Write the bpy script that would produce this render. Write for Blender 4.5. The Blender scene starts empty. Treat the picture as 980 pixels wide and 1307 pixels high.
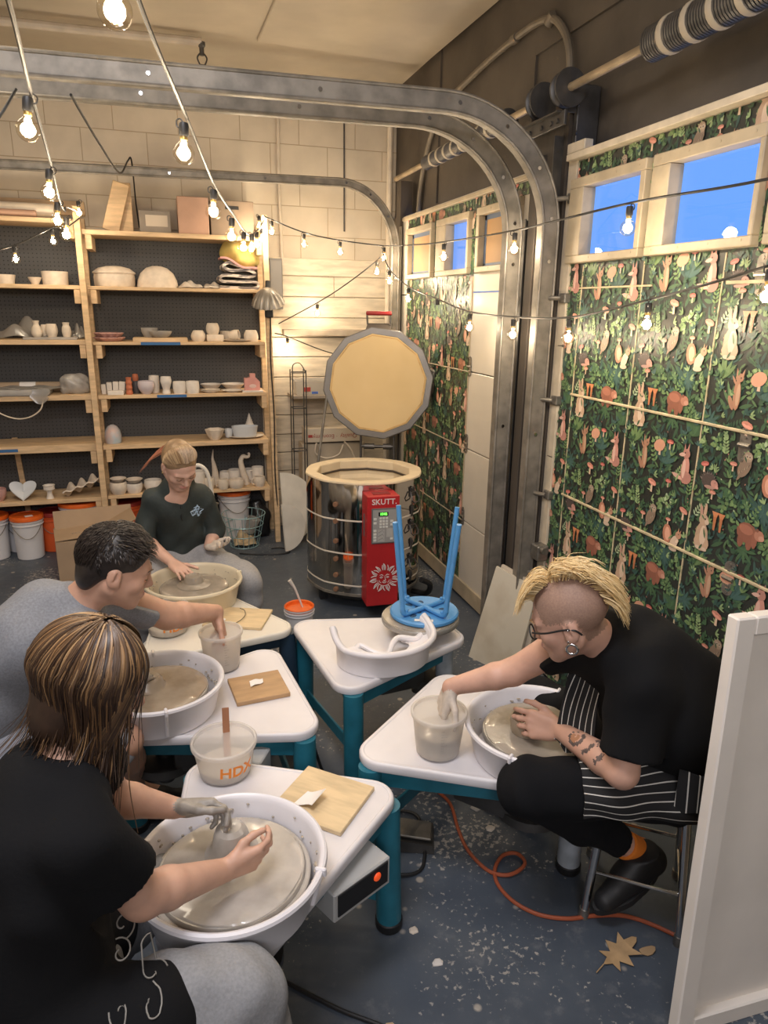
import bpy, bmesh, math, random
import numpy as np
from mathutils import Vector, Matrix, Euler
PI = math.pi
rnd = random.Random(7)
SC = bpy.context.scene
COL = SC.collection

# ------------------------------------------------------------------ materials
def _in(n, name, v):
    if name in n.inputs: n.inputs[name].default_value = v
def mat(name, col, rough=.6, metal=0., var=0., vscale=8., bump=0., bscale=60., col2=None, spec=None,
        alpha=None, trans=0., emit=None, estr=0., stretch=None, mix_lo=.35, mix_hi=.65, coat=0., sss=0., detail=5.):
    m = bpy.data.materials.new(name); m.use_nodes = True
    nt = m.node_tree; b = nt.nodes['Principled BSDF']
    c4 = (*col, 1)
    b.inputs['Base Color'].default_value = c4
    b.inputs['Roughness'].default_value = rough
    b.inputs['Metallic'].default_value = metal
    if spec is not None: _in(b, 'Specular IOR Level', spec)
    if trans: _in(b, 'Transmission Weight', trans)
    if coat: _in(b, 'Coat Weight', coat)
    if sss:
        _in(b, 'Subsurface Weight', sss); _in(b, 'Subsurface Radius', (.012, .005, .003)); _in(b, 'Subsurface Scale', 1.)
    if alpha is not None: b.inputs['Alpha'].default_value = alpha
    if emit: 
        b.inputs['Emission Color'].default_value = (*emit, 1); b.inputs['Emission Strength'].default_value = estr
    if var or col2 or bump:
        tc = nt.nodes.new('ShaderNodeTexCoord'); mp = nt.nodes.new('ShaderNodeMapping')
        nt.links.new(tc.outputs['Object'], mp.inputs['Vector'])
        if stretch: mp.inputs['Scale'].default_value = stretch
    if var or col2:
        nz = nt.nodes.new('ShaderNodeTexNoise'); nz.inputs['Scale'].default_value = vscale; nz.inputs['Detail'].default_value = detail
        nt.links.new(mp.outputs['Vector'], nz.inputs['Vector'])
        rp = nt.nodes.new('ShaderNodeValToRGB')
        a, c = rp.color_ramp.elements
        a.position = mix_lo; c.position = mix_hi
        if col2: a.color = c4; c.color = (*col2, 1)
        else:
            a.color = (*[x*(1-var) for x in col], 1); c.color = (*[min(1, x*(1+var)) for x in col], 1)
        nt.links.new(nz.outputs['Fac'], rp.inputs['Fac']); nt.links.new(rp.outputs['Color'], b.inputs['Base Color'])
    if bump:
        n2 = nt.nodes.new('ShaderNodeTexNoise'); n2.inputs['Scale'].default_value = bscale; n2.inputs['Detail'].default_value = 3
        bp = nt.nodes.new('ShaderNodeBump'); bp.inputs['Strength'].default_value = bump; bp.inputs['Distance'].default_value = .01
        nt.links.new(mp.outputs['Vector'], n2.inputs['Vector'])
        nt.links.new(n2.outputs['Fac'], bp.inputs['Height']); nt.links.new(bp.outputs['Normal'], b.inputs['Normal'])
    return m

def attr_mat(name, rough=.5, spec=None, attr='tint', bump=0., bscale=300., metal=0.):
    """base colour taken from the mesh's own colour attribute (printed pattern, dyed hair)"""
    m = bpy.data.materials.new(name); m.use_nodes = True
    nt = m.node_tree; b = nt.nodes['Principled BSDF']
    a = nt.nodes.new('ShaderNodeAttribute'); a.attribute_name = attr
    nt.links.new(a.outputs['Color'], b.inputs['Base Color'])
    b.inputs['Roughness'].default_value = rough; b.inputs['Metallic'].default_value = metal
    if spec is not None: _in(b, 'Specular IOR Level', spec)
    return m

def glassy(name, tint=(1, 1, 1), fac=.12, rough=.05, frost=0., frostcol=(1, 1, 1)):
    """thin clear or frosted sheet: lets light straight through, mirrors a little, optionally milky"""
    m = bpy.data.materials.new(name); m.use_nodes = True
    nt = m.node_tree; nt.nodes.clear()
    o = nt.nodes.new('ShaderNodeOutputMaterial')
    t = nt.nodes.new('ShaderNodeBsdfTransparent'); t.inputs[0].default_value = (*tint, 1)
    g = nt.nodes.new('ShaderNodeBsdfGlossy'); g.inputs['Roughness'].default_value = rough
    f = nt.nodes.new('ShaderNodeLayerWeight'); f.inputs['Blend'].default_value = .5
    pw = nt.nodes.new('ShaderNodeMath'); pw.operation = 'POWER'; pw.inputs[1].default_value = 4; nt.links.new(f.outputs['Facing'], pw.inputs[0])
    ma = nt.nodes.new('ShaderNodeMath'); ma.operation = 'MULTIPLY_ADD'; ma.inputs[1].default_value = .6; ma.inputs[2].default_value = fac*.3; nt.links.new(pw.outputs[0], ma.inputs[0])
    mx = nt.nodes.new('ShaderNodeMixShader')
    nt.links.new(ma.outputs[0], mx.inputs[0]); nt.links.new(t.outputs[0], mx.inputs[1]); nt.links.new(g.outputs[0], mx.inputs[2])
    last = mx
    if frost:
        d = nt.nodes.new('ShaderNodeBsdfDiffuse'); d.inputs[0].default_value = (*frostcol, 1)
        tl = nt.nodes.new('ShaderNodeBsdfTranslucent'); tl.inputs[0].default_value = (*frostcol, 1)
        a = nt.nodes.new('ShaderNodeMixShader'); a.inputs[0].default_value = .45
        nt.links.new(d.outputs[0], a.inputs[1]); nt.links.new(tl.outputs[0], a.inputs[2])
        m2 = nt.nodes.new('ShaderNodeMixShader'); m2.inputs[0].default_value = frost
        nt.links.new(mx.outputs[0], m2.inputs[1]); nt.links.new(a.outputs[0], m2.inputs[2]); last = m2
    nt.links.new(last.outputs[0], o.inputs['Surface'])
    return m

# ------------------------------------------------------------------ mesh builder
def frame_of(d):
    d = Vector(d).normalized()
    a = Vector((0, 0, 1)) if abs(d.z) < .95 else Vector((1, 0, 0))
    u = d.cross(a).normalized(); v = u.cross(d)      # u right, v up-ish
    return u, v
class MB:
    def __init__(s): s.v = []; s.f = []; s.m = []; s.c = []; s.cur = 0; s.col = None; s.T = Matrix()
    def at(s, loc=(0, 0, 0), rz=0., rot=None, sc=1.):
        s.T = Matrix.Translation(Vector(loc)) @ (Euler(rot).to_matrix().to_4x4() if rot else Matrix.Rotation(rz, 4, 'Z')) @ Matrix.Scale(sc, 4)
        return s
    def add(s, vs, fs):
        n = len(s.v)
        for p in vs: s.v.append(tuple(s.T @ Vector(p)))
        for f in fs: s.f.append([i+n for i in f]); s.m.append(s.cur); s.c.append(s.col)
    def bm(s, b):
        b.verts.ensure_lookup_table()
        for i, v in enumerate(b.verts): v.index = i
        s.add([v.co for v in b.verts], [[v.index for v in f.verts] for f in b.faces]); b.free()
    def box(s, c, d, rot=(0, 0, 0), bev=0., seg=1):
        b = bmesh.new(); bmesh.ops.create_cube(b, size=1)
        M = Matrix.Translation(Vector(c)) @ Euler(rot).to_matrix().to_4x4()
        for v in b.verts: v.co = Vector((v.co.x*d[0], v.co.y*d[1], v.co.z*d[2]))
        if bev: bmesh.ops.bevel(b, geom=b.edges[:], offset=bev, segments=seg, affect='EDGES', profile=.5)
        for v in b.verts: v.co = M @ v.co
        s.bm(b); return s
    def bar(s, a, b, w, h, bev=0., up=None):
        a = Vector(a); b = Vector(b); d = (b-a)
        L = d.length; d.normalize()
        if up is None: u, v = frame_of(d)
        else:
            u = d.cross(Vector(up)).normalized(); v = u.cross(d)
        bb = bmesh.new(); bmesh.ops.create_cube(bb, size=1)
        for q in bb.verts: q.co = Vector((q.co.x*w, q.co.y*L, q.co.z*h))
        if bev: bmesh.ops.bevel(bb, geom=bb.edges[:], offset=bev, segments=1, affect='EDGES')
        c = (a+b)/2
        for q in bb.verts: q.co = c + u*q.co.x + d*q.co.y + v*q.co.z
        s.bm(bb); return s
    def cyl(s, a, b, r0, r1=None, n=20, cap=True):
        return s.tube([a, b], [r0, r0 if r1 is None else r1], n, cap)
    def tube(s, pts, r, n=10, cap=True, closed=False, flat=None):
        P = [Vector(p) for p in pts]; m = len(P)
        R = r if isinstance(r, (list, tuple)) else [r]*m
        vs = []; fs = []
        pu = None
        for i in range(m):
            if closed: d = P[(i+1) % m]-P[i-1]
            else: d = P[min(i+1, m-1)]-P[max(i-1, 0)]
            if d.length < 1e-9: d = Vector((0, 0, 1))
            d.normalize()
            if pu is None: u, v = frame_of(d)
            else:
                u = pu - d*pu.dot(d)
                if u.length < 1e-6: u, v = frame_of(d)
                u.normalize(); v = u.cross(d)
            pu = u
            for k in range(n):
                a = 2*PI*k/n
                vs.append(P[i] + (u*math.cos(a) + v*math.sin(a)*(flat or 1.))*R[i])
        mm = m if closed else m-1
        for i in range(mm):
            j = (i+1) % m
            for k in range(n):
                k2 = (k+1) % n
                fs.append([i*n+k, i*n+k2, j*n+k2, j*n+k])
        if cap and not closed:
            fs.append(list(range(n))[::-1]); fs.append([(m-1)*n+k for k in range(n)])
        s.add(vs, fs); return s
    def lathe(s, prof, n=32, c=(0, 0, 0), axis=(0, 0, 1), arc=None, wob=None, sx=1., sy=1.):
        """profile (r, z); arc=(a0,a1) for a partial sweep; wob(angle, i)-> radius factor"""
        ax = Vector(axis).normalized()
        if abs(ax.z) > .999: u, v = Vector((1, 0, 0)), Vector((0, 1, 0))*(1 if ax.z > 0 else -1)
        else: u, v = frame_of(ax)
        c = Vector(c); vs = []; fs = []
        full = arc is None
        a0, a1 = (0, 2*PI) if full else arc
        na = n if full else n+1
        for i, (r, z) in enumerate(prof):
            for k in range(na):
                a = a0+(a1-a0)*k/n
                rr = r*(wob(a, i) if wob else 1)
                vs.append(c + u*(rr*math.cos(a)*sx) + v*(rr*math.sin(a)*sy) + ax*z)
        for i in range(len(prof)-1):
            for k in range(n):
                k2 = (k+1) % na if full else k+1
                fs.append([i*na+k, i*na+k2, (i+1)*na+k2, (i+1)*na+k])
        if full:
            if prof[0][0] > 1e-6: fs.append(list(range(na))[::-1])
            if prof[-1][0] > 1e-6: fs.append([(len(prof)-1)*na+k for k in range(na)])
        else:
            fs.append([i*na for i in range(len(prof))]); fs.append([i*na+n for i in range(len(prof))][::-1])
        s.add(vs, fs); return s
    def prism(s, poly, z0, z1):
        n = len(poly); vs = [(x, y, z0) for x, y in poly]+[(x, y, z1) for x, y in poly]
        fs = [list(range(n))[::-1], [n+i for i in range(n)]]+[[i, (i+1) % n, n+(i+1) % n, n+i] for i in range(n)]
        s.add(vs, fs); return s
    def sphere(s, c, r, n=16, m=10, rot=(0, 0, 0)):
        r = (r, r, r) if not isinstance(r, (tuple, list)) else r
        R = Euler(rot).to_matrix(); vs = []; fs = []
        c = Vector(c)
        for i in range(m+1):
            t = PI*i/m
            for k in range(n):
                a = 2*PI*k/n
                vs.append(c + R @ Vector((r[0]*math.sin(t)*math.cos(a), r[1]*math.sin(t)*math.sin(a), r[2]*math.cos(t))))
        for i in range(m):
            for k in range(n):
                fs.append([i*n+k, (i+1)*n+k, (i+1)*n+(k+1) % n, i*n+(k+1) % n])
        s.add(vs, fs); return s
    def loft(s, loops, cap=True, closed=True):
        n = len(loops[0]); vs = [p for l in loops for p in l]; fs = []
        for i in range(len(loops)-1):
            for k in range(n if closed else n-1):
                k2 = (k+1) % n
                fs.append([i*n+k, i*n+k2, (i+1)*n+k2, (i+1)*n+k])
        if cap: fs.append(list(range(n))[::-1]); fs.append([(len(loops)-1)*n+k for k in range(n)])
        s.add(vs, fs); return s
    def sheet(s, fn, nu, nv, th=.003):
        """thick sheet: fn(u,v)->point, u,v in 0..1"""
        P = [[Vector(fn(i/nu, j/nv)) for j in range(nv+1)] for i in range(nu+1)]
        N = [[None]*(nv+1) for _ in range(nu+1)]
        for i in range(nu+1):
            for j in range(nv+1):
                a = P[min(i+1, nu)][j]-P[max(i-1, 0)][j]; b = P[i][min(j+1, nv)]-P[i][max(j-1, 0)]
                nn = a.cross(b); N[i][j] = nn.normalized() if nn.length > 1e-12 else Vector((0, 0, 1))
        vs = []; idx = lambda i, j, k: (i*(nv+1)+j)*2+k
        for i in range(nu+1):
            for j in range(nv+1): vs += [P[i][j]+N[i][j]*th/2, P[i][j]-N[i][j]*th/2]
        fs = []
        for i in range(nu):
            for j in range(nv):
                fs.append([idx(i, j, 0), idx(i+1, j, 0), idx(i+1, j+1, 0), idx(i, j+1, 0)])
                fs.append([idx(i, j, 1), idx(i, j+1, 1), idx(i+1, j+1, 1), idx(i+1, j, 1)])
        for i in range(nu):
            fs.append([idx(i, 0, 0), idx(i, 0, 1), idx(i+1, 0, 1), idx(i+1, 0, 0)]); fs.append([idx(i, nv, 0), idx(i+1, nv, 0), idx(i+1, nv, 1), idx(i, nv, 1)])
        for j in range(nv):
            fs.append([idx(0, j, 0), idx(0, j+1, 0), idx(0, j+1, 1), idx(0, j, 1)]); fs.append([idx(nu, j, 0), idx(nu, j, 1), idx(nu, j+1, 1), idx(nu, j+1, 0)])
        s.add(vs, fs); return s
    def text(s, body, size, M, ext=.0006, align='CENTER', bend=None, bold=0.):
        """real lettering mesh; M maps text plane (x right, y up, z out) to place; bend=radius wraps round a cylinder"""
        cu = bpy.data.curves.new('lettering', 'FONT'); cu.body = body; cu.size = size; cu.extrude = ext; cu.align_x = align; cu.align_y = 'CENTER'
        cu.offset = bold; cu.resolution_u = 3
        o = bpy.data.objects.new('lettering', cu); COL.objects.link(o)
        dg = bpy.context.evaluated_depsgraph_get(); me = o.evaluated_get(dg).to_mesh()
        vs = []
        for v in me.vertices:
            p = v.co.copy()
            if bend:
                a = p.x/bend; p = Vector(((bend+p.z)*math.sin(a), p.y, (bend+p.z)*math.cos(a)-bend))
            vs.append(M @ p)
        fs = [list(p.vertices) for p in me.polygons]
        o.evaluated_get(dg).to_mesh_clear(); bpy.data.objects.remove(o); bpy.data.curves.remove(cu)
        s.add(vs, fs); return s
    def mesh(s, name, mats, smooth=True, ang=35, off=None):
        me = bpy.data.meshes.new(name)
        vs = s.v
        if off is not None: vs = [(a-off[0], b-off[1], c-off[2]) for a, b, c in vs]
        me.from_pydata(vs, [], s.f)
        for m in (mats if isinstance(mats, (list, tuple)) else [mats]): me.materials.append(m)
        me.polygons.foreach_set('material_index', s.m)
        if any(c is not None for c in s.c):
            at = me.color_attributes.new('tint', 'FLOAT_COLOR', 'CORNER')
            data = []
            for f, c in zip(s.f, s.c): data += list((*(c or (1, 1, 1)), 1))*len(f)
            at.data.foreach_set('color', data)
        me.update()
        if smooth:
            me.polygons.foreach_set('use_smooth', [True]*len(me.polygons))
            me.set_sharp_from_angle(angle=math.radians(ang))
        return me

def props(o, label=None, cat=None, group=None, kind=None):
    if label: o['label'] = label
    if cat: o['category'] = cat
    if group: o['group'] = group
    if kind: o['kind'] = kind
    return o
def thing(name, label, cat, loc=(0, 0, 0), rz=0., group=None, kind=None):
    o = bpy.data.objects.new(name, None); COL.objects.link(o); o.empty_display_size = .05
    o.location = loc; o.rotation_euler = (0, 0, rz)
    return props(o, label, cat, group, kind)
def obj(name, mb, mats, parent=None, label=None, cat=None, group=None, kind=None, smooth=True, ang=35, world=False, loc=None, rz=0.):
    off = None
    if parent is not None and world: off = wloc(parent)
    if loc is not None and world: off = loc
    me = mb if isinstance(mb, bpy.types.Mesh) else mb.mesh(name, mats, smooth, ang, off)
    o = bpy.data.objects.new(name, me); COL.objects.link(o)
    if parent is not None: o.parent = parent
    if loc is not None: o.location = loc; o.rotation_euler = (0, 0, rz)
    return props(o, label, cat, group, kind)
def wloc(o):
    v = Vector((0, 0, 0))
    while o is not None: v += o.location; o = o.parent
    return v
def copy_tree(o, parent=None):
    c = o.copy(); COL.objects.link(c)
    if parent is not None: c.parent = parent
    for ch in list(o.children): copy_tree(ch, c)
    return c
def struct(name, mb, mats, parent=None, **k):
    return obj(name, mb, mats, parent, kind=None if parent else 'structure', **k)

def rpoly(pts, r, seg=6, inset=0.):
    """convex polygon with rounded corners (ccw), inset inward"""
    n = len(pts); out = []
    P = [Vector((p[0], p[1])) for p in pts]
    for i in range(n):
        a, b, c = P[i-1], P[i], P[(i+1) % n]
        d1 = (a-b).normalized(); d2 = (c-b).normalized()
        rr = r[i] if isinstance(r, (list, tuple)) else r
        ang = math.acos(max(-1, min(1, d1.dot(d2))))
        t = rr/math.tan(ang/2)
        cen = b+(d1+d2).normalized()*(rr/math.sin(ang/2))
        p1 = b+d1*t; p2 = b+d2*t
        a1 = math.atan2(*(p1-cen).yx); a2 = math.atan2(*(p2-cen).yx)
        while a2 < a1-1e-9: a2 += 2*PI
        if a2-a1 > PI: a2 -= 2*PI
        for k in range(seg+1):
            th = a1+(a2-a1)*k/seg
            q = max(rr-inset, .0005)
            out.append((cen.x+q*math.cos(th), cen.y+q*math.sin(th)))
    return out
def spline(pts, n=8, closed=False):
    """Catmull-Rom through points"""
    P = [Vector(p) for p in pts]; m = len(P); out = []
    rng = m if closed else m-1
    for i in range(rng):
        if closed: a, b, c, d = P[i-1], P[i], P[(i+1) % m], P[(i+2) % m]
        else: a, b, c, d = P[max(i-1, 0)], P[i], P[i+1], P[min(i+2, m-1)]
        for k in range(n):
            t = k/n
            out.append(.5*((2*b)+(c-a)*t+(2*a-5*b+4*c-d)*t*t+(3*b-3*c+d-a)*t**3))
    if not closed: out.append(P[-1])
    return out

# ------------------------------------------------------------------ distance-field modelling (bodies, cloth, clay)
def npv(p): return np.array(p, dtype=np.float32)
class SDF:
    def __init__(s, lo, hi, h):
        s.h = h; s.lo = npv(lo); n = [int(math.ceil((b-a)/h))+1 for a, b in zip(lo, hi)]
        s.n = n; s.F = np.full(n, .5, np.float32); s.I = np.zeros(n, np.int8)
        s.ax = [s.lo[i]+np.arange(n[i], dtype=np.float32)*h for i in range(3)]
    def sub_grid(s, lo, hi):
        sl = []
        for i in range(3):
            a = max(0, int(math.floor((lo[i]-s.lo[i])/s.h))); b = min(s.n[i], int(math.ceil((hi[i]-s.lo[i])/s.h))+1)
            if b <= a: return None
            sl.append(slice(a, b))
        X = s.ax[0][sl[0]][:, None, None]; Y = s.ax[1][sl[1]][None, :, None]; Z = s.ax[2][sl[2]][None, None, :]
        return tuple(sl), X, Y, Z
    def _merge(s, sl, d, k, idn):
        f = s.F[sl]
        if idn is not None:
            s.I[sl] = np.where(d < f, idn, s.I[sl])
        if k > 0:
            hh = np.clip(.5+.5*(f-d)/k, 0, 1)
            s.F[sl] = f+(d-f)*hh-k*hh*(1-hh)
        else: s.F[sl] = np.minimum(f, d)
    def cone(s, a, b, ra, rb=None, k=.02, idn=0, flat=None):
        rb = ra if rb is None else rb
        a = npv(a); b = npv(b); m = max(ra, rb)+k+3*s.h+.02
        g = s.sub_grid(np.minimum(a, b)-m, np.maximum(a, b)+m)
        if g is None: return s
        sl, X, Y, Z = g; ab = b-a; L2 = float(ab@ab)+1e-12
        t = np.clip(((X-a[0])*ab[0]+(Y-a[1])*ab[1]+(Z-a[2])*ab[2])/L2, 0, 1)
        d = np.sqrt((X-a[0]-t*ab[0])**2+(Y-a[1]-t*ab[1])**2+(Z-a[2]-t*ab[2])**2)-(ra+t*(rb-ra))
        s._merge(sl, d, k, idn); return s
    def chain(s, pts, rs, k=.02, idn=0):
        for i in range(len(pts)-1): s.cone(pts[i], pts[i+1], rs[i], rs[i+1], k, idn)
        return s
    def _ell(s, c, r, M, pad):
        c = npv(c); r = npv(r); m = float(max(r))+pad
        g = s.sub_grid(c-m, c+m)
        if g is None: return None
        sl, X, Y, Z = g; x, y, z = X-c[0], Y-c[1], Z-c[2]
        if M is not None:
            M = np.array(M, dtype=np.float32)    # columns = local axes
            x, y, z = x*M[0, 0]+y*M[1, 0]+z*M[2, 0], x*M[0, 1]+y*M[1, 1]+z*M[2, 1], x*M[0, 2]+y*M[1, 2]+z*M[2, 2]
        k0 = np.sqrt((x/r[0])**2+(y/r[1])**2+(z/r[2])**2)
        k1 = np.sqrt((x/r[0]**2)**2+(y/r[1]**2)**2+(z/r[2]**2)**2)+1e-9
        return sl, k0*(k0-1)/k1
    def ell(s, c, r, M=None, k=.02, idn=0):
        q = s._ell(c, r, M, k+3*s.h+.02)
        if q: s._merge(q[0], q[1], k, idn)
        return s
    def cut_ell(s, c, r, M=None, k=.01):
        q = s._ell(c, r, M, k+3*s.h)
        if q:
            sl, d = q; f = s.F[sl]; d = -d
            hh = np.clip(.5-.5*(f-d)/k, 0, 1)
            s.F[sl] = f+(d-f)*hh+k*hh*(1-hh)
        return s
    def clip(s, p, n, k=0.):
        """remove the half-space in direction n from p"""
        p = npv(p); n = npv(n); n = n/np.linalg.norm(n)
        d = (s.ax[0]-p[0])[:, None, None]*n[0]+(s.ax[1]-p[1])[None, :, None]*n[1]+(s.ax[2]-p[2])[None, None, :]*n[2]
        if k > 0:
            hh = np.clip(.5-.5*(s.F-d)/k, 0, 1); s.F = s.F+(d-s.F)*hh+k*hh*(1-hh)
        else: s.F = np.maximum(s.F, d)
        return s
    def warp(s, fn):
        g = s.sub_grid(s.lo-1, s.lo+npv(s.n)*s.h+1); _, X, Y, Z = g
        near = np.abs(s.F) < .05
        s.F = s.F+np.where(near, fn(X, Y, Z).astype(np.float32), 0); return s
    def mesh(s, name, mats, off=(0, 0, 0), smooth_it=0):
        F = s.F; ins = F < 0
        c = np.zeros([n-1 for n in s.n], np.uint8)
        for i in (0, 1):
            for j in (0, 1):
                for k in (0, 1): c += ins[i:s.n[0]-1+i, j:s.n[1]-1+j, k:s.n[2]-1+k]
        act = (c > 0) & (c < 8)
        ci, cj, ck = np.nonzero(act); N = len(ci)
        idx = np.full(act.shape, -1, np.int32); idx[ci, cj, ck] = np.arange(N)
        acc = np.zeros((N, 3), np.float32); cnt = np.zeros(N, np.float32)
        val = {}
        for i in (0, 1):
            for j in (0, 1):
                for k in (0, 1): val[i, j, k] = F[ci+i, cj+j, ck+k]
        for p in list(val):
            for ax in range(3):
                if p[ax]: continue
                q = list(p); q[ax] = 1; q = tuple(q)
                a, b = val[p], val[q]; x = (a < 0) != (b < 0)
                t = np.where(x, a/np.where(x, a-b, 1), 0)
                for d in range(3): acc[:, d] += np.where(x, p[d]+(t if d == ax else 0), 0)
                cnt += x
        V = (acc/cnt[:, None]+np.stack([ci, cj, ck], 1))*s.h+s.lo-npv(off)
        Q = []
        # faces around every sign-changing grid edge
        for ax in range(3):
            o1, o2 = [(1, 2), (2, 0), (0, 1)][ax]
            sl0 = [slice(None)]*3; sl1 = [slice(None)]*3
            sl0[ax] = slice(0, s.n[ax]-1); sl1[ax] = slice(1, s.n[ax])
            A = ins[tuple(sl0)]; B = ins[tuple(sl1)]
            e = np.nonzero(A != B); e = np.stack(e, 1)
            ok = (e[:, o1] > 0) & (e[:, o2] > 0) & (e[:, o1] < s.n[o1]-1) & (e[:, o2] < s.n[o2]-1)
            e = e[ok]
            def cell(d1, d2):
                q = e.copy(); q[:, o1] -= d1; q[:, o2] -= d2
                return idx[q[:, 0], q[:, 1], q[:, 2]]
            quad = np.stack([cell(1, 1), cell(0, 1), cell(0, 0), cell(1, 0)], 1)
            fl = ~A[e[:, 0], e[:, 1], e[:, 2]]
            quad[fl] = quad[fl][:, ::-1]
            Q.append(quad)
        Q = np.concatenate(Q); Q = Q[(Q >= 0).all(1)]
        for _ in range(smooth_it):
            S = np.zeros_like(V); n = np.zeros(len(V), np.float32)
            for a in range(4):
                b = (a+1) % 4
                np.add.at(S, Q[:, a], V[Q[:, b]]); np.add.at(n, Q[:, a], 1)
                np.add.at(S, Q[:, b], V[Q[:, a]]); np.add.at(n, Q[:, b], 1)
            V = V*.5+.5*S/np.maximum(n, 1)[:, None]
        me = bpy.data.meshes.new(name)
        me.vertices.add(len(V)); me.vertices.foreach_set('co', V.astype(np.float32).ravel())
        me.loops.add(Q.size); me.loops.foreach_set('vertex_index', Q.astype(np.int32).ravel())
        me.polygons.add(len(Q)); me.polygons.foreach_set('loop_start', np.arange(0, Q.size, 4, dtype=np.int32))
        try: me.polygons.foreach_set('loop_total', np.full(len(Q), 4, np.int32))
        except Exception: pass
        ms = mats if isinstance(mats, (list, tuple)) else [mats]
        for m in ms: me.materials.append(m)
        if len(ms) > 1:
            ids = s.I[ci, cj, ck]; me.polygons.foreach_set('material_index', np.clip(ids[Q[:, 0]], 0, len(ms)-1).astype(np.int32))
        me.update(calc_edges=True); me.validate()
        me.polygons.foreach_set('use_smooth', [True]*len(me.polygons))
        return me
# ------------------------------------------------------------------ camera
def make_camera():
    cd = bpy.data.cameras.new('camera'); co = bpy.data.objects.new('camera', cd); COL.objects.link(co)
    pitch, roll, yaw = math.radians(16.2713), math.radians(.88217), math.radians(-17.38335)
    cy, sy = math.cos(yaw), math.sin(yaw)
    F = Vector((-sy*math.cos(pitch), cy*math.cos(pitch), -math.sin(pitch)))
    R0 = Vector((cy, sy, 0)); U0 = R0.cross(F)
    R = R0*math.cos(roll)+U0*math.sin(roll); U = R.cross(F)
    M = Matrix((R, U, -F)).transposed().to_4x4(); M.translation = (0, 0, 1.75)
    co.matrix_world = M
    cd.sensor_fit = 'AUTO'; cd.sensor_width = 36; cd.lens = 894.05/1307*36; cd.clip_start = .05
    SC.camera = co
make_camera()

# ------------------------------------------------------------------ shared materials
M_white = mat('white_laminate', (.69, .665, .68), .38, var=.05, vscale=5)
M_wood = mat('pine_board', (.62, .44, .26), .6, var=.16, vscale=7, stretch=(1, 6, 6), bump=.08, bscale=40)
M_ply = mat('plywood', (.64, .49, .29), .55, var=.12, vscale=9, stretch=(1, 5, 5))
M_plydark = mat('tan_hardboard', (.42, .26, .13), .5, var=.12, vscale=9, stretch=(1, 5, 5))
M_steel = mat('galvanised_steel', (.235, .215, .185), .50, .55, var=.25, vscale=14)
M_darksteel = mat('dark_steel', (.11, .105, .10), .45, .75, var=.2, vscale=10)
M_black = mat('black_rubber', (.012, .012, .013), .55)
M_chrome = mat('chrome', (.62, .62, .62), .16, 1.)
M_cream = mat('cream_paint', (.60, .52, .42), .5, var=.1, vscale=9)
M_bone = mat('bone_dry_clay', (.66, .575, .48), .8, var=.08, vscale=25)
M_bisque = mat('white_bisque', (.70, .645, .585), .75, var=.06, vscale=25)

# ------------------------------------------------------------------ floor, ceiling, walls
def floor_material():
    m = bpy.data.materials.new('painted_concrete'); m.use_nodes = True; nt = m.node_tree; b = nt.nodes['Principled BSDF']
    tc = nt.nodes.new('ShaderNodeTexCoord')
    def noise(s, d=4, r=.55):
        n = nt.nodes.new('ShaderNodeTexNoise'); n.inputs['Scale'].default_value = s; n.inputs['Detail'].default_value = d; n.inputs['Roughness'].default_value = r
        nt.links.new(tc.outputs['Object'], n.inputs['Vector']); return n
    def ramp(src, stops):
        r = nt.nodes.new('ShaderNodeValToRGB'); nt.links.new(src, r.inputs['Fac'])
        e = r.color_ramp.elements; e[0].position, e[0].color = stops[0][0], (*stops[0][1], 1); e[1].position, e[1].color = stops[-1][0], (*stops[-1][1], 1)
        for p, c in stops[1:-1]:
            q = e.new(p); q.color = (*c, 1)
        return r
    def mix(f, a, bb):
        x = nt.nodes.new('ShaderNodeMix'); x.data_type = 'RGBA'
        nt.links.new(f, x.inputs[0]); nt.links.new(a, x.inputs[6])
        if isinstance(bb, tuple): x.inputs[7].default_value = (*bb, 1)
        else: nt.links.new(bb, x.inputs[7])
        return x
    base = ramp(noise(2.2, 6).outputs['Fac'], [(.3, (.050, .062, .082)), (.55, (.070, .086, .110)), (.75, (.105, .118, .135))])
    n2 = noise(55, 3, .6); pr = noise(1.7, 3)
    m1 = nt.nodes.new('ShaderNodeMath'); m1.operation = 'MULTIPLY'; nt.links.new(n2.outputs['Fac'], m1.inputs[0]); nt.links.new(pr.outputs['Fac'], m1.inputs[1])
    spl = ramp(m1.outputs[0], [(.335, (0, 0, 0)), (.375, (.75, .75, .75))])
    x1 = mix(spl.outputs['Color'], base.outputs['Color'], (.42, .39, .35))
    n3 = noise(14, 6, .7)
    dust = ramp(n3.outputs['Fac'], [(.56, (0, 0, 0)), (.78, (.5, .5, .5))])
    x2 = mix(dust.outputs['Color'], x1.outputs[2], (.20, .205, .21))
    vo = nt.nodes.new('ShaderNodeTexVoronoi'); vo.inputs['Scale'].default_value = 7.5; nt.links.new(tc.outputs['Object'], vo.inputs['Vector'])
    vr = ramp(vo.outputs['Distance'], [(.07, (.85, .85, .85)), (.11, (0, 0, 0))])
    x3 = mix(vr.outputs['Color'], x2.outputs[2], (.40, .36, .31))
    nt.links.new(x3.outputs[2], b.inputs['Base Color'])
    rr = ramp(n3.outputs['Fac'], [(.3, (.36,)*3), (.7, (.62,)*3)]); nt.links.new(rr.outputs['Color'], b.inputs['Roughness'])
    bp = nt.nodes.new('ShaderNodeBump'); bp.inputs['Strength'].default_value = .12; bp.inputs['Distance'].default_value = .01
    nt.links.new(n3.outputs['Fac'], bp.inputs['Height']); nt.links.new(bp.outputs['Normal'], b.inputs['Normal'])
    return m
XL, XR, YF, YB, ZC = -3.2, 1.79, -2.4, 5.55, 3.3
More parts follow.
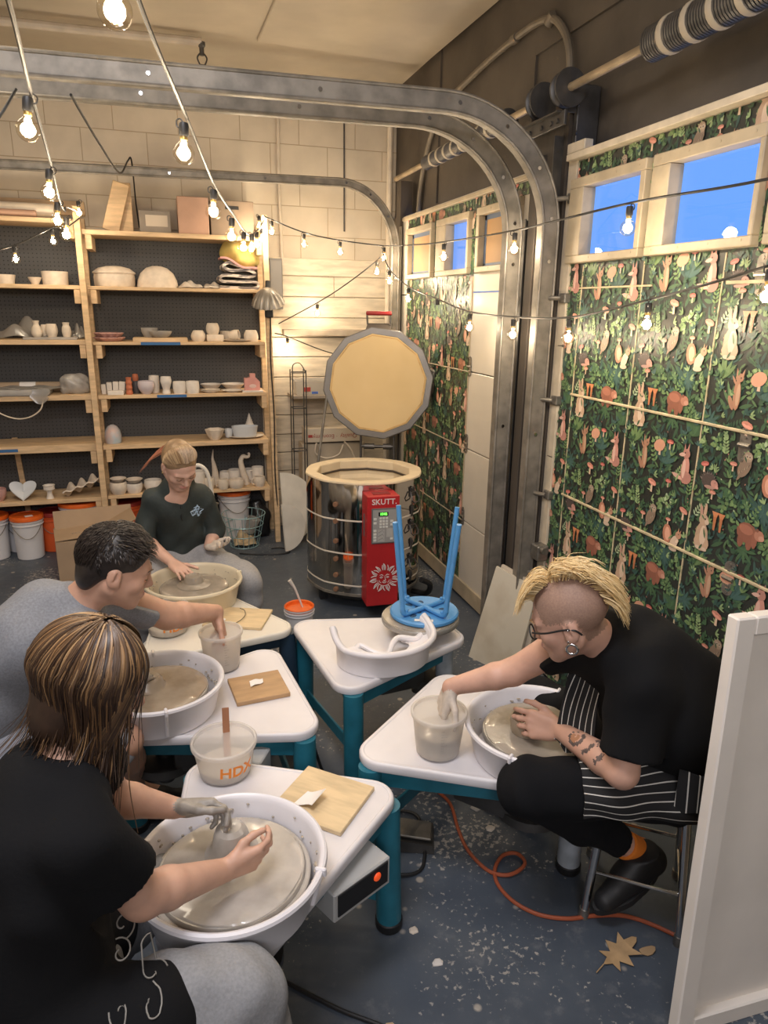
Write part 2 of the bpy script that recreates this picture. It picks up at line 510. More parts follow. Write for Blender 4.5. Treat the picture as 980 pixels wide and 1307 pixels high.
struct('floor', MB().box((-.7, 1.6, -.05), (5.6, 8.4, .1)), floor_material(), smooth=False)
mb = MB().box((-.7, 1.6, ZC+.05), (5.6, 8.4, .1))
mb.box((1.25, 3.3, ZC-.012), (1.08, 3.2, .024), rot=(0, .012, .02), bev=.006)
struct('ceiling', mb, mat('aged_ceiling_board', (.55, .48, .375), .8, var=.10, vscale=2.2, bump=.1, bscale=6), smooth=False)

def block_material():
    m = bpy.data.materials.new('painted_block'); m.use_nodes = True; nt = m.node_tree; b = nt.nodes['Principled BSDF']
    tc = nt.nodes.new('ShaderNodeTexCoord'); sp = nt.nodes.new('ShaderNodeSeparateXYZ'); cb = nt.nodes.new('ShaderNodeCombineXYZ')
    nt.links.new(tc.outputs['Object'], sp.inputs[0]); nt.links.new(sp.outputs['X'], cb.inputs['X']); nt.links.new(sp.outputs['Z'], cb.inputs['Y'])
    br = nt.nodes.new('ShaderNodeTexBrick'); nt.links.new(cb.outputs[0], br.inputs['Vector'])
    br.inputs['Scale'].default_value = 1; br.inputs['Brick Width'].default_value = .42; br.inputs['Row Height'].default_value = .205
    br.inputs['Mortar Size'].default_value = .004; br.inputs['Mortar Smooth'].default_value = .6
    br.inputs['Color1'].default_value = (.60, .525, .42, 1); br.inputs['Color2'].default_value = (.57, .495, .395, 1); br.inputs['Mortar'].default_value = (.40, .32, .22, 1)
    nz = nt.nodes.new('ShaderNodeTexNoise'); nz.inputs['Scale'].default_value = 5; nz.inputs['Detail'].default_value = 6; nt.links.new(tc.outputs['Object'], nz.inputs['Vector'])
    mx = nt.nodes.new('ShaderNodeMix'); mx.data_type = 'RGBA'; mx.blend_type = 'MULTIPLY'; mx.inputs[0].default_value = .35
    rp = nt.nodes.new('ShaderNodeValToRGB'); rp.color_ramp.elements[0].position = .3; rp.color_ramp.elements[0].color = (.6, .6, .6, 1); rp.color_ramp.elements[1].position = .6
    nt.links.new(nz.outputs['Fac'], rp.inputs[0]); nt.links.new(br.outputs['Color'], mx.inputs[6]); nt.links.new(rp.outputs[0], mx.inputs[7]); nt.links.new(mx.outputs[2], b.inputs['Base Color'])
    b.inputs['Roughness'].default_value = .65
    bp = nt.nodes.new('ShaderNodeBump'); bp.inputs['Strength'].default_value = .35; bp.inputs['Distance'].default_value = .01; bp.invert = True
    nt.links.new(br.outputs['Fac'], bp.inputs['Height']); nt.links.new(bp.outputs['Normal'], b.inputs['Normal'])
    return m
wb = thing('wall_back', None, None, (0, 0, 0), kind='structure')
obj('block_courses', MB().box((-.7, YB+.06, 1.65), (5.6, .12, 3.3)), block_material(), wb, smooth=False)
mb = MB(); z = .02; i = 0
r2 = random.Random(4)
while z < 2.08:
    h = [.150, .146, .154][i % 3]; h = min(h, 2.1-z)
    x0 = .80
    for x1 in ([1.79] if i % 3 else [1.30+.1*(i % 2), 1.79]):
        mb.box(((x0+x1)/2, YB-.010, z+h/2), (x1-x0-.003, .022, h-.006), bev=.003)
        for nx in (x0+.05, x1-.06): mb.cyl((nx, YB-.0215, z+h*.3), (nx, YB-.0225, z+h*.3), .004, n=6)
        x0 = x1
    z += h; i += 1
obj('plank_cladding', mb, mat('whitewashed_plank', (.58, .505, .395), .6, var=.16, vscale=6, stretch=(1, 1, 5), bump=.12, bscale=30), wb)
obj('ledge_beam', MB().box((1.32, YB-.05, 1.555), (.86, .085, .05), bev=.004), mat('grey_beam', (.33, .28, .22), .7, var=.2, vscale=8), wb)
struct('wall_left', MB().box((XL-.06, 1.6, 1.65), (.12, 8.4, 3.3)), M_cream, smooth=False)
struct('wall_front', MB().box((-.7, YF-.06, 1.65), (5.6, .12, 3.3)), M_cream, smooth=False)

# right wall: dark header and jambs round the two overhead doors
M_dark = mat('dark_painted_board', (.082, .067, .052), .62, var=.22, vscale=3, bump=.12, bscale=30)
M_jamb = mat('dark_timber', (.060, .048, .038), .7, var=.3, vscale=6, stretch=(1, 1, .2), bump=.15)
wr = thing('wall_right', None, None, (0, 0, 0), kind='structure')
mb = MB(); mb.box((XR+.06, 1.6, 2.845), (.12, 8.4, .91))
mb.box((XR-.02, 5.36, 1.2), (.02, .58, 2.4)); mb.box((XR-.02, 3.01, 1.2), (.02, .30, 2.4)); mb.box((XR-.02, -1.7, 1.2), (.02, 1.5, 2.4))
mb.box((XR-.006, 3.4, 2.93), (.012, .008, .7)); mb.box((XR-.006, 2.93, 3.1), (.014, .95, .4)); mb.box((XR-.006, 4.65, 2.86), (.012, .008, .9))
obj('header_board', mb, M_dark, wr, smooth=False)
mb = MB()
mb.box((1.715, 3.015, 1.32), (.085, .30, 2.64)); mb.box((1.715, 5.11, 1.3), (.085, .10, 2.6))
mb.box((1.66, 3.06, 1.2), (.05, .07, 2.4), bev=.004)
obj('door_jamb', mb, M_jamb, wr)

# ------------------------------------------------------------------ woodland wallpaper (flat print, part of each door)
GRE = [(.018, .052, .028), (.030, .085, .040), (.045, .115, .045), (.075, .16, .060), (.13, .23, .075), (.22, .33, .13), (.022, .075, .062), (.035, .10, .085), (.30, .40, .22)]
def ellp(cx, cy, a, b, t=0., n=12):
    c, s = math.cos(t), math.sin(t)
    return [(cx+a*math.cos(2*PI*k/n)*c-b*math.sin(2*PI*k/n)*s, cy+a*math.cos(2*PI*k/n)*s+b*math.sin(2*PI*k/n)*c) for k in range(n)]
def leafp(x, y, L, w, t):
    c, s = math.cos(t), math.sin(t); P = []
    for u, v in ((0, 0), (.22, .36), (.5, .5), (.78, .34), (1, 0), (.78, -.34), (.5, -.5), (.22, -.36)): P.append((x+u*L*c-v*w*s, y+u*L*s+v*w*c))
    return P
def wallpaper_tile():
    W, H = .40, .63; E = []; R = random.Random(11)
    def put(p, c): q = R.uniform(.9, 1.3); g = sum(c)/3; E.append((p, tuple((x*.86+g*.14)*q+.006 for x in c)))
    for _ in range(330):       # undergrowth
        x, y, t = R.uniform(0, W), R.uniform(0, H), R.uniform(0, 2*PI); put(leafp(x, y, R.uniform(.03, .06), R.uniform(.008, .016), t), R.choice(GRE[:3]+GRE[6:7]))
    def sprig(x, y, t, L, n, lw, col, bend=.4):
        for i in range(n):
            f = (i+1)/n; tt = t+bend*f; px, py = x+L*f*math.cos(tt), y+L*f*math.sin(tt)
            for sgn in (-1, 1): put(leafp(px, py, lw*(1.25-.6*f), lw*.45, tt+sgn*.9), col)
        put(leafp(x+L*math.cos(t+bend), y+L*math.sin(t+bend), lw, lw*.4, t+bend), col)
    def rosette(x, y, n, L, w, col, a0=0., a1=2*PI):
        for i in range(n):
            t = a0+(a1-a0)*i/n+R.uniform(-.1, .1); put(leafp(x, y, L*R.uniform(.8, 1.1), w, t), col)
    def dots(x, y, r, n, d, cols):
        for i in range(n):
            t = R.uniform(0, 2*PI); q = r*math.sqrt(R.random()); put(ellp(x+q*math.cos(t), y+q*math.sin(t)*.8, d*R.uniform(.7, 1.2), d*.7, t, 7), R.choice(cols))
    for (x, y) in ((.03, .10), (.11, .18), (.20, .28), (.33, .22), (.05, .28), (.29, .42), (.38, .46), (.16, .42), (.06, .55), (.36, .10), (.24, .05), (.14, .02), (.31, .33), (.39, .30), (.10, .38), (.02, .42)):
        sprig(x, y, R.uniform(.6, 2.5), R.uniform(.06, .10), R.randint(4, 6), R.uniform(.018, .026), R.choice(GRE[1:5]), R.uniform(-.6, .6))
    rosette(.29, .60, 15, .060, .011, GRE[6]); rosette(.30, .59, 11, .042, .009, GRE[7]); rosette(.03, .20, 11, .05, .011, GRE[7]); rosette(.25, .46, 9, .05, .012, GRE[2])
    rosette(.23, .29, 7, .085, .018, GRE[7], .5, 2.6); rosette(.36, .41, 6, .08, .02, GRE[2], .6, 2.6); rosette(.11, .26, 6, .075, .013, GRE[3], .7, 2.5); rosette(.06, .34, 5, .07, .015, GRE[4], .8, 2.4)
    dots(.17, .585, .052, 46, .0085, GRE[2:5]); dots(.27, .15, .045, 34, .0085, GRE[4:6]+GRE[8:9]); dots(.09, .145, .04, 26, .008, GRE[3:6]); dots(.34, .49, .036, 24, .007, GRE[3:5]); dots(.20, .37, .03, 14, .007, GRE[4:6]); dots(.37, .56, .04, 26, .009, GRE[2:5])
    for (x, y, n) in ((.12, .10, 8), (.30, .24, 8), (.02, .50, 7), (.24, .53, 6), (.38, .2, 7)):
        sprig(x, y, 1.4+R.uniform(-.3, .3), .085, n, .017, R.choice([GRE[4], GRE[5], GRE[8]]), R.uniform(-.3, .3))
    for i in range(26):
        put(ellp(R.uniform(0, W), R.uniform(0, H), .0035, .0022, R.uniform(0, 3), 6), R.choice([(.45, .20, .13), (.40, .45, .30), (.33, .13, .10)]))
    for i in range(150):      # small leaves in twos and threes
        x, y, t = R.uniform(0, W), R.uniform(0, H), R.uniform(.2, 2.9); c = R.choice(GRE[1:6]+GRE[6:8])
        for k in (-1, 0, 1): put(leafp(x, y, R.uniform(.016, .028), R.uniform(.005, .009), t+k*R.uniform(.5, .8)), c)
    # mushrooms
    def mush(x, y, s, cap, stem=(.55, .38, .26), tilt=0.):
        put([(x-.12*s, y-.75*s), (x+.12*s, y-.75*s), (x+.09*s, y), (x-.09*s, y)], stem)
        put(ellp(x, y+.05*s, .52*s, .24*s, tilt, 12), cap); put(ellp(x, y-.02*s, .46*s, .11*s, tilt, 10), tuple(min(1, c*1.35+.05) for c in cap)); put(ellp(x-.1*s, y+.13*s, .16*s, .07*s, tilt, 8), tuple(min(1, c*1.2) for c in cap))
    OR = (.52, .16, .045); PK = (.48, .17, .11); RD = (.42, .085, .06)
    for x in (.118, .145):
        put([(x-.004, .485), (x+.004, .485), (x+.007, .53), (x-.007, .53)], OR); put([(x-.007, .53), (x+.007, .53), (x+.015, .547), (x-.015, .547)], (.60, .20, .06))
    mush(.21, .355, .050, (.52, .22, .12)); put(ellp(.205, .352, .03, .022, .3), (.58, .27, .16)); mush(.26, .372, .034, RD); mush(.19, .21, .046, PK, tilt=-.25); mush(.16, .085, .03, PK); mush(.37, .150, .042, PK, tilt=-.3); mush(.30, .10, .026, PK); mush(.04, .06, .035, RD, tilt=.2); mush(.09, .605, .03, PK); mush(.275, .235, .03, RD)
    # animals
    T1, T2, T3 = (.50, .32, .20), (.60, .44, .31), (.36, .19, .11); DK = (.03, .02, .018); PNK = (.56, .26, .20)
    def rabbit(x, y, s, c=T1, b=T2):
        put(ellp(x, y+.30*s, .20*s, .34*s), c); put(ellp(x+.02*s, y+.16*s, .24*s, .20*s), c); put(ellp(x+.04*s, y+.34*s, .10*s, .24*s), b)
        put(ellp(x-.10*s, y+.90*s, .05*s, .18*s, .18), c); put(ellp(x+.02*s, y+.92*s, .05*s, .18*s, -.06), c); put(ellp(x-.09*s, y+.89*s, .022*s, .12*s, .18), PNK)
        put(ellp(x+.01*s, y+.70*s, .15*s, .14*s), c); put(ellp(x+.11*s, y+.67*s, .07*s, .06*s), b); put(ellp(x+.05*s, y+.73*s, .022*s, .022*s), DK)
        put(ellp(x+.09*s, y+.44*s, .05*s, .10*s, .5), c); put(ellp(x-.06*s, y+.02*s, .10*s, .045*s), b); put(ellp(x+.12*s, y+.02*s, .10*s, .045*s), b)
    rabbit(.07, .405, .145)
    def bear(x, y, s):
        c = (.26, .085, .045); put(ellp(x, y+.30*s, .44*s, .34*s, -.1), c); put(ellp(x-.22*s, y, .13*s, .24*s), c); put(ellp(x+.14*s, y-.02*s, .13*s, .24*s), c); put(ellp(x+.34*s, y+.16*s, .12*s, .30*s), c)
        put(ellp(x+.50*s, y+.34*s, .20*s, .18*s), (.42, .17, .10)); put(ellp(x+.60*s, y+.28*s, .12*s, .09*s), (.55, .27, .18)); put(ellp(x+.40*s, y+.50*s, .06*s, .06*s), c); put(ellp(x-.05*s, y+.40*s, .3*s, .16*s, -.1), (.32, .11, .06))
    bear(.255, .49, .095)
    def squirrel(x, y, s):
        put(ellp(x-.30*s, y+.42*s, .22*s, .34*s, .15), (.50, .19, .10)); put(ellp(x-.28*s, y+.42*s, .13*s, .24*s, .15), (.62, .30, .19))
        put(ellp(x+.08*s, y+.22*s, .17*s, .28*s, -.5), T2); put(ellp(x+.25*s, y+.52*s, .14*s, .13*s), (.52, .26, .15)); put([(x+.20*s, y+.60*s), (x+.26*s, y+.60*s), (x+.25*s, y+.78*s)], (.5, .22, .12)); put([(x+.28*s, y+.6*s), (x+.34*s, y+.58*s), (x+.36*s, y+.74*s)], (.5, .22, .12))
        put(ellp(x+.06*s, y-.02*s, .2*s, .08*s), T2); put(ellp(x+.26*s, y+.55*s, .022*s, .022*s), DK); put(ellp(x+.22*s, y+.3*s, .09*s, .05*s, .6), T2)
    squirrel(.335, .005, .105); squirrel(.335, .635, .105)
    def hedge(x, y, s):
        c = (.085, .060, .052)
        for k in range(12):
            t = .1+k*.24; put(leafp(x, y, .52*s, .12*s, t), (.13, .10, .085) if k % 2 else c)
        put(ellp(x, y+.12*s, .36*s, .26*s, .2), c); put(ellp(x+.34*s, y+.04*s, .20*s, .16*s, -.4), PNK); put(ellp(x+.48*s, y-.04*s, .09*s, .06*s, -.5), PNK); put(ellp(x+.36*s, y+.10*s, .02*s, .02*s), DK); put(ellp(x+.1*s, y-.12*s, .28*s, .07*s), (.40, .22, .17))
    hedge(.065, .0, .085); hedge(.065, .63, .085)
    def raccoon(x, y, s):
        c = (.42, .20, .11); put(ellp(x, y+.26*s, .12*s, .38*s, .05), c); put(ellp(x+.03*s, y+.26*s, .06*s, .28*s), (.55, .33, .2)); put(ellp(x+.02*s, y+.68*s, .13*s, .11*s), c); put([(x-.1*s, y+.72*s), (x-.02*s, y+.76*s), (x-.1*s, y+.92*s)], c); put([(x+.06*s, y+.76*s), (x+.14*s, y+.72*s), (x+.15*s, y+.9*s)], c)
        put(leafp(x-.05*s, y+.48*s, .3*s, .07*s, 2.2), c); put(ellp(x-.16*s, y+.05*s, .07*s, .2*s, .5), (.3, .14, .08)); put(ellp(x+.06*s, y+.68*s, .02*s, .02*s), DK)
    raccoon(.13, .265, .125)
    def fox(x, y, s):
        c = (.47, .20, .15); put(ellp(x, y+.30*s, .14*s, .34*s, -.05), c); put(ellp(x+.05*s, y+.12*s, .20*s, .16*s), c); put(ellp(x-.05*s, y+.32*s, .06*s, .24*s), (.6, .36, .28)); put(ellp(x-.02*s, y+.70*s, .13*s, .12*s), c); put(leafp(x-.04*s, y+.68*s, .24*s, .1*s, 3.3), (.6, .36, .28))
        put([(x-.02*s, y+.78*s), (x+.06*s, y+.76*s), (x+.05*s, y+.98*s)], c); put([(x-.12*s, y+.76*s), (x-.05*s, y+.79*s), (x-.10*s, y+.96*s)], c); put(leafp(x-.05*s, y+.05*s, .42*s, .12*s, 2.9), (.52, .28, .22)); put(ellp(x-.06*s, y+.72*s, .02*s, .02*s), DK)
    fox(.35, .25, .140)
    def owl(x, y, s):
        c = (.20, .135, .09); put(ellp(x, y, .24*s, .40*s, -.5), c)
        for k in range(9): put(leafp(x-.18*s+.05*s*k, y-.18*s+.04*s*k, .16*s, .035*s, -2.2), (.36, .27, .18) if k % 2 else (.11, .075, .05))
        put(ellp(x+.10*s, y+.36*s, .20*s, .18*s), (.27, .19, .13)); put(ellp(x+.04*s, y+.37*s, .075*s, .08*s), (.44, .34, .25)); put(ellp(x+.18*s, y+.37*s, .075*s, .08*s), (.44, .34, .25)); put(ellp(x+.05*s, y+.37*s, .026*s, .026*s), DK); put(ellp(x+.17*s, y+.37*s, .026*s, .026*s), DK); put([(x+.09*s, y+.34*s), (x+.13*s, y+.34*s), (x+.11*s, y+.27*s)], (.5, .35, .12))
        put(leafp(x-.08*s, y-.2*s, .36*s, .12*s, -2.1), c)
    owl(.205, .085, .092)
    for i in range(30):       # leaves that overlap the animals' feet
        x, y, t = R.uniform(0, W), R.uniform(0, H), R.uniform(.4, 2.7); put(leafp(x, y, R.uniform(.02, .036), R.uniform(.006, .011), t), R.choice(GRE[1:6]))
    return W, H, E
TILE = wallpaper_tile()
def clipc(P, ax, lim, keep_less):
    out = []
    for i in range(len(P)):
        a, b = P[i-1], P[i]
        ia = (a[ax] <= lim) == keep_less; ib = (b[ax] <= lim) == keep_less
        if ia != ib:
            t = (lim-a[ax])/(b[ax]-a[ax]); q = (a[0]+(b[0]-a[0])*t, a[1]+(b[1]-a[1])*t); out.append(q)
        if ib: out.append(b)
    return out
def wallpaper(rects, strips, X, parent, rough):
    """rects (ya,yb,za,zb) to paper; strips list of (y_left_edge, z offset): printed strips .40 m wide, left edge at larger y"""
    W, H, E = TILE; mb = MB(); mb.col = (.022, .026, .022)
    for ya, yb, za, zb in rects:
        mb.box((X-.0006, (ya+yb)/2, (za+zb)/2), (.0012, yb-ya, zb-za))
    for yl, zo in strips:
        k0 = int(math.floor((-.1-zo)/H))
        for k in range(k0, k0+6):
            for o, (P, c) in enumerate(E):
                for wrap in (0, -H) if k > -9 else (0,):
                    Q = clipc(clipc(P, 0, 0, False), 0, W, True)
                    if len(Q) < 3: break
                    if wrap and max(q[1] for q in Q) <= H: break
                    if wrap: continue
                    Q = [(yl-u, v+zo+k*H) for u, v in Q]
                    ys = [q[0] for q in Q]; zs = [q[1] for q in Q]
                    for ya, yb, za, zb in rects:
                        if min(ys) > yb or max(ys) < ya or min(zs) > zb or max(zs) < za: continue
                        S = Q
                        if min(ys) < ya: S = clipc(S, 0, ya, False)
                        if S and max(ys) > yb: S = clipc(S, 0, yb, True)
                        if S and min(zs) < za: S = clipc(S, 1, za, False)
                        if S and max(zs) > zb: S = clipc(S, 1, zb, True)
                        if len(S) < 3: continue
                        mb.col = c; x = X-.0013-o*3.5e-6
                        mb.add([(x, y, z) for y, z in S], [list(range(len(S)))])
    return obj('wallpaper', mb, attr_mat('woodland_print_%s' % parent.name, rough, spec=.65), parent, smooth=False, world=True)

DX = 1.694
M_doorwhite = mat('door_paint', (.60, .55, .47), .32, var=.05, vscale=3)
M_frame = mat('window_timber', (.43, .355, .245), .5, var=.12, vscale=10, bump=.06)
M_pane = glassy('window_glass', (.96, .98, 1), .10, .012)
M_tape = mat('blue_tape', (.035, .13, .32), .6)
M_tapegrey = mat('faded_blue_tape', (.10, .14, .22), .6)
M_card = mat('window_cardboard', (.40, .24, .11), .65, var=.06, vscale=6)
M_hinge = mat('hinge_plate', (.30, .28, .25), .4, .8, var=.2, vscale=30)
SEAM = [.02, .503, .95, 1.40, 1.84, 2.365]
def overhead_door(name, y0, y1, wins, seams_y):
    d = thing(name, None, None, (DX, y0, 0), kind='structure')
    for i in range(4):
        mb = MB(); mb.box((DX+.02, (y0+y1)/2, (SEAM[i]+SEAM[i+1])/2), (.04, y1-y0, SEAM[i+1]-SEAM[i]-.006), bev=.003)
        obj('door_panel', mb, M_doorwhite, d, world=True)
    mb = MB(); z0, z1 = SEAM[4], SEAM[5]; wz0, wz1 = 1.955, 2.25
    mb.box((DX+.02, (y0+y1)/2, (z0+wz0)/2+.0015), (.04, y1-y0, wz0-z0-.003)); mb.box((DX+.02, (y0+y1)/2, (z1+wz1)/2), (.04, y1-y0, z1-wz1))
    ys = [y0]+[v for w in sorted(wins) for v in (w[0]+.02, w[1]-.02)]+[y1]
    mb.box((DX+.043, (y0+y1)/2, z0/2), (.006, y1-y0, z0))  # thin unseen backing added to stop light leaking through the panel seams
    for a, b in zip(ys[::2], ys[1::2]): mb.box((DX+.02, (a+b)/2, (wz0+wz1)/2), (.04, b-a, wz1-wz0))
    obj('door_panel', mb, M_doorwhite, d, world=True, smooth=False)
    return d
def window(d, ya, yb, ga, gb, za=1.94, zb=2.268, gz0=1.970, gz1=2.230, dep=.030, frame_mat=None, blind=False):
    """timber frame ya..yb standing out from the door skin, glass ga..gb"""
    mb = MB(); x0 = DX-dep; cx = (x0+DX+.03)/2; dx = DX+.03-x0
    for a, b, c, e in ((ya, yb, gz1, zb), (ya, yb, za, gz0), (ya, ga, gz0, gz1), (gb, yb, gz0, gz1)):
        mb.box((cx, (a+b)/2, (c+e)/2), (dx, b-a, e-c), bev=.003)
    for zz in (za+.018, zb-.018):
        for t in (.08, .36, .64, .92): mb.cyl((x0+.001, ya+(yb-ya)*t, zz), (x0-.0012, ya+(yb-ya)*t, zz), .004, n=8)
    f = obj('window_frame', mb, frame_mat or M_frame, d, world=True)
    if blind:
        obj('cardboard_insert', MB().box((DX+.012, (ga+gb)/2, (gz0+gz1)/2), (.006, gb-ga+.01, gz1-gz0+.01)), M_card, f, world=True, smooth=False)
        mb = MB(); t = .024; x = DX+.0075
        for a, b, c, e in ((ga, gb, gz1-t, gz1), (ga, gb, gz0, gz0+t*.7), (ga, ga+t*.4, gz0, gz1), (gb-t, gb, gz0, gz1)): mb.box((x, (a+b)/2, (c+e)/2), (.002, b-a, e-c))
        obj('blue_tape', mb, M_tapegrey, f, world=True, smooth=False)
    else:
        obj('window_pane', MB().box((DX+.014, (ga+gb)/2, (gz0+gz1)/2), (.004, gb-ga+.01, gz1-gz0+.01)), M_pane, f, world=True, smooth=False)
def hinge(d, y, z, h=.115, w=.045):
    mb = MB(); mb.prism(rpoly([(-w/2, -h/2), (w/2, -h/2), (w/2, h/2), (-w/2, h/2)], w*.45, 5), 0, .004)
    for zz in (-.4, -.22, .22, .4): mb.cyl((0, h*zz, .004), (0, h*zz, .007), .0055, n=8)
    mb.cyl((-w*.5, 0, .006), (w*.5, 0, .006), .007, n=8)
    R = Matrix(((0, 0, -1, DX-.001), (-1, 0, 0, y), (0, 1, 0, z), (0, 0, 0, 1)))
    mb.v = [tuple(R @ Vector(p)) for p in mb.v]
    obj('hinge', mb, M_hinge, d, world=True)

# near door, running past the right edge of the picture
W1 = [(2.306, 2.800, 2.335, 2.700), (1.775, 2.270, 1.795, 2.178), (1.240, 1.735, 1.265, 1.640)]
d1 = overhead_door('door_1', -.9, 2.856, [(a, b) for a, b, _, _ in W1], None)
for ya, yb, ga, gb in W1: window(d1, ya, yb, ga, gb)
rects = [(-.6, 2.787, .03, 1.938)]+[(-.6, 2.787, 2.270, 2.338), (2.272, 2.304, 1.938, 2.270), (1.737, 1.773, 1.938, 2.270), (-.6, 1.238, 1.938, 2.27)]
offs = [.912, .937, 1.209, 1.07, .937, 1.2, 1.0, .93]
strips = [(3.085, .945)]+[(2.688-.3985*i, offs[i]) for i in range(8)]
wallpaper(rects, strips, DX, d1, .43)
mb = MB()
for i in range(8): mb.box((DX-.0022, 2.688-.3985*i+.002, .98), (.0045, .006, 1.9), bev=.001)
for z in SEAM[1:4]: mb.box((DX-.004, .95, z), (.010, 3.50, .010), rot=(.0, 0, 0), bev=.002)
mb.box((DX-.004, 2.47, SEAM[4]), (.008, .47, .006)); mb.box((DX-.004, 1.72, SEAM[4]), (.012, .3, .010))
obj('panel_batten', mb, mat('raw_batten', (.52, .43, .27), .6, var=.2, vscale=20), d1, world=True)
mb = MB(); mb.box((DX-.006, 2.822, 1.19), (.014, .066, 2.32), bev=.002); mb.box((DX-.02, .9, 2.352), (.05, 3.85, .024), bev=.002); mb.box((DX-.018, 2.77, 2.386), (.04, .13, .040), bev=.003)
obj('edge_trim', mb, mat('edge_trim_paint', (.58, .50, .38), .5, var=.12, vscale=12), d1, world=True)
for y, z in ((2.80, 1.60), (2.815, 1.10), (2.82, .66), (1.70, 1.36), (1.68, .93), (1.70, .5), (1.74, 1.86)): hinge(d1, y, z)
# far door
W2 = [(4.421, 4.912, 4.445, 4.868, True), (3.842, 4.335, 3.862, 4.180, False), (3.250, 3.735, 3.275, 3.700, True)]
d2 = overhead_door('door_2', 3.165, 5.06, [(w[0], w[1]) for w in W2], None)
for ya, yb, ga, gb, bl in W2: window(d2, ya, yb, ga, gb, blind=bl)
rects = [(3.80, 4.93, .10, 1.938), (3.20, 4.93, 2.270, 2.330), (4.337, 4.419, 1.938, 2.270), (3.737, 3.840, 1.938, 2.27)]
wallpaper(rects, [(4.97, 1.0), (4.57, 1.15), (4.17, .92), (3.77, 1.2), (3.37, 1.0)], DX, d2, .38)
mb = MB()
for z in SEAM[1:4]: mb.box((DX-.003, 4.37, z), (.008, 1.14, .008), bev=.002)
mb.box((DX-.005, 4.1, 2.345), (.02, 1.88, .024), bev=.003); mb.box((DX-.002, 3.805, 1.0), (.006, .012, 1.85)); mb.box((DX-.006, 4.2, .07), (.014, 1.7, .10), bev=.003)
obj('edge_trim', mb, M_frame, d2, world=True)
mb = MB()
for y in (4.17, 4.575): mb.box((DX-.0025, y, .93), (.003, .008, 1.7))
obj('panel_gap', mb, M_black, d2, world=True)
for z in (1.43, .98, .53): hinge(d2, 3.79, z)
mb = MB(); mb.box((DX-.03, 3.22, .66), (.02, .10, .016)); mb.box((DX-.02, 3.18, .63), (.03, .05, .07), bev=.004); mb.bar((DX-.03, 3.27, .66), (DX-.045, 3.31, .645), .014, .012)
obj('slide_latch', mb, M_darksteel, d2, world=True)

# ------------------------------------------------------------------ overhead-door hardware
M_rail = mat('dull_galvanised_web', (.23, .21, .18), .52, .4, var=.25, vscale=14)
def c_profile(w, d, t): # (lateral, normal) closed outline, opening toward +normal
    return [(-w/2, d/2), (-w/2, -d/2), (w/2, -d/2), (w/2, d/2), (w/2-.012, d/2), (w/2-.012, d/2-t), (w/2-t, d/2-t), (w/2-t, -d/2+t), (-w/2+t, -d/2+t), (-w/2+t, d/2-t), (-w/2+.012, d/2-t), (-w/2+.012, d/2)]
def track(name, label, y, X, cx, zc, ztop, xend, w=.055, d=.070, z0=.05, sheen=None):
    pts = [(X, z0), (X, zc)]
    for k in range(1, 15):
        a = PI/2*k/14; pts.append((cx+(X-cx)*math.cos(a), zc+(ztop-zc)*math.sin(a)))
    pts.append((xend, ztop-.05))
    loops = []
    for i, p in enumerate(pts):
        a = Vector(pts[max(i-1, 0)]); b = Vector(pts[min(i+1, len(pts)-1)]); t = (b-a).normalized(); n = Vector((t.y, -t.x))  # outward normal (x,z)
        loops.append([(p[0]+n.x*v, y+u, p[1]+n.y*v) for u, v in c_profile(w, d, .005)])
    r = thing(name, label, 'door track', (X, y, 0), group='overhead door tracks')
    obj('rail', MB().loft(loops), M_rail, r, world=True, ang=30)
    for sg in (-1, 1):
        lip = []
        for i, p in enumerate(pts):
            a = Vector(pts[max(i-1, 0)]); b = Vector(pts[min(i+1, len(pts)-1)]); t = (b-a).normalized(); n = Vector((t.y, -t.x)); lip.append((p[0]+n.x*sg*d/2, y-w/2, p[1]+n.y*sg*d/2))
        obj('rolled_edge', MB().tube(lip, .007, 8), M_steel, r, world=True)
    mb = MB()   # stiffening angle on the level run and bolts
    mb.bar((cx, y+w/2+.004, ztop+.006), (xend, y+w/2+.004, ztop-.044), .006, .042); mb.bar((cx, y+w/2-.012, ztop+.026), (xend, y+w/2-.012, ztop-.024), .034, .005)
    obj('stiffener', mb, M_steel, r, world=True)
    for p in pts[2:-1:4]+[(cx-.5, ztop-.007), (cx-1.1, ztop-.015), (X, 1.95), (X, 1.2)]:
        obj('bolt', MB().cyl((p[0], y-w/2, p[1]), (p[0], y-w/2-.006, p[1]), .008, n=8), M_chrome, r, world=True)
    return r
t1 = track('door_track', 'galvanised curved track of the near overhead door, nearer of the middle pair', 2.875, 1.615, 1.12, 2.07, 2.523, -2.6)
t2 = track('door_track', 'galvanised curved track of the far overhead door, beside the white door panel', 3.13, 1.575, 1.09, 2.075, 2.522, -2.6)
t3 = track('door_track', 'thin curved track by the back corner, over the shelving unit', 5.03, 1.625, 1.22, 2.13, 2.555, -2.6, w=.045, d=.045)
mb = MB(); mb.bar((1.64, 3.145, .04), (1.64, 3.145, 2.15), .05, .006); mb.bar((1.66, 3.175, .04), (1.66, 3.175, 2.15), .006, .05)
for z in np.arange(.2, 2.1, .1): mb.cyl((1.6365, 3.145, z), (1.6345, 3.145, z), .006, n=8)
obj('track_angle', mb, M_darksteel, t2, world=True)
mb = MB(); mb.bar((1.66, 2.90, .04), (1.66, 2.90, 2.45), .006, .06); mb.cyl((1.68, 2.955, .04), (1.68, 2.955, 2.4), .013, n=10); mb.cyl((1.63, 2.985, .45), (1.66, 3.01, .75), .012, n=8)
obj('track_angle', mb, M_darksteel, t1, world=True)
mb = MB(); mb.bar((1.67, 5.05, .04), (1.67, 5.05, 2.3), .05, .006)
obj('track_angle', mb, M_steel, t3, world=True)
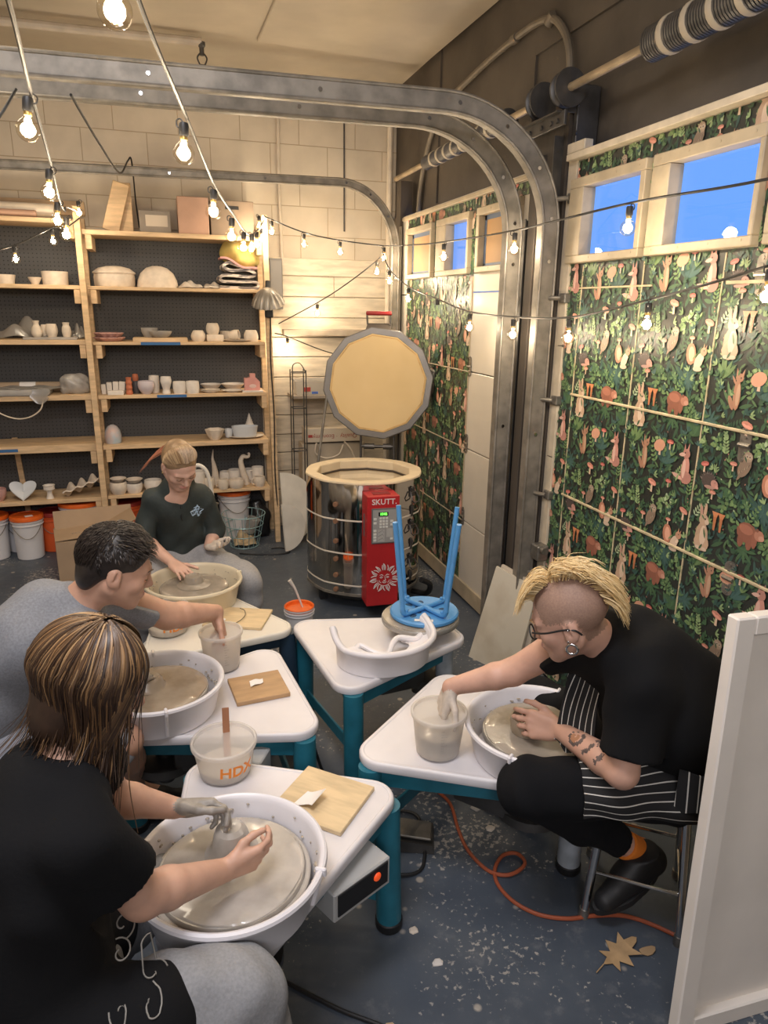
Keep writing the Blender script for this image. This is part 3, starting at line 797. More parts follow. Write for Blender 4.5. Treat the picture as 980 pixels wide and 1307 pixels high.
for z in (1.80, 1.36, .92, .52, 2.20):
    mb = MB(); mb.cyl((DX-.03, 2.80, z), (1.605, 2.905, z), .010, n=10); mb.cyl((1.612, 2.885, z), (1.612, 2.862, z), .022, n=14); mb.box((DX-.012, 2.80, z), (.03, .05, .04), bev=.004)
    obj('roller', mb, M_hinge, t1, world=True)
for z in (1.78, 1.33, .90, .55):
    mb = MB(); mb.cyl((DX-.03, 3.25, z), (1.60, 3.12, z), .009, n=10); mb.cyl((1.59, 3.15, z), (1.59, 3.13, z), .02, n=14); mb.box((DX-.012, 3.24, z), (.03, .05, .035), bev=.004)
    obj('roller', mb, M_hinge, t2, world=True)
mb = MB(); mb.box((DX-.035, 2.80, .64), (.06, .07, .075), bev=.006); mb.cyl((DX-.04, 2.77, .66), (DX-.04, 2.74, .66), .018, n=12)
obj('bottom_bracket', mb, M_hinge, t1, world=True)

def torsion(label, yA, yB, s0, s1, rc, drum_y, plate_y):
    t = thing('torsion_shaft', label, 'spring shaft', (1.62, (yA+yB)/2, 2.6), group='torsion shafts above the doors')
    obj('shaft', MB().cyl((1.62, yA, 2.6), (1.62, yB, 2.6), .016, n=14), mat('dusty_shaft', (.42, .33, .22), .5, .6, var=.2, vscale=10), t, world=True)
    n = int((s1-s0)/.012); pts = []
    for k in range(n*16+1):
        a = 2*PI*k/16; pts.append((1.62+rc*math.cos(a), s0+(s1-s0)*k/(n*16), 2.6+rc*math.sin(a)))
    obj('spring', MB().tube(pts, .0062, 5), M_darksteel, t, world=True)
    m = int((s1-s0)/.11)
    m_band = mat('pale_band', (.42, .36, .27), .6)
    for k in range(m):    # pale bands round the coils
        y = s0+.03+k*.11; mb = MB().lathe([(rc+.007, 0), (rc+.0085, .004), (rc+.0085, .022), (rc+.007, .026)], 22, (1.62, y, 2.6), (0, 1, .0))
        obj('paint_band', mb, m_band, t, world=True)
    mb = MB(); mb.lathe([(.02, 0), (rc+.012, 0), (rc+.016, .012), (rc+.006, .03), (.02, .034)], 20, (1.62, s0-.036, 2.6), (0, 1, 0)); mb.cyl((1.58, s0-.02, 2.58), (1.56, s0-.02, 2.57), .007, n=8)
    obj('winding_cone', mb, M_darksteel, t, world=True)
    dr = MB(); dr.lathe([(.018, 0), (.07, 0), (.072, .006), (.055, .010), (.052, .04), (.066, .046), (.068, .052), (.03, .056), (.018, .056)], 26, (1.62, drum_y, 2.6), (0, 1, 0))
    obj('cable_drum', dr, M_darksteel, t, world=True)
    mb = MB(); mb.box((1.70, plate_y, 2.58), (.16, .006, .11), bev=.002); mb.box((1.735, plate_y, 2.52), (.10, .03, .22), bev=.003)
    for z in (2.45, 2.55): mb.cyl((1.685, plate_y-.016, z), (1.68, plate_y-.016, z), .009, n=8)
    obj('end_plate', mb, M_darksteel, t, world=True)
    return t
torsion('thick striped coil spring and shaft above the near door, at the upper right', .2, 2.80, .6, 2.28, .05, 2.78, 2.84)
torsion('slim striped coil spring and shaft above the far door, behind the curved tracks', 3.05, 5.02, 3.35, 4.42, .035, 2.985, 3.06)
mb = MB(); mb.box((1.60, 2.98, 2.49), (.012, .42, .055), bev=.002); mb.box((1.60, 3.0, 2.515), (.05, .40, .006))
for y in (2.82, 2.87, 2.95, 3.05, 3.12): mb.cyl((1.593, y, 2.485), (1.586, y, 2.485), .010, n=8)
obj('perforated_bracket', mb, M_darksteel, None, label='punched angle bracket joining the two middle tracks to the post', cat='bracket')

# conduits
M_cond = mat('dusty_conduit', (.20, .17, .13), .5, .3, var=.15, vscale=9)
def pipe(name, pts, r, m, label, cat='pipe', n=10, couplings=()):
    o = thing(name, label, cat, pts[0])
    obj('tube', MB().tube(spline(pts, 6), r, n), m, o, world=True)
    for c, ax in couplings:
        c = Vector(c); ax = Vector(ax).normalized(); obj('coupling', MB().cyl(c-ax*.025, c+ax*.025, r*1.35, n=12), m, o, world=True)
    return o
pipe('conduit', [(1.765, 5.0, 1.6), (1.765, 4.96, 2.3), (1.765, 4.86, 2.66), (1.765, 4.60, 2.92), (1.765, 4.1, 3.0), (1.765, 3.55, 3.03), (1.765, 3.28, 3.01), (1.765, 3.14, 2.93), (1.765, 3.06, 2.80), (1.765, 3.04, 2.6)], .017, M_cond,
     'grey bent conduit running along the dark wall above the far door', couplings=(((1.765, 3.6, 3.028), (0, 1, -.03)), ((1.765, 3.25, 3.0), (0, -1, .6)), ((1.765, 4.5, 2.95), (0, -1, .25))))
pipe('conduit', [(1.725, 5.50, .05), (1.725, 5.50, 1.5), (1.725, 5.50, 3.28)], .022, M_cream, 'painted vertical pipe in the back corner behind the kiln')
pipe('conduit', [(.905, 5.535, 3.28), (.893, 5.53, 2.7), (.90, 5.535, 2.3), (.905, 5.535, 2.05)], .012, M_cream, 'thin painted pipe down the block wall right of the shelving')
pipe('conduit', [(1.385, 5.545, 3.25), (1.385, 5.543, 2.3)], .006, M_darksteel, 'dark cable hanging down the block wall near the corner', 'cable')
sp = thing('fire_sprinkler', 'dark fire sprinkler head under the ceiling at the pipe end', 'sprinkler', (.35, 4.9, 3.27))
mb = MB(); mb.lathe([(.022, .05), (.022, .03), (.014, .02), (.014, -.02)], 14, (.35, 4.9, 3.20))
for s in (-1, 1): mb.tube(spline([(.35+.012*s, 4.9, 3.19), (.35+.028*s, 4.9, 3.165), (.35+.014*s, 4.9, 3.13)], 5), .005, 6)
obj('frame', mb, M_darksteel, sp, world=True)
obj('deflector', MB().lathe([(0, .004), (.026, .003), (.03, -.002), (.0, -.001)], 12, (.35, 4.9, 3.125), wob=lambda a, i: 1+.12*math.cos(6*a)), M_darksteel, sp, world=True)
pipe('sprinkler_pipe', [(-3.0, 4.9, 3.235), (-.9, 4.9, 3.235), (.35, 4.9, 3.25)], .024, M_cream, 'long painted sprinkler pipe along the ceiling near the back wall')
def hang(label, pts, r=.005): obj('cable', MB().tube(spline(pts, 6), r, 7), M_black, label=label, cat='cable')
hang('loose black cable dropping from the near track to the level far track', [(-.24, 2.93, 2.44), (-.20, 3.6, 2.42), (-.16, 4.6, 2.46), (-.12, 4.98, 2.59), (-.10, 5.05, 2.60), (-.10, 5.40, 2.40), (-.09, 5.42, 2.25)])
hang('black cable slanting off to the left edge below the near track', [(-.42, 3.0, 2.46), (-.50, 2.98, 2.34), (-.62, 2.95, 2.22), (-.9, 2.9, 2.12)])
# ------------------------------------------------------------------ pottery wheels
M_teal = mat('teal_paint', (.018, .145, .205), .4, var=.15, vscale=12, bump=.03)
M_tealgrey = mat('clay_spattered_grey_leg', (.36, .40, .44), .5, var=.15, vscale=18)
M_navy = mat('dark_navy_paint', (.022, .045, .075), .45)
M_pan = mat('white_plastic_pan', (.76, .735, .755), .32, var=.03, vscale=7)
M_pancream = mat('cream_plastic_pan', (.66, .575, .42), .35, var=.04, vscale=7)
M_topcream = mat('cream_laminate', (.70, .66, .58), .4, var=.04, vscale=5)
def slurry(name, c, c2):
    return mat(name, c, .22, col2=c2, vscale=16, var=.1, bump=.05, bscale=50, coat=.3)
M_slur = slurry('wet_grey_clay', (.27, .232, .185), (.35, .305, .25))
M_slurbrown = slurry('wet_brown_clay', (.29, .225, .155), (.37, .30, .22))
M_slurlight = slurry('wet_pale_clay', (.36, .325, .28), (.45, .41, .365))
M_clay = mat('wet_clay_lump', (.50, .44, .37), .3, var=.08, vscale=20, coat=.25)
M_alu = mat('cast_wheel_metal', (.42, .40, .37), .45, .6, var=.15, vscale=25)
M_boxgrey = mat('control_box_paint', (.42, .42, .41), .5)
M_red = mat('red_switch', (.75, .07, .02), .35, emit=(1, .12, .02), estr=.4)
TOPZ = .45
OUT = [(-.335, .472), (-.115, -.165), (.115, -.165), (.335, .472)]
def wheel(label, loc, rz, pan=True, pan_mat=None, top_mat=None, leg_mat=None, front_mat=None, head_mat=None, head_r=.160, bat=False, stretch=1., pan_r=.212, fx=0., fy=-.11):
    t = thing('pottery_wheel', label, 'pottery wheel', loc, rz, 'pottery wheels in the studio')
    top_mat = top_mat or M_white; leg_mat = leg_mat or M_teal; front_mat = front_mat or leg_mat; pan_mat = pan_mat or M_pan
    pts = [(x, y*stretch if y > 0 else y) for x, y in OUT]
    loops = [[(x, y, z) for x, y in rpoly(pts, [.075, .075, .075, .075], 8, ins)] for ins, z in
             ((.010, .418), (.002, .420), (0, .426), (0, .442), (.002, .447), (.006, .4500), (.011, .4506), (.0145, .4495), (.0155, .4478), (.019, .4475))]
    obj('tabletop', MB().loft(loops), top_mat, t, ang=50)
    B = pts[0][1]
    fl, bl, br, fr = (-.085, -.085), (-.284, B-.062), (.284, B-.062), (.085, -.085)
    for (x, y), m in (((fx, fy), front_mat), (bl, leg_mat), (br, leg_mat)):
        sx = .012*(1 if x > 0 else -1)
        l = obj('leg', MB().tube([(x+sx, y, .03), (x, y, .418)], .037, 20), m, t)
        obj('rubber_foot', MB().lathe([(.0, .0), (.037, 0), (.0405, .008), (.0405, .028), (.036, .032)], 20, (x+sx, y, 0)), M_black, l)
    mb = MB()
    for a, b in ((bl, br), (bl, fl), (br, fr), (fl, fr)): mb.bar((*a, .386), (*b, .386), .014, .064, bev=.003, up=(0, 0, 1))
    obj('apron', mb, leg_mat, t)
    mb = MB(); mb.bar((bl[0]-.01, bl[1], .185), (br[0]+.01, br[1], .105), .010, .052, bev=.002, up=(0, 0, 1))
    obj('stretcher', mb, leg_mat, t)
    mb = MB(); mb.box((0, .12, .33), (.20, .20, .15), bev=.012, seg=2); mb.cyl((0, 0, .18), (0, 0, .43), .028, n=16)
    mb.cyl((0, 0, .25), (0, 0, .28), .11, n=24)
    obj('motor_housing', mb, M_darksteel, t)
    mb = MB().at((.232, .205, .345), -.62).box((0, 0, 0), (.085, .19, .085), bev=.004)
    cb = obj('control_box', mb, M_boxgrey, t)
    mb = MB().at((.232, .205, .345), -.62).box((.0435, 0, .004), (.004, .168, .064), bev=.001)
    obj('control_panel', mb, M_black, cb)
    obj('power_switch', MB().at((.232, .205, .345), -.62).sphere((.046, .045, .012), (.006, .012, .012)), M_red, cb)
    # wheel head and splash pan
    hr = head_r
    obj('wheel_head', MB().lathe([(.0, .505), (.10, .505), (hr*.99, .508), (hr, .512), (hr, .524), (hr*.985, .528), (hr*.8, .5285), (0, .5285)], 56), M_alu, t)
    mb = MB(); R2 = random.Random(int(loc[0]*100)+5)
    mb.lathe([(hr*.97, .5286), (hr*.95, .5318), (hr*.72, .5328), (hr*.45, .533), (hr*.2, .535), (0, .5355)], 56, wob=lambda a, i: 1+.01*math.sin(5*a+i*2)+.006*math.sin(11*a))
    obj('clay_slip', mb, head_mat or M_slur, t)
    if bat: 
        mb = MB(); mb.lathe([(.03, .500), (hr*1.06, .500), (hr*1.07, .504), (hr*1.07, .5145), (hr*1.05, .517), (.03, .517)], 60); obj('bat', mb, M_slurlight, t)
    if pan:
        pr = pan_r; k = pr/.212
        prof = [(.03, .4535), (.165*k, .4535), (.176*k, .457), (.196*k, .548), (.199*k, .556), (.203*k, .562), (.209*k, .5645), (.2145*k, .561), (.2165*k, .554), (.213*k, .547), (.2065*k, .5435), (.203*k, .540), (.183*k, .452), (.176*k, .4485), (.03, .4485)]
        p = obj('splash_pan', MB().lathe(prof, 72), pan_mat, t)
        for s in (-1, 1):
            mb = MB().box((s*.2085*k, 0, .556), (.026, .010, .022), bev=.003); mb.box((s*.1975*k, 0, .505), (.012, .010, .088), rot=(0, s*.22, 0), bev=.002)
            obj('pan_seam_clip', mb, pan_mat, p)
        # slop splashed on the inside of the wall
        mb = MB()
        for i in range(46):
            a = R2.uniform(0, 2*PI); zz = R2.uniform(.50, .545); rr = (.176+(zz-.457)/.091*.020)*k-.001
            mb.sphere((rr*math.cos(a), rr*math.sin(a), zz), (R2.uniform(.002, .007),)*2+(R2.uniform(.001, .003),), 6, 4)
        obj('clay_spatter', mb, M_slur, p, kind='stuff')
    return t
def facing(ax, ay): return math.atan2(-ax, ay)      # rz that turns local +y to (ax, ay)
wA = wheel('foreground white pottery wheel, used by the person in black tee and grey sweatpants', (.070, 1.335, 0), facing(.465, .885), head_mat=M_slurlight, head_r=.166, bat=True)
wB = wheel('white pottery wheel of the boy in the grey T-shirt, with brown slip on its head', (-.085, 2.185, 0), facing(.995, .10), head_mat=M_slurbrown, head_r=.158, pan_r=.207)
wC = wheel('unused white pottery wheel with the blue stool upside down on its head', (.945, 2.495, 0), facing(-.995, -.12), pan=False, front_mat=M_tealgrey, fx=-.075, fy=-.08)
wD = wheel('white pottery wheel on the right, at which the blond-haired person is throwing', (1.000, 1.625, 0), facing(-.66, .75), front_mat=M_tealgrey, head_r=.160, fx=.085, fy=-.115)
wE = wheel('cream-coloured pottery wheel at the back, in front of the girl in the dark pullover', (.065, 3.065, 0), facing(.20, -.98), pan_mat=M_pancream, top_mat=M_topcream, leg_mat=M_navy, head_mat=M_slur, head_r=.152)

# clay being thrown
def lump(label, loc, prof, m=M_clay, n=32, name='clay_lump', wob=None):
    return obj(name, MB().lathe(prof, n, wob=wob or (lambda a, i: 1+.012*math.sin(2*a+i))), m, label=label, cat='clay', loc=loc)
lump('cone of pale wet clay centred on the foreground wheel', (.075, 1.38, .5345), [(.062, 0), (.052, .006), (.044, .022), (.040, .045), (.035, .060), (.024, .068), (.008, .066), (0, .063)], M_slurlight)
lump('low brown lump of clay under the boy\'s hand on the wheel', (-.12, 2.20, .5345), [(.058, 0), (.050, .01), (.046, .025), (.036, .036), (.020, .033), (0, .031)], M_slurbrown)
lump('small wet clay bowl held by the tattooed hand', (.968, 1.628, .5345), [(.045, 0), (.046, .004), (.050, .03), (.047, .046), (.043, .046), (.042, .03), (.02, .014), (0, .013)], M_slurbrown)
lump('grey knob of clay centred on the cream wheel at the back', (.065, 3.07, .5345), [(.075, 0), (.055, .005), (.044, .012), (.040, .034), (.035, .043), (.022, .046), (.016, .040), (0, .038)], M_slur)

# half splash pan lying on the unused wheel
hp = thing('splash_pan_half', 'loose half of a white splash pan lying on the unused wheel\'s tabletop', 'splash pan', (.735, 2.335, TOPZ), .12)
def half_pan():
    b = MB(); hp_prof = [(.10, .002), (.165, .002), (.177, .006), (.187, .062), (.191, .070), (.198, .075), (.206, .073), (.2085, .066), (.204, .060), (.197, .057), (.192, .052), (.184, .0)]
    return b
mb = half_pan()
# curved rear wall: half lathe opening up/right, with a raised curling end and a wavy floor lip
prof = [(.172, .0), (.182, .0), (.190, .070), (.197, .078), (.203, .086), (.203, .094), (.196, .100), (.187, .098), (.182, .090), (.180, .076)]
nA = 44; loops = []
for i in range(nA+1):
    f = i/nA; a = PI*.96+f*PI*1.12
    lift = .055*max(0, 1-f/.16)**1.5+.030*max(0, (f-.86)/.14)**1.5
    sc = 1.
    loops.append([(r*math.cos(a), r*math.sin(a)*.86, z+lift*min(1, z/.07)) for r, z in prof])
mb.loft(loops)
mb.tube([Vector(l[5])*.5+Vector(l[6])*.5 for l in loops], .0125, 12)
def lipfn(u, v):
    a = PI*.98+u*PI*1.06; w = .5+.5*math.cos(u*2*PI*1.5)
    r0 = .180; r1 = .085+.03*w; r = r0+(r1-r0)*v
    cy = .012*math.sin(u*9)
    return (r*math.cos(a), r*math.sin(a)*.86+cy*v, .070-.025*math.sin(v*PI*.5)+.020*v*w)
mb.sheet(lipfn, 40, 8, .006)
obj('pan_wall', mb, M_pan, hp, ang=60)
mb = MB(); Q = spline([(-.115, -.005, .050), (-.09, .01, .062), (-.05, -.035, .046), (-.005, -.055, .040), (.03, -.02, .058), (.07, .005, .066), (.13, -.02, .062), (.17, .005, .070)], 6)
mb.tube(Q, .012, 10)
obj('inner_lip', mb, M_pan, hp)

# blue stool turned upside down on the wheel head of the unused wheel
M_blue = mat('sky_blue_enamel', (.085, .29, .60), .32, var=.06, vscale=10)
st = thing('stool', 'sky-blue metal stool standing upside down on the unused wheel', 'stool', (.962, 2.495, .5335), -.37)
mb = MB(); mb.lathe([(0, .0), (.135, .0), (.142, .006), (.142, .016), (.136, .022), (.125, .020), (0, .018)], 48); seat = obj('seat', mb, M_blue, st)
mb = MB()
for k in range(8):
    a = k*PI/4+.2; mb.sphere((.078*math.cos(a), .078*math.sin(a), .0195), (.018, .011, .0022), 12, 6, rot=(0, 0, a))
    if k % 2: mb.sphere((.035*math.cos(a), .035*math.sin(a), .019), (.011, .008, .002), 10, 6, rot=(0, 0, a))
obj('drain_hole', mb, mat('stool_hole', (.02, .06, .13), .7), seat)
obj('paper_sticker', MB().box((.0, -.108, .0215), (.075, .020, .0012)), mat('sticker_paper', (.72, .70, .68), .7), seat)
LG = .43
for k in range(4):
    a = PI/4+k*PI/2; c, s = math.cos(a), math.sin(a)
    leg = obj('leg', MB().tube(spline([(0, 0, .030+.004*(k%2)), (.085*c, .085*s, .030), (.112*c, .112*s, .034), (.124*c, .124*s, .055), (.128*c, .128*s, .10), (.172*c, .172*s, LG)], 6), .0105, 12), M_blue, st)
    obj('bolt', MB().sphere((.10*c, .10*s, .043), .008, 10, 6), M_blue, leg)

# ------------------------------------------------------------------ things on the wheel tables
M_tub = glassy('milky_tub_plastic', (.97, .96, .95), .15, .25, frost=.42, frostcol=(.92, .89, .86))
M_tub2 = glassy('clouded_tub_plastic', (.95, .94, .92), .15, .3, frost=.60, frostcol=(.88, .84, .79))
M_water = mat('clay_water', (.50, .45, .38), .08, var=.06, vscale=12)
M_orange = mat('orange_print', (.85, .26, .03), .5)
M_greyprint = mat('grey_print', (.30, .28, .26), .6)
def tub(label, loc, r, h, level, m=M_tub, text=None, ang=0., ticks=True, water=None):
    t = thing('mixing_bucket', label, 'bucket', loc, 0, 'plastic throwing-water tubs')
    rb = r*.82
    prof = [(0, .002), (rb-.006, .002), (rb, .006)]
    for i in range(1, 9): prof.append((rb+(r-rb)*i/9, .006+(h-.018)*i/9))
    prof += [(r, h-.014), (r+.005, h-.013), (r+.006, h-.003), (r+.003, h), (r-.002, h-.001), (r-.003, h-.012)]
    obj('tub', MB().lathe(prof, 48), m, t, ang=60)
    if level:
        k = level/h; rr = rb+(r-rb)*k-.003
        obj('slip_water', MB().lathe([(0, .004), (rb-.004, .005), (rr, level), (0, level+.0005)], 40), water or M_water, t)
    if ticks:
        mb = MB(); a0 = ang+.9
        for i in range(9):
            zz = h*.25+i*h*.07; q = zz/h; rr = rb+(r-rb)*q+.0006; w = .25 if i % 3 == 0 else .14
            pts = [(rr*math.cos(a0+w*j/5), rr*math.sin(a0+w*j/5), zz) for j in range(6)]; mb.tube(pts, .0007, 4)
        obj('measure_marks', mb, M_greyprint, t)
    if text:
        zz = h*.42; rr = rb+(r-rb)*.42+.0012
        M = Matrix.Rotation(ang+PI/2, 4, 'Z') @ Matrix.Translation((0, -rr, zz)) @ Matrix.Rotation(PI/2+math.atan((r-rb)/h), 4, 'X')
        obj('printed_word', MB().text(text, .052*r/.095, M, .0004, bend=rr, bold=.0012), M_orange, t, smooth=False)
    return t
tub('milky tub with HDX in orange and a paint stick in it, on the foreground wheel', (.092, 1.795, TOPZ), .088, .108, .030, text='HDX', ang=-1.18)
tub('cloudy measuring tub on the right wheel with a hand dipping into it', (.722, 1.720, TOPZ), .080, .142, .075, M_tub2, ang=-2.75)
tub('cloudy tub the boy is reaching into, on his wheel\'s table', (.135, 2.425, TOPZ), .075, .150, .06, M_tub2, ang=-2.4)
tub('milky tub with HDX in orange, beside the cream wheel at the back', (-.055, 2.79, TOPZ), .093, .105, .03, text='HDX', ang=-1.15)
obj('paint_stick', MB().box((0, 0, 0), (.020, .003, .145), bev=.001), mat('wet_wood_stick', (.33, .14, .065), .5, var=.2, vscale=20, stretch=(1, 1, .2)), label='brown wooden stick standing in the orange-lettered tub, foreground', cat='stick').matrix_world = Matrix.Translation((.103, 1.845, .545)) @ Matrix.Rotation(-.33, 4, 'X') @ Matrix.Rotation(.03, 4, 'Y')
def board(label, loc, rz, w, d, h, m, name='ware_board'):
    return obj(name, MB().box((0, 0, h/2), (w, d, h), bev=.0015), m, label=label, cat='board', loc=loc, rz=rz)
board('pale square plywood bat on the foreground wheel\'s table', (.338, 1.595, TOPZ-.002), -.735, .215, .20, .013, M_ply)
board('tan square board on the boy\'s wheel table', (.243, 2.228, TOPZ-.002), .10, .185, .172, .016, M_plydark)
board('thin pale plywood board beside the cream wheel', (.235, 2.832, TOPZ-.002), -.40, .255, .190, .012, M_ply)
M_paper = mat('white_scrap', (.80, .77, .74), .7)
mb = MB(); mb.sheet(lambda u, v: (.062*(u-.5)+.006*math.sin(v*5), .058*(v-.5), .004+.055*(1-v)**2*.55*(.6+.4*u)), 8, 8, .0015)
obj('sponge_scrap', mb, M_paper, label='curled white scrap on the pale plywood bat, foreground', cat='scrap', loc=(.300, 1.585, TOPZ+.0115), rz=.7)
mb = MB(); mb.sheet(lambda u, v: (.048*(u-.5)+.008*v, .040*(v-.5)*(1-.3*u), .002+.004*math.sin(u*4+v*3)**2), 8, 6, .0015)
obj('paper_scrap', mb, M_paper, label='small white paper scrap lying on the tan board', cat='scrap', loc=(.235, 2.245, TOPZ+.0145), rz=.2)
mb = MB(); mb.sheet(lambda u, v: (.085*(u-.5), .055*(v-.5)*(1-.35*u), .003+.030*(1-u)**3+.003*math.sin(6*v)), 10, 6, .0015)
obj('cloth_scrap', mb, M_paper, label='white scrap with one raised corner on the back plywood board', cat='scrap', loc=(.135, 2.815, TOPZ+.0105), rz=-.3)
o = thing('clay_cutter', 'thin wire clay cutter looped over the back plywood board', 'wire', (.24, 2.80, TOPZ+.012))
obj('wire', MB().tube(spline([(.15, 2.735, .464), (.19, 2.745, .464), (.235, 2.775, .466), (.262, 2.815, .470), (.265, 2.86, .474), (.25, 2.90, .468)], 6), .0016, 6), M_darksteel, o, world=True)
mb = MB(); mb.tube([(.135, 2.735, .465), (.168, 2.741, .465)], .004, 8); obj('toggle', mb, M_wood, o, world=True)
# ------------------------------------------------------------------ wooden shelving along the back wall
YS = 5.17       # front edge of the boards
def peg_material():
    m = mat('dark_pegboard', (.052, .052, .055), .6); nt = m.node_tree; b = nt.nodes['Principled BSDF']
    tc = nt.nodes.new('ShaderNodeTexCoord'); mp = nt.nodes.new('ShaderNodeVectorMath'); mp.operation = 'SCALE'; mp.inputs['Scale'].default_value = 1/.026
    fr = nt.nodes.new('ShaderNodeVectorMath'); fr.operation = 'FRACTION'; sb = nt.nodes.new('ShaderNodeVectorMath'); sb.operation = 'SUBTRACT'; sb.inputs[1].default_value = (.5, .5, .5)
    sp = nt.nodes.new('ShaderNodeSeparateXYZ'); cb = nt.nodes.new('ShaderNodeCombineXYZ'); ln = nt.nodes.new('ShaderNodeVectorMath'); ln.operation = 'LENGTH'
    nt.links.new(tc.outputs['Object'], mp.inputs[0]); nt.links.new(mp.outputs[0], fr.inputs[0]); nt.links.new(fr.outputs[0], sb.inputs[0]); nt.links.new(sb.outputs[0], sp.inputs[0])
    nt.links.new(sp.outputs['X'], cb.inputs['X']); nt.links.new(sp.outputs['Z'], cb.inputs['Y']); nt.links.new(cb.outputs[0], ln.inputs[0])
    rp = nt.nodes.new('ShaderNodeValToRGB'); rp.color_ramp.elements[0].position = .13; rp.color_ramp.elements[0].color = (.008, .008, .008, 1); rp.color_ramp.elements[1].position = .17; rp.color_ramp.elements[1].color = (.062, .062, .064, 1)
    nt.links.new(ln.outputs['Value'], rp.inputs[0]); nt.links.new(rp.outputs[0], b.inputs['Base Color']); return m
M_peg = peg_material()
def shelf_unit(label, x0, x1, boards, posts, cleats_at, peg, front_h):
    t = thing('shelving_unit', label, 'shelving', ((x0+x1)/2, YS+.17, 0), group='timber shelving units')
    for z, th in boards:
        obj('shelf_board', MB().box(((x0+x1)/2, YS+.170, z-th/2), (x1-x0, .335, th), bev=.002), M_wood, t, world=True)
    for xa, xb, ztop in posts:
        obj('post', MB().bar((xa, YS-.021, ztop), (xb, YS-.021, 0), .038, .04, bev=.002, up=(0, 1, 0)), M_wood, t, world=True)
        obj('post', MB().bar((xa, YS+.315, ztop-.04), (xb, YS+.315, 0), .038, .04, bev=.002, up=(0, 1, 0)), M_wood, t, world=True)
    for cx, side in cleats_at:
        for z, th in boards:
            zz = z-th
            obj('cleat', MB().box((cx, YS+.155, zz-.045), (.038, .30, .088), bev=.002), M_wood, t, world=True)
    obj('pegboard_back', MB().box(((peg[0]+peg[1])/2, YB-.032, (peg[2]+peg[3])/2), (peg[1]-peg[0], .006, peg[3]-peg[2])), M_peg, t, world=True, smooth=False)
    return t
BR = [(2.204, .030), (1.857, .022), (1.500, .020), (1.143, .024), (.797, .030), (.432, .022)]
BL = [(2.262, .028), (1.860, .026), (1.512, .030), (1.150, .034), (.812, .050), (.428, .028)]
u1 = shelf_unit('tall pine shelving unit on the right, left of the kiln', -.440, .712, BR, [(.723, .757, 2.34)], [(-.405, 1), (.690, -1)], (-.44, .72, .03, 2.19), .03)
u2 = shelf_unit('pine shelving unit at the left edge of the picture, with buckets under it', -1.75, -.483, BL, [(-.461, -.461, 2.335), (-1.77, -1.77, 2.33)], [(-.505, -1), (-1.73, 1)], (-1.75, -.47, .03, 2.24), .03)
obj('back_brace', MB().box((-1.03, YB-.045, .42), (.035, .018, .80), rot=(0, -.05, 0), bev=.001), M_wood, u2, world=True)
mb = MB(); mb.box((-.86, YB-.05, 2.36), (.85, .03, .09), bev=.002); obj('top_rail', mb, M_wood, u2, world=True)
for lab, x, z, w, t in (('long blue tape strip on the front of the third right-hand shelf', -.005, 1.490, .26, u1), ('blue tape strip on the front of the fourth right-hand shelf', .045, 1.131, .20, u1), ('blue tape strip on the left shelf edge', -1.10, .787, .25, u2)):
    obj('blue_tape', MB().box((x, YS-.0008, z), (w, .0012, .020)), M_tape, t, world=True, label='blue masking tape on the board edge')

def put(name, label, cat, mb, mats, x, y, z, rz=0., group=None, ang=40, smooth=True):
    return obj(name, mb, mats, label=label, cat=cat, group=group, loc=(x, y, z), rz=rz, ang=ang, smooth=smooth)
def cup_prof(r0, r1, h, t=.005, belly=0.):
    o = [(r0+(r1-r0)*k/6+belly*math.sin(PI*k/6), h*k/6) for k in range(7)]
    i = [(max(.004, r-t), z) for r, z in o[1:]][::-1]
    return [(0, 0)]+o+[(o[-1][0]-t*.5, h+t*.35)]+i+[(max(.002, o[1][0]-t-.004), t), (0, t)]
def vase_prof(pts, t=.004):
    P = [(p.x, p.y) for p in spline([(r, z, 0) for r, z in pts], 5)]
    return [(0, pts[0][1])]+P+[(P[-1][0]-t, P[-1][1]+.001), (max(.003, P[-1][0]-t), P[-1][1]-.03), (0, P[-1][1]-.035)]
def handle(mb, r, z0, z1, out, a=0., th=.006, n=8):
    c, s = math.cos(a), math.sin(a); zc = (z0+z1)/2
    mb.tube(spline([((r-.004)*c, (r-.004)*s, z1), ((r+out*.8)*c, (r+out*.8)*s, z1+.002), ((r+out)*c, (r+out)*s, zc), ((r+out*.7)*c, (r+out*.7)*s, z0), ((r-.004)*c, (r-.004)*s, z0)], 5), th, n)
G2 = 'bowls on the upper shelf'; G3 = 'unfired pots on the third shelf'; G4 = 'pots on the fourth shelf'; G6 = 'pots on the bottom shelf'; GL = 'pots on the left shelves'
M_lav = mat('pale_lavender_glaze', (.56, .50, .53), .5); M_terra = mat('terracotta', (.50, .155, .075), .7, var=.08, vscale=15); M_charc = mat('charcoal_glaze', (.06, .055, .06), .5)
M_pink = mat('pink_glaze', (.66, .31, .27), .45, var=.08, vscale=18); M_pinkrim = mat('pink_edged_clay', (.52, .30, .27), .6); M_bluewhite = mat('bluish_white_glaze', (.58, .61, .65), .4); M_greyclay = mat('grey_clay', (.34, .32, .30), .7, var=.1, vscale=15, bump=.15, bscale=30)
def poly_mat():
    m = mat('swirled_pastel_glaze', (.62, .45, .40), .35, col2=(.40, .52, .60), vscale=14); return m
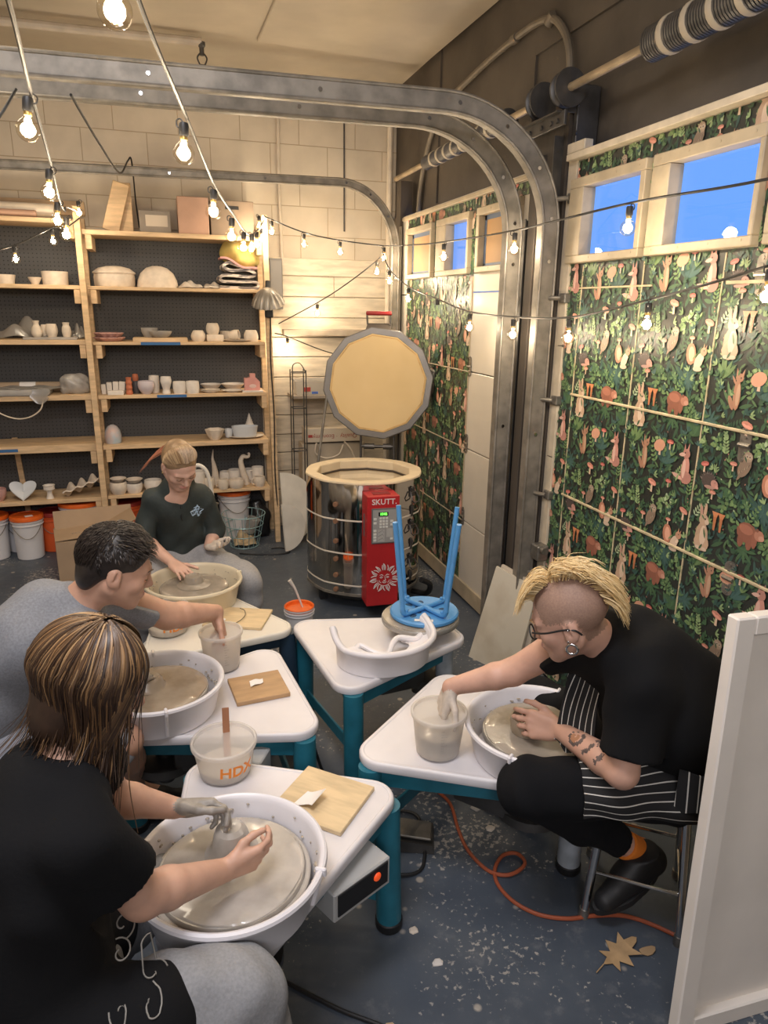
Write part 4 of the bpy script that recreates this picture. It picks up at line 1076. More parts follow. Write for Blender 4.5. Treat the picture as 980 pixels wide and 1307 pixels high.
# -- top of the shelving
pl = MB(); pl.box((0, 0, .155), (.105, .035, .31), rot=(0, .30, 0), bev=.003); pl.box((.05, .03, .155), (.10, .02, .31), bev=.003)
put('wooden_plank', 'pale wooden plank leaning upright on top of the shelving, near the left post', 'plank', pl, M_wood, -.225, 5.30, 2.204)
def carton(label, x, y, z, w, d, h, m, tape=False, slot=False, name='box'):
    t = thing(name, label, 'box', (x, y, z))
    obj('carton_body', MB().box((0, 0, h/2), (w, d, h), bev=.003), m, t)
    if tape: obj('paper_label', MB().box((.01, -d/2-.001, h*.55), (w*.7, .002, h*.5)), mat('label_paper', (.55, .47, .38), .7), t)
    if slot: obj('hand_slot', MB().box((.0, -d/2-.0005, h*.8), (.09, .004, .022), bev=.001), M_black, t)
    return t
M_boxgr = mat('grey_carton', (.25, .215, .18), .75, var=.08, vscale=5); M_boxpk = mat('pinkish_wood_box', (.44, .27, .19), .65, var=.1, vscale=5); M_boxdk = mat('brown_crate', (.235, .175, .125), .7, var=.1, vscale=5)
carton('grey carton with a pale label on top of the shelving, between plank and boxes', .015, 5.34, 2.204, .20, .20, .14, M_boxgr, tape=True)
carton('pinkish-brown wooden box on top of the right shelving', .262, 5.31, 2.204, .20, .2, .235, M_boxpk)
carton('dark brown crate with a dark hand slot on top of the right shelving', .52, 5.33, 2.204, .29, .22, .225, M_boxdk, slot=True, name='crate')
for lab, y, z, r, m in (('pale round-ended board roll on top of the left shelving', 5.28, 2.315, .042, M_cream), ('brown rolled board on top of the left shelving, under the pale roll', 5.22, 2.288, .022, M_boxpk)):
    put('rolled_board', lab, 'roll', MB().lathe([(0, -.5), (r*.96, -.5), (r, -.49), (r, .49), (r*.9, .5), (0, .5)], 20, axis=(1, 0, 0)), m, -1.10 if r > .03 else -1.2, y, z if r > .03 else 2.262+.024)
# -- second shelf
mb = MB(); mb.lathe([(0, 0), (.125, 0), (.131, .01), (.133, .06), (.128, .090), (.120, .093)], 44)
mb.lathe([(.130, .085), (.138, .087), (.139, .094), (.128, .102), (.10, .122), (.05, .134), (0, .137)], 44)
put('lidded_bowl', 'wide cream basin with a domed lid on the second shelf, leftmost there', 'bowl', mb, M_bone, -.275, 5.34, 1.857, group=G2)
put('dome_bowl', 'cream bowl turned upside down like a dome on the second shelf', 'bowl', MB().lathe([(0, .002), (.128, .002), (.136, .0), (.137, .012), (.130, .05), (.108, .097), (.07, .130), (.03, .143), (0, .145)], 44), M_bone, .003, 5.34, 1.857, group=G2)
def crumple(w, d, h, seed, th=.004):
    R = random.Random(seed); p = [R.uniform(0, 6) for _ in range(6)]
    return MB().sheet(lambda u, v: (w*(u-.5), d*(v-.5), h*(.15+.85*math.sin(PI*u)**.6*math.sin(PI*v)**.6)*(.55+.45*math.sin(9*u+p[0]+3*v)*math.sin(7*v+p[1]))+.003), 26, 18, th)
M_clothw = mat('off_white_cloth', (.56, .50, .43), .85, var=.1, vscale=12)
put('cloth_rag', 'crumpled off-white rag next to the upturned dome bowl', 'cloth', crumple(.16, .16, .055, 3), M_clothw, .22, 5.32, 1.857)
put('cloth_rag', 'small off-white rag left of the folded fabric bundle', 'cloth', crumple(.12, .14, .05, 8), M_clothw, .37, 5.30, 1.857)
fb = thing('fabric_bundle', 'folded fabrics, mustard over striped canvas, at the right end of the second shelf', 'fabric', (.545, 5.33, 1.857))
M_must = mat('mustard_fabric', (.46, .36, .11), .85, var=.2, vscale=9, bump=.2, bscale=18); M_stripe = mat('striped_canvas', (.58, .51, .45), .85, col2=(.17, .15, .15), vscale=9, stretch=(1, 1, 6), mix_lo=.50, mix_hi=.53); M_rose = mat('dusty_rose_fabric', (.45, .24, .23), .85, var=.12, vscale=9)
S = SDF((-.18, -.16, .12), (.18, .16, .36), .008); S.ell((.02, 0, .25), (.135, .115, .095)); S.ell((.045, -.02, .19), (.11, .1, .05)); S.warp(lambda X, Y, Z: .006*np.sin(40*X+20*Z)+.004*np.sin(55*Y+30*X)); obj('mustard_cloth', S.mesh('mustard_cloth', M_must), None, fb)
mb = MB()
for (dy, seed) in ((0, 1),):
    pts = [(-.13, .012), (.10, .010), (.135, .03), (.10, .052), (-.09, .050), (-.125, .07), (-.09, .092), (.07, .085), (.115, .105), (.06, .130), (-.05, .125), (-.10, .15), (-.06, .175), (.02, .150)]
    P = spline([(x, z, 0) for x, z in pts], 6); loops = []
    for i, p in enumerate(P):
        a = P[max(i-1, 0)]; b = P[min(i+1, len(P)-1)]; d = (b-a).normalized(); n = Vector((-d.y, d.x)); t = .010
        q = .12+.01*math.sin(i*.4)
        loops.append([(p.x+n.x*t, -q, p.y+n.y*t), (p.x-n.x*t, -q, p.y-n.y*t), (p.x-n.x*t, q, p.y-n.y*t), (p.x+n.x*t, q, p.y+n.y*t)])
    mb.loft(loops)
obj('striped_canvas', mb, M_stripe, fb, ang=60)
mb = MB().sheet(lambda u, v: (-.12+.25*u, -.13+.2*v, .205-.075*u+.012*math.sin(8*u)), 14, 6, .014); obj('rose_cloth', mb, M_rose, fb)
put('shallow_dish', 'low grey dish at the left edge of the second shelf', 'bowl', MB().lathe(cup_prof(.055, .068, .058), 32), M_bone, -.95, 5.33, 1.86, group=GL)
put('small_bowl', 'little bowl left of the flat cylinder dish, second left shelf', 'bowl', MB().lathe(cup_prof(.02, .042, .045), 28), M_bone, -.765, 5.30, 1.86, group=GL)
put('cylinder_dish', 'straight-sided clay dish near the post on the second left shelf', 'bowl', MB().lathe(cup_prof(.078, .083, .085), 36), M_bone, -.645, 5.33, 1.86, group=GL)
# -- third shelf
def vase(label, x, y, z, pts, m=M_bone, g=GL, n=32): return put('vase', label, 'vase', MB().lathe(vase_prof(pts), n), m, x, y, z, group=g)
put('ware_board', 'thin grey board under three little vases, third left shelf', 'board', MB().box((0, 0, .008), (.33, .15, .016), bev=.002), M_greyclay, -.70, 5.27, 1.512)
vase('bulb-shaped bud vase with narrow neck, leftmost on the little board', -.785, 5.26, 1.527, [(.022, 0), (.034, .022), (.030, .055), (.017, .082), (.021, .106)])
vase('squat barrel vase in the middle of the little board', -.695, 5.27, 1.527, [(.026, 0), (.037, .03), (.038, .055), (.031, .085)])
vase('slim shouldered vase at the right of the little board', -.603, 5.26, 1.527, [(.022, 0), (.029, .03), (.027, .06), (.020, .078), (.022, .095)])
vase('small vase half hidden behind the bulb-shaped one', -.745, 5.31, 1.527, [(.018, 0), (.026, .03), (.024, .06), (.018, .08)])
M_plastic = glassy('thin_plastic_film', (.93, .93, .93), .25, .18, frost=.35, frostcol=(.62, .60, .57))
put('plastic_wrap', 'heap of clear plastic sheeting behind the vases, third left shelf', 'plastic', crumple(.34, .20, .15, 21, .001), M_plastic, -.88, 5.38, 1.512)
put('plastic_wrap', 'clump of clear plastic by the post, third left shelf', 'plastic', crumple(.10, .14, .11, 25, .001), M_plastic, -.545, 5.38, 1.512)
def scallop(r, h): 
    return MB().lathe([(0, 0), (r*.6, 0), (r*.8, .004), (r, h), (r*.985, h+.004), (r*.78, .010), (0, .008)], 60, wob=lambda a, i: 1+(.055 if i in (3, 4) else .02)*math.cos(12*a))
put('scalloped_plate', 'lower of two pink-edged scalloped plates, third shelf', 'plate', scallop(.100, .024), M_pinkrim, -.340, 5.30, 1.500, group=G3)
put('scalloped_plate', 'upper of two pink-edged scalloped plates, third shelf', 'plate', scallop(.094, .026), M_pinkrim, -.343, 5.30, 1.527, group=G3)
put('ware_board', 'pale board carrying two shallow bowls, third shelf', 'board', MB().box((0, 0, .013), (.36, .19, .026), bev=.002), M_wood, -.005, 5.285, 1.500)
put('bowl', 'deeper clay bowl at the back of the pale board, third shelf', 'bowl', MB().lathe(cup_prof(.035, .056, .062, belly=.006), 36), M_greyclay, -.075, 5.33, 1.526, group=G3)
put('bowl', 'wide shallow clay bowl at the front of the pale board, third shelf', 'bowl', MB().lathe(cup_prof(.045, .078, .042, belly=.006), 36), M_greyclay, -.002, 5.27, 1.526, group=G3)
def mug(label, x, y, z, r0, r1, h, m=M_bisque, belly=.004, hand=None, g=G4, n=36, name='cup'):
    t = thing(name, label, 'cup', (x, y, z), 0, g)
    obj('cup_body', MB().lathe(cup_prof(r0, r1, h, belly=belly), n), m, t)
    if hand is not None:
        mb = MB(); handle(mb, (r0+r1)/2, h*.25, h*.78, r1*.62, hand, r1*.12); obj('handle', mb, m, t)
    return t
put('tumbler', 'rounded clay tumbler left of the square block, third shelf', 'cup', MB().lathe(cup_prof(.040, .034, .074, belly=.014), 36), M_bone, .253, 5.28, 1.500, group=G3)
put('clay_block_dish', 'low square clay dish with a cup standing on it, third shelf', 'dish', MB().box((0, 0, .024), (.118, .10, .048), bev=.008, seg=2), M_bone, .368, 5.29, 1.500, group=G3)
put('tumbler', 'clay tumbler standing on the low square dish, third shelf', 'cup', MB().lathe(cup_prof(.036, .036, .076, belly=.011), 36), M_bone, .355, 5.29, 1.548, group=G3)
put('plate', 'flat clay plate with cups lying on it, third shelf', 'plate', MB().lathe([(0, 0), (.07, 0), (.105, .010), (.107, .014), (.07, .006), (0, .006)], 40), M_bone, .525, 5.27, 1.500, group=G3)
put('tumbler', 'little clay cup behind the flat plate, third shelf', 'cup', MB().lathe(cup_prof(.03, .042, .066, belly=.006), 32), M_bone, .455, 5.38, 1.500, group=G3)
mb = MB().lathe(cup_prof(.026, .032, .07, belly=.006), 30, axis=(.9, -.4, .15)); put('tumbler', 'small clay cup lying on its side on the flat plate, third shelf', 'cup', mb, M_bone, .470, 5.28, 1.540, group=G3)
put('tumbler', 'rounded clay tumbler at the right end of the third shelf', 'cup', MB().lathe(cup_prof(.046, .038, .078, belly=.010), 36), M_bone, .622, 5.27, 1.500, group=G3)
# -- fourth shelf
for i, (x, y, w, h, lab) in enumerate(((-.405, 5.26, .030, .068, 'leftmost'), (-.368, 5.27, .034, .080, 'second'), (-.327, 5.27, .037, .084, 'third'), (-.285, 5.26, .040, .084, 'fourth'))):
    put('test_tile', '%s of four white upright tiles at the left of the fourth shelf' % lab, 'tile', MB().box((0, .0, h/2), (w, .032, h), rot=(.10, .05*(i-1), 0), bev=.003), M_bisque, x, y, 1.143, group='upright test tiles')
put('flat_tile', 'flat slab in front of the upright white tiles, fourth shelf', 'tile', MB().box((0, 0, .014), (.105, .06, .028), bev=.003), M_bisque, -.325, 5.21, 1.143)
vase('knobbly terracotta bottle at the front of the fourth shelf', -.236, 5.215, 1.143, [(.021, 0), (.024, .012), (.019, .03), (.022, .045), (.018, .065), (.021, .08), (.017, .1), (.02, .116)], M_terra, G4)
vase('terracotta bottle behind the charcoal cup', -.196, 5.36, 1.143, [(.019, 0), (.022, .03), (.018, .07), (.021, .10), (.018, .126)], M_terra, G4)
mug('dark charcoal cup between terracotta bottle and lavender bowl', -.190, 5.26, 1.143, .024, .026, .084, M_charc)
put('bowl', 'pale lavender rounded bowl on the fourth shelf', 'bowl', MB().lathe(cup_prof(.028, .054, .088, belly=.014), 40), M_lav, -.123, 5.225, 1.143, group=G4)
mug('tall white cup behind the lavender bowl', -.070, 5.30, 1.143, .032, .034, .118)
vase('white goblet-shaped vase with pinched waist, fourth shelf', .011, 5.22, 1.143, [(.027, 0), (.028, .012), (.024, .03), (.030, .055), (.038, .085), (.034, .118)], M_bisque, G4, 40)
mug('plain white mug left of a similar one, fourth shelf', .100, 5.22, 1.143, .040, .043, .082)
mug('plain white mug just left of the stacked dishes, fourth shelf', .190, 5.22, 1.143, .042, .044, .083, hand=2.4)
def dish(label, x, y, z, r, h, m=M_bisque, g=G4, sy=1.): return put('dish', label, 'dish', MB().lathe([(0, 0), (r*.5, 0), (r*.55, .004), (r*.97, h), (r, h+.002), (r*.96, h+.003), (r*.5, .009), (0, .008)], 44, sy=sy), m, x, y, z, group=g)
dish('wide white saucer-bowl, left of two at the back of the fourth shelf', .330, 5.40, 1.143, .078, .042); dish('wide white saucer-bowl, right of two at the back of the fourth shelf', .490, 5.40, 1.143, .088, .042)
dish('flat oval plate in front of the left saucer-bowl, fourth shelf', .315, 5.235, 1.143, .072, .014, sy=.8); dish('flat plate stacked on the oval one, fourth shelf', .317, 5.235, 1.151, .066, .014, M_bone, sy=.8); dish('flat oval plate in front of the right saucer-bowl, fourth shelf', .468, 5.235, 1.143, .080, .014, sy=.8)
put('flat_tile', 'flat white tile under the pink bottle', 'tile', MB().box((0, 0, .006), (.15, .10, .012), bev=.002), M_bisque, .612, 5.235, 1.143)
pb = thing('pink_bottle', 'pink house-shaped slab bottle at the right end of the fourth shelf', 'bottle', (.615, 5.24, 1.155))
mb = MB(); mb.at((0, .025, 0), rot=(PI/2, 0, 0)); mb.prism([(-.058, 0), (.052, 0), (.052, .062), (.028, .088), (.020, .094), (.020, .118), (-.018, .118), (-.018, .094), (-.036, .088), (-.058, .088)], 0, .05); obj('bottle_body', mb, M_pink, pb, ang=20)
obj('bottle_label', MB().sphere((.0, -.0255, .030), (.026, .002, .014), 16, 8), mat('pale_pink', (.70, .50, .45), .5), pb)
rl = thing('cardboard_tube', 'long brown cardboard tube with a white label, fourth left shelf', 'tube', (-.97, 5.40, 1.185))
mb = MB(); mb.lathe([(.024, -.5), (.036, -.5), (.036, .39), (.024, .39), (.024, .3)], 26, axis=(1, 0, 0)); obj('tube', mb, mat('cardboard_tube_paper', (.36, .27, .185), .75), rl)
mb = MB(); mb.lathe([(.0362, .02), (.0366, .02), (.0366, .12), (.0362, .12)], 26, axis=(1, 0, 0)); obj('paper_label', mb, mat('white_label', (.72, .70, .70), .6), rl)
obj('label_print', MB().box((.066, -.0368, .004), (.05, .0008, .012)), M_greyprint, rl)
put('wrapped_slab', 'flat slab wrapped in clear plastic under the cardboard tube', 'slab', MB().box((0, 0, .022), (.62, .22, .044), bev=.010, seg=2), M_greyclay, -1.05, 5.27, 1.150)
mb = MB().sheet(lambda u, v: (-.30+.38*u, -.11+.2*v-.03*max(0, .15-v)*0, .046+.006*math.sin(14*u+6*v)+.004*math.sin(23*v)), 24, 12, .001)
mb.sheet(lambda u, v: (-.10+.11*u+.01*math.sin(6*v), -.112-.012*v, .046-.100*v*(.6+.4*math.sin(PI*u))), 12, 8, .001)
put('plastic_wrap', 'clear plastic film hanging over the board edge, fourth left shelf', 'plastic', mb, M_plastic, -.75, 5.27, 1.150)
S = SDF((-.10, -.09, -.01), (.10, .09, .16), .006); S.ell((0, 0, .062), (.080, .07, .066)); S.cone((-.05, 0, .03), (.05, 0, .035), .045, .045, .03); S.cone((-.045, -.02, .09), (.05, .01, .085), .04, .04, .03); S.clip((0, 0, .0), (0, 0, -1)); S.warp(lambda X, Y, Z: .005*np.sin(60*X+40*Z)*np.sin(70*Y+30*Z))
put('clay_bag', 'grey block of clay in crinkled plastic by the post, fourth left shelf', 'clay', S.mesh('clay_bag', mat('bagged_clay', (.34, .32, .30), .3, var=.15, vscale=20, bump=.3, bscale=40)), None, -.590, 5.29, 1.150)
put('cord_loop', 'pale cord drooping below the fourth left shelf', 'cord', MB().tube(spline([(-.16, 0, .02), (-.13, -.01, -.06), (-.03, -.012, -.108), (.06, -.012, -.10), (.13, -.01, -.05), (.15, 0, .02)], 7), .0045, 8), M_cream, -.93, 5.155, 1.115)
# -- fifth shelf
put('glazed_dome', 'egg-shaped dome in swirled pastel glaze, alone on the fifth shelf', 'dome', MB().lathe([(0, 0), (.050, 0), (.055, .01), (.057, .05), (.050, .09), (.033, .118), (.012, .130), (0, .131)], 36), poly_mat(), -.374, 5.27, .797)
put('petal_bowl', 'scalloped cream bowl on the fifth shelf, left of the oval dish', 'bowl', MB().lathe([(0, 0), (.032, 0), (.050, .03), (.067, .078), (.063, .080), (.045, .035), (.028, .010), (0, .008)], 60, wob=lambda a, i: 1+(.07 if 2 <= i <= 5 else .01)*math.cos(6*a)), M_bone, .329, 5.24, .797, group='pots on the fifth shelf')
dish('flat white oval platter under the oval dish, fifth shelf', .555, 5.30, .797, .138, .012, M_bone, 'pots on the fifth shelf', .72)
put('oval_dish', 'white oval baking dish on the fifth shelf', 'dish', MB().lathe([(0, 0), (.078, 0), (.086, .008), (.097, .072), (.098, .078), (.092, .077), (.080, .012), (0, .008)], 44, sy=.66), M_bluewhite, .552, 5.29, .806, group='pots on the fifth shelf')
mug('little white cup with a knob beside the oval dish, fifth shelf', .432, 5.29, .803, .022, .028, .062, M_bluewhite, g='pots on the fifth shelf')
mb = MB(); pr = [(0, 0), (.040, .0)]
for k in range(6): pr += [(.038-.0058*k, .005+.017*k), (.031-.0055*k, .016+.017*k)]
mb.lathe(pr+[(0, .112)], 26); put('shell_cone', 'white stepped cone like a little tree behind the oval dish', 'ornament', mb, M_bisque, .600, 5.40, .855, group='pots on the fifth shelf')
# -- bottom shelf
mug('round pinkish bowl at the left picture edge, bottom left shelf', -1.15, 5.24, .428, .03, .055, .085, M_pinkrim, .01, g=GL, name='bowl')
mb = MB()
def heart(u, v):
    a = 2*PI*u; r = v; hx = .075*r*math.sin(a)**3*1.15; hy = (.060*math.cos(a)-.024*math.cos(2*a)-.009*math.cos(3*a))*r
    return (hx, -.02+hy*.5, .066+hy*1.0+.022*r*r)
mb.sheet(heart, 44, 10, .006); put('heart_dish', 'heart-shaped grey dish tilted up on the bottom left shelf', 'dish', mb, M_bluewhite, -.988, 5.25, .428-.012, group=GL)
vase('small flared white goblet, bottom left shelf', -.822, 5.23, .428, [(.026, 0), (.020, .02), (.017, .04), (.026, .07), (.040, .096)], M_bisque, GL)
mb = MB().sheet(lambda u, v: (.24*(u-.5), .17*(v-.5), .035+.085*u+.018*math.sin(20*u+5*v)*(.4+v)-.07*(1-abs(2*v-1))**1.2*.5), 44, 16, .008); put('wavy_dish', 'large wavy shell-like clay dish, bottom left shelf near the post', 'dish', mb, M_bone, -.612, 5.26, .437, group=GL)
mb = MB(); mb.lathe([(0, 0), (.03, 0), (.032, .02), (.02, .04)], 20)
mug('grey-rimmed clay bowl at the left of the bottom right shelf', -.367, 5.23, .432, .042, .056, .088, M_bone, .012, g=G6, name='bowl')
dish('shallow dish lying on the grey-rimmed bowl, bottom shelf', -.365, 5.23, .522, .057, .024, M_bone, G6)
mug('wide clay bowl left of the seated girl\'s shoulder, bottom shelf', -.262, 5.25, .432, .045, .058, .070, M_bisque, .006, g=G6, name='bowl'); dish('dish resting on the wide clay bowl, bottom shelf', -.258, 5.25, .504, .060, .026, M_bone, G6)
mug('clay bowl behind the seated girl\'s back, bottom shelf', -.13, 5.27, .432, .045, .06, .08, M_bisque, .01, g=G6, name='bowl')
mug('big white mug right of the seated girl\'s head, bottom shelf', .185, 5.24, .432, .050, .058, .135, M_bisque, .006, PI, g=G6)
mug('small round cup left of the spike, bottom shelf', .268, 5.22, .432, .03, .034, .085, M_bone, .008, g=G6); mug('squat cup in front of the mugs, bottom shelf', .368, 5.20, .432, .033, .036, .074, M_bone, .006, 2.8, g=G6); mug('cup behind the spike, bottom shelf', .40, 5.38, .432, .036, .042, .09, M_bisque, .006, g=G6)
put('clay_horn', 'tall pointed clay spike on the bottom shelf', 'ornament', MB().tube(spline([(.0, 0, 0), (.002, 0, .07), (-.004, 0, .14), (-.012, 0, .20), (-.004, 0, .268)], 6), [.034-.0325*(k/24) for k in range(25)], 16), M_bone, .322, 5.37, .432, group=G6)
mug('wide low bowl of clay right of the spike, bottom shelf', .466, 5.22, .432, .050, .060, .062, M_bone, .006, g=G6, name='bowl'); mug('taller cup behind the wide low bowl, bottom shelf', .47, 5.36, .432, .045, .052, .105, M_bisque, .004, g=G6)
put('clay_tentacle', 'curling clay tentacle standing on the bottom shelf', 'ornament', MB().tube(spline([(.012, 0, 0), (.006, 0, .05), (-.006, 0, .10), (-.016, 0, .15), (-.018, 0, .19), (.0, 0, .218), (.024, 0, .212), (.040, 0, .215), (.046, 0, .235), (.036, 0, .242)], 6), [.032-.026*(k/54)**.8 for k in range(55)], 14), M_bone, .532, 5.30, .432, group=G6)
mug('white mug behind the tentacle, bottom shelf', .578, 5.38, .432, .045, .048, .10, M_bisque, .004, g=G6); mug('tall white mug with a handle at the right end of the bottom shelf', .640, 5.33, .432, .040, .044, .125, M_bisque, .004, PI+.3, g=G6)
mug('round clay cup with a big ring handle, right end of the bottom shelf', .640, 5.215, .432, .032, .038, .076, M_bone, .008, PI, g=G6)

# ------------------------------------------------------------------ buckets, carton and bits on the floor by the shelves
M_bkt = mat('white_bucket_plastic', (.70, .69, .71), .4, var=.03, vscale=5); M_lid = mat('orange_lid_plastic', (.80, .145, .02), .4); M_lidred = mat('dark_red_lid', (.34, .03, .02), .45); M_obkt = mat('orange_bucket_plastic', (.72, .12, .03), .4)
def pail(label, x, y, r, h, body, lid, g='pails under the shelving', word=None, paper=False, open_top=False, bail=True, z=0.):
    t = thing('bucket', label, 'bucket', (x, y, z), 0, g)
    rb = r*.88; prof = [(0, 0), (rb-.004, 0), (rb, .005), (r*.975, h*.80), (r*.985, h*.80), (r+.006, h*.81), (r+.006, h*.825), (r*.985, h*.835), (r*.99, h*.885), (r+.008, h*.89), (r+.008, h*.91), (r*.99, h*.915), (r, h)]
    if open_top: prof += [(r+.006, h), (r+.006, h-.008), (r-.001, h-.007), (r-.004, h-.02), (rb-.004, .02), (0, .02)]
    obj('pail', MB().lathe(prof, 44), body, t)
    if lid: obj('lid', MB().lathe([(r+.004, h-.022), (r+.010, h-.020), (r+.011, h-.002), (r+.009, h+.006), (r*.92, h+.008), (r*.90, h+.003), (r*.3, h+.002), (0, h+.0025)], 44), lid, t)
    if paper: obj('paper_note', MB().box((.02, -r*.3, h+.0045), (.05, .035, .002), rot=(0, 0, .4)), M_paper, t)
    if bail:
        mb = MB(); mb.tube(spline([(r*math.cos(a), r*math.sin(a)-.012, h*.86-.10*math.sin(a-PI*1.05)**2) for a in [PI*1.05+k*PI*.9/8 for k in range(9)]], 4), .0025, 6); obj('wire_bail', mb, M_steel, t)
    if word:
        M = Matrix.Translation((0, 0, h*.45)) @ Matrix.Rotation(.35, 4, 'Z') @ Matrix.Translation((0, -r*.95, 0)) @ Matrix.Rotation(PI/2, 4, 'X')
        obj('printed_word', MB().text(word, .07, M, .0004, bend=r*.95), M_greyprint, t, smooth=False)
    return t
pail('white pail with orange lid, in front under the left shelving', -.995, 5.26, .100, .305, M_bkt, M_lid, paper=True)
pail('white pail with a pinkish lid cut by the left picture edge', -1.225, 5.30, .100, .31, M_bkt, M_lid)
pail('large white pail with a broad orange lid next to the carton', -.645, 5.33, .138, .37, M_bkt, M_lid)
pail('all-orange bucket with white lettering, behind the white pail', -.850, 5.40, .098, .29, M_obkt, M_lidred, word=None)
pail('dark red-lidded pail in the shadow behind the carton', -.33, 5.40, .10, .33, M_obkt, M_lidred)
pail('white pail with orange lid under the right end of the shelving', .455, 5.36, .118, .375, M_bkt, M_lid)
pail('white pail behind the front white pails, under the left shelving', -1.08, 5.45, .10, .27, M_bkt, M_lidred)
cb = thing('cardboard_box', 'large brown cardboard carton with its flaps ajar, behind the boy', 'box', (-.50, 4.78, 0), .16)
M_cb = mat('brown_cardboard', (.36, .255, .165), .75, var=.06, vscale=6); mb = MB()
w, d, h = .50, .30, .30
for c, s in (((0, -d/2, h/2), (w, .005, h)), ((0, d/2, h/2), (w, .005, h)), ((-w/2, 0, h/2), (.005, d, h)), ((w/2, 0, h/2), (.005, d, h)), ((0, 0, .003), (w, d, .005))): mb.box(c, s)
obj('carton_walls', mb, M_cb, cb, smooth=False)
for nm, c, s, rot in (('flap', (-.135, 0, h+.012), (.235, d, .004), (0, -.06, 0)), ('flap', (.135, 0, h+.05), (.235, d, .004), (0, -.42, 0)), ('flap', (0, d/2-.02, h+.06), (w*.98, .004, .13), (-.35, 0, 0))): obj(nm, MB().box(c, s, rot=rot), M_cb, cb, smooth=False)
mb = MB()
for k in range(3): mb.tube([(-.15+.022*k, -.04+.01*k, h+.016), (-.145+.022*k, -.055, h+.0165), (-.135+.022*k, -.04, h+.017)], .0012, 4)
obj('printed_mark', mb, M_greyprint, cb)
# blue wire basket with bits in it
bk = thing('wire_basket', 'pale blue wire basket on the floor right of the shelving, full of scraps', 'basket', (.500, 5.13, 0))
M_wire = mat('blue_green_wire', (.30, .46, .48), .4, .3)
for z, r in ((.004, .105), (.25, .160), (.17, .143), (.09, .125)):
    obj('hoop', MB().tube([(r*math.cos(a), r*math.sin(a), z) for a in [2*PI*k/40 for k in range(40)]], .0032, 6, closed=True), M_wire, bk)
for k in range(18):
    a = 2*PI*k/18; obj('wire', MB().tube([(.0, 0, .006), (.105*math.cos(a), .105*math.sin(a), .006), (.16*math.cos(a), .16*math.sin(a), .25)], .0022, 5), M_wire, bk)
put('sponge_pile', 'heap of straw-coloured scraps inside the wire basket', 'scraps', crumple(.16, .15, .12, 31, .006), mat('straw_scraps', (.46, .36, .23), .85, var=.25, vscale=25), .500, 5.13, .010)['kind'] = 'stuff'
put('plastic_cup', 'clear plastic cup tilted in the wire basket', 'cup', MB().lathe(cup_prof(.035, .05, .12), 28, axis=(.35, -.1, 1)), M_plastic, .535, 5.12, .10)
put('floor_cable', 'black cord on the floor beside the wire basket', 'cord', MB().tube(spline([(-.02, 0, 0), (.08, -.05, 0), (.25, -.09, 0), (.34, -.06, 0), (.30, .04, 0), (.22, .05, 0)], 7), .005, 7), M_black, .46, 4.93, .006)
S = SDF((-.12, -.10, -.01), (.12, .10, .34), .010); S.chain([(0, 0, .05), (.01, 0, .15), (-.01, 0, .26)], [.08, .075, .04], .05); S.warp(lambda X, Y, Z: .008*np.sin(50*X+30*Z)+.006*np.sin(60*Y+20*X)); S.clip((0, 0, 0), (0, 0, -1))
put('black_bag', 'black bin bag slumped under the right end of the shelving', 'bag', S.mesh('black_bag', mat('black_plastic_bag', (.012, .012, .013), .3)), None, .640, 5.34, 0.002)
# pale bent tube and grey rod standing behind the girl
bt = thing('bent_tube', 'tall white tube with a hooked top, standing behind the girl\'s arm', 'tube', (.24, 4.4, 0))
obj('tube', MB().tube(spline([(.135, 4.42, .765), (.155, 4.41, .79), (.185, 4.40, .785), (.215, 4.40, .745), (.232, 4.40, .66), (.245, 4.40, .50), (.250, 4.40, .28), (.252, 4.40, .01)], 8), .013, 12), mat('white_tube_plastic', (.68, .65, .60), .4), bt, world=True)
put('metal_rod', 'slim grey metal rod leaning behind the white hooked tube', 'rod', MB().tube([(0, 0, .52), (.05, .02, 0)], .007, 10), M_steel, .265, 4.44, .005)
for zz in (.30, .42, .54): obj('clip', MB().box((.262, 4.41, zz), (.03, .016, .008), rot=(0, .2, 0)), M_steel, bt, world=True)
# ------------------------------------------------------------------ kiln
M_mirror = mat('polished_stainless', (.60, .58, .555), .07, 1., bump=.02, bscale=5)
M_brick = mat('soft_firebrick', (.70, .58, .40), .85, var=.06, vscale=10)
M_kred = mat('red_powder_coat', (.42, .018, .022), .38, var=.05, vscale=6)
M_kgrey = mat('keypad_grey', (.30, .295, .29), .5); M_kdark = mat('keypad_frame', (.12, .115, .12), .5)
M_key = mat('pale_keys', (.62, .62, .60), .5); M_silver = mat('silver_print', (.66, .62, .62), .45)
M_led = mat('green_led', (.02, .25, .02), .4, emit=(.15, 1, .08), estr=3.)
KX, KY, KR, KZ0, KZ1 = 1.125, 4.02, .345, .115, .80
a_box = math.radians(-92)
def deca(r, z, ins=0., n=10): return [((r-ins)*math.cos(a_box+PI/n+2*PI*k/n)/math.cos(PI/n)*.985, (r-ins)*math.sin(a_box+PI/n+2*PI*k/n)/math.cos(PI/n)*.985, z) for k in range(n)]
def rdeca(r, z, ins=0., m=80, mixf=.62):
    out = []
    for k in range(m):
        a = 2*PI*k/m; w = (a+PI/10) % (2*PI/10)-PI/10; q = .985/math.cos(w)*(1-mixf)+1.018*mixf; out.append(((r-ins)*q*math.cos(a_box+a), (r-ins)*q*math.sin(a_box+a), z))
    return out
kt = thing('kiln', 'polished steel ten-sided kiln with red control box and raised lid', 'kiln', (KX, KY, 0))
kh = KZ1-KZ0
body = obj('kiln_body', MB().loft([rdeca(KR-.02, KZ0), rdeca(KR, KZ0), rdeca(KR, KZ1-.012)], cap=False), M_mirror, kt)
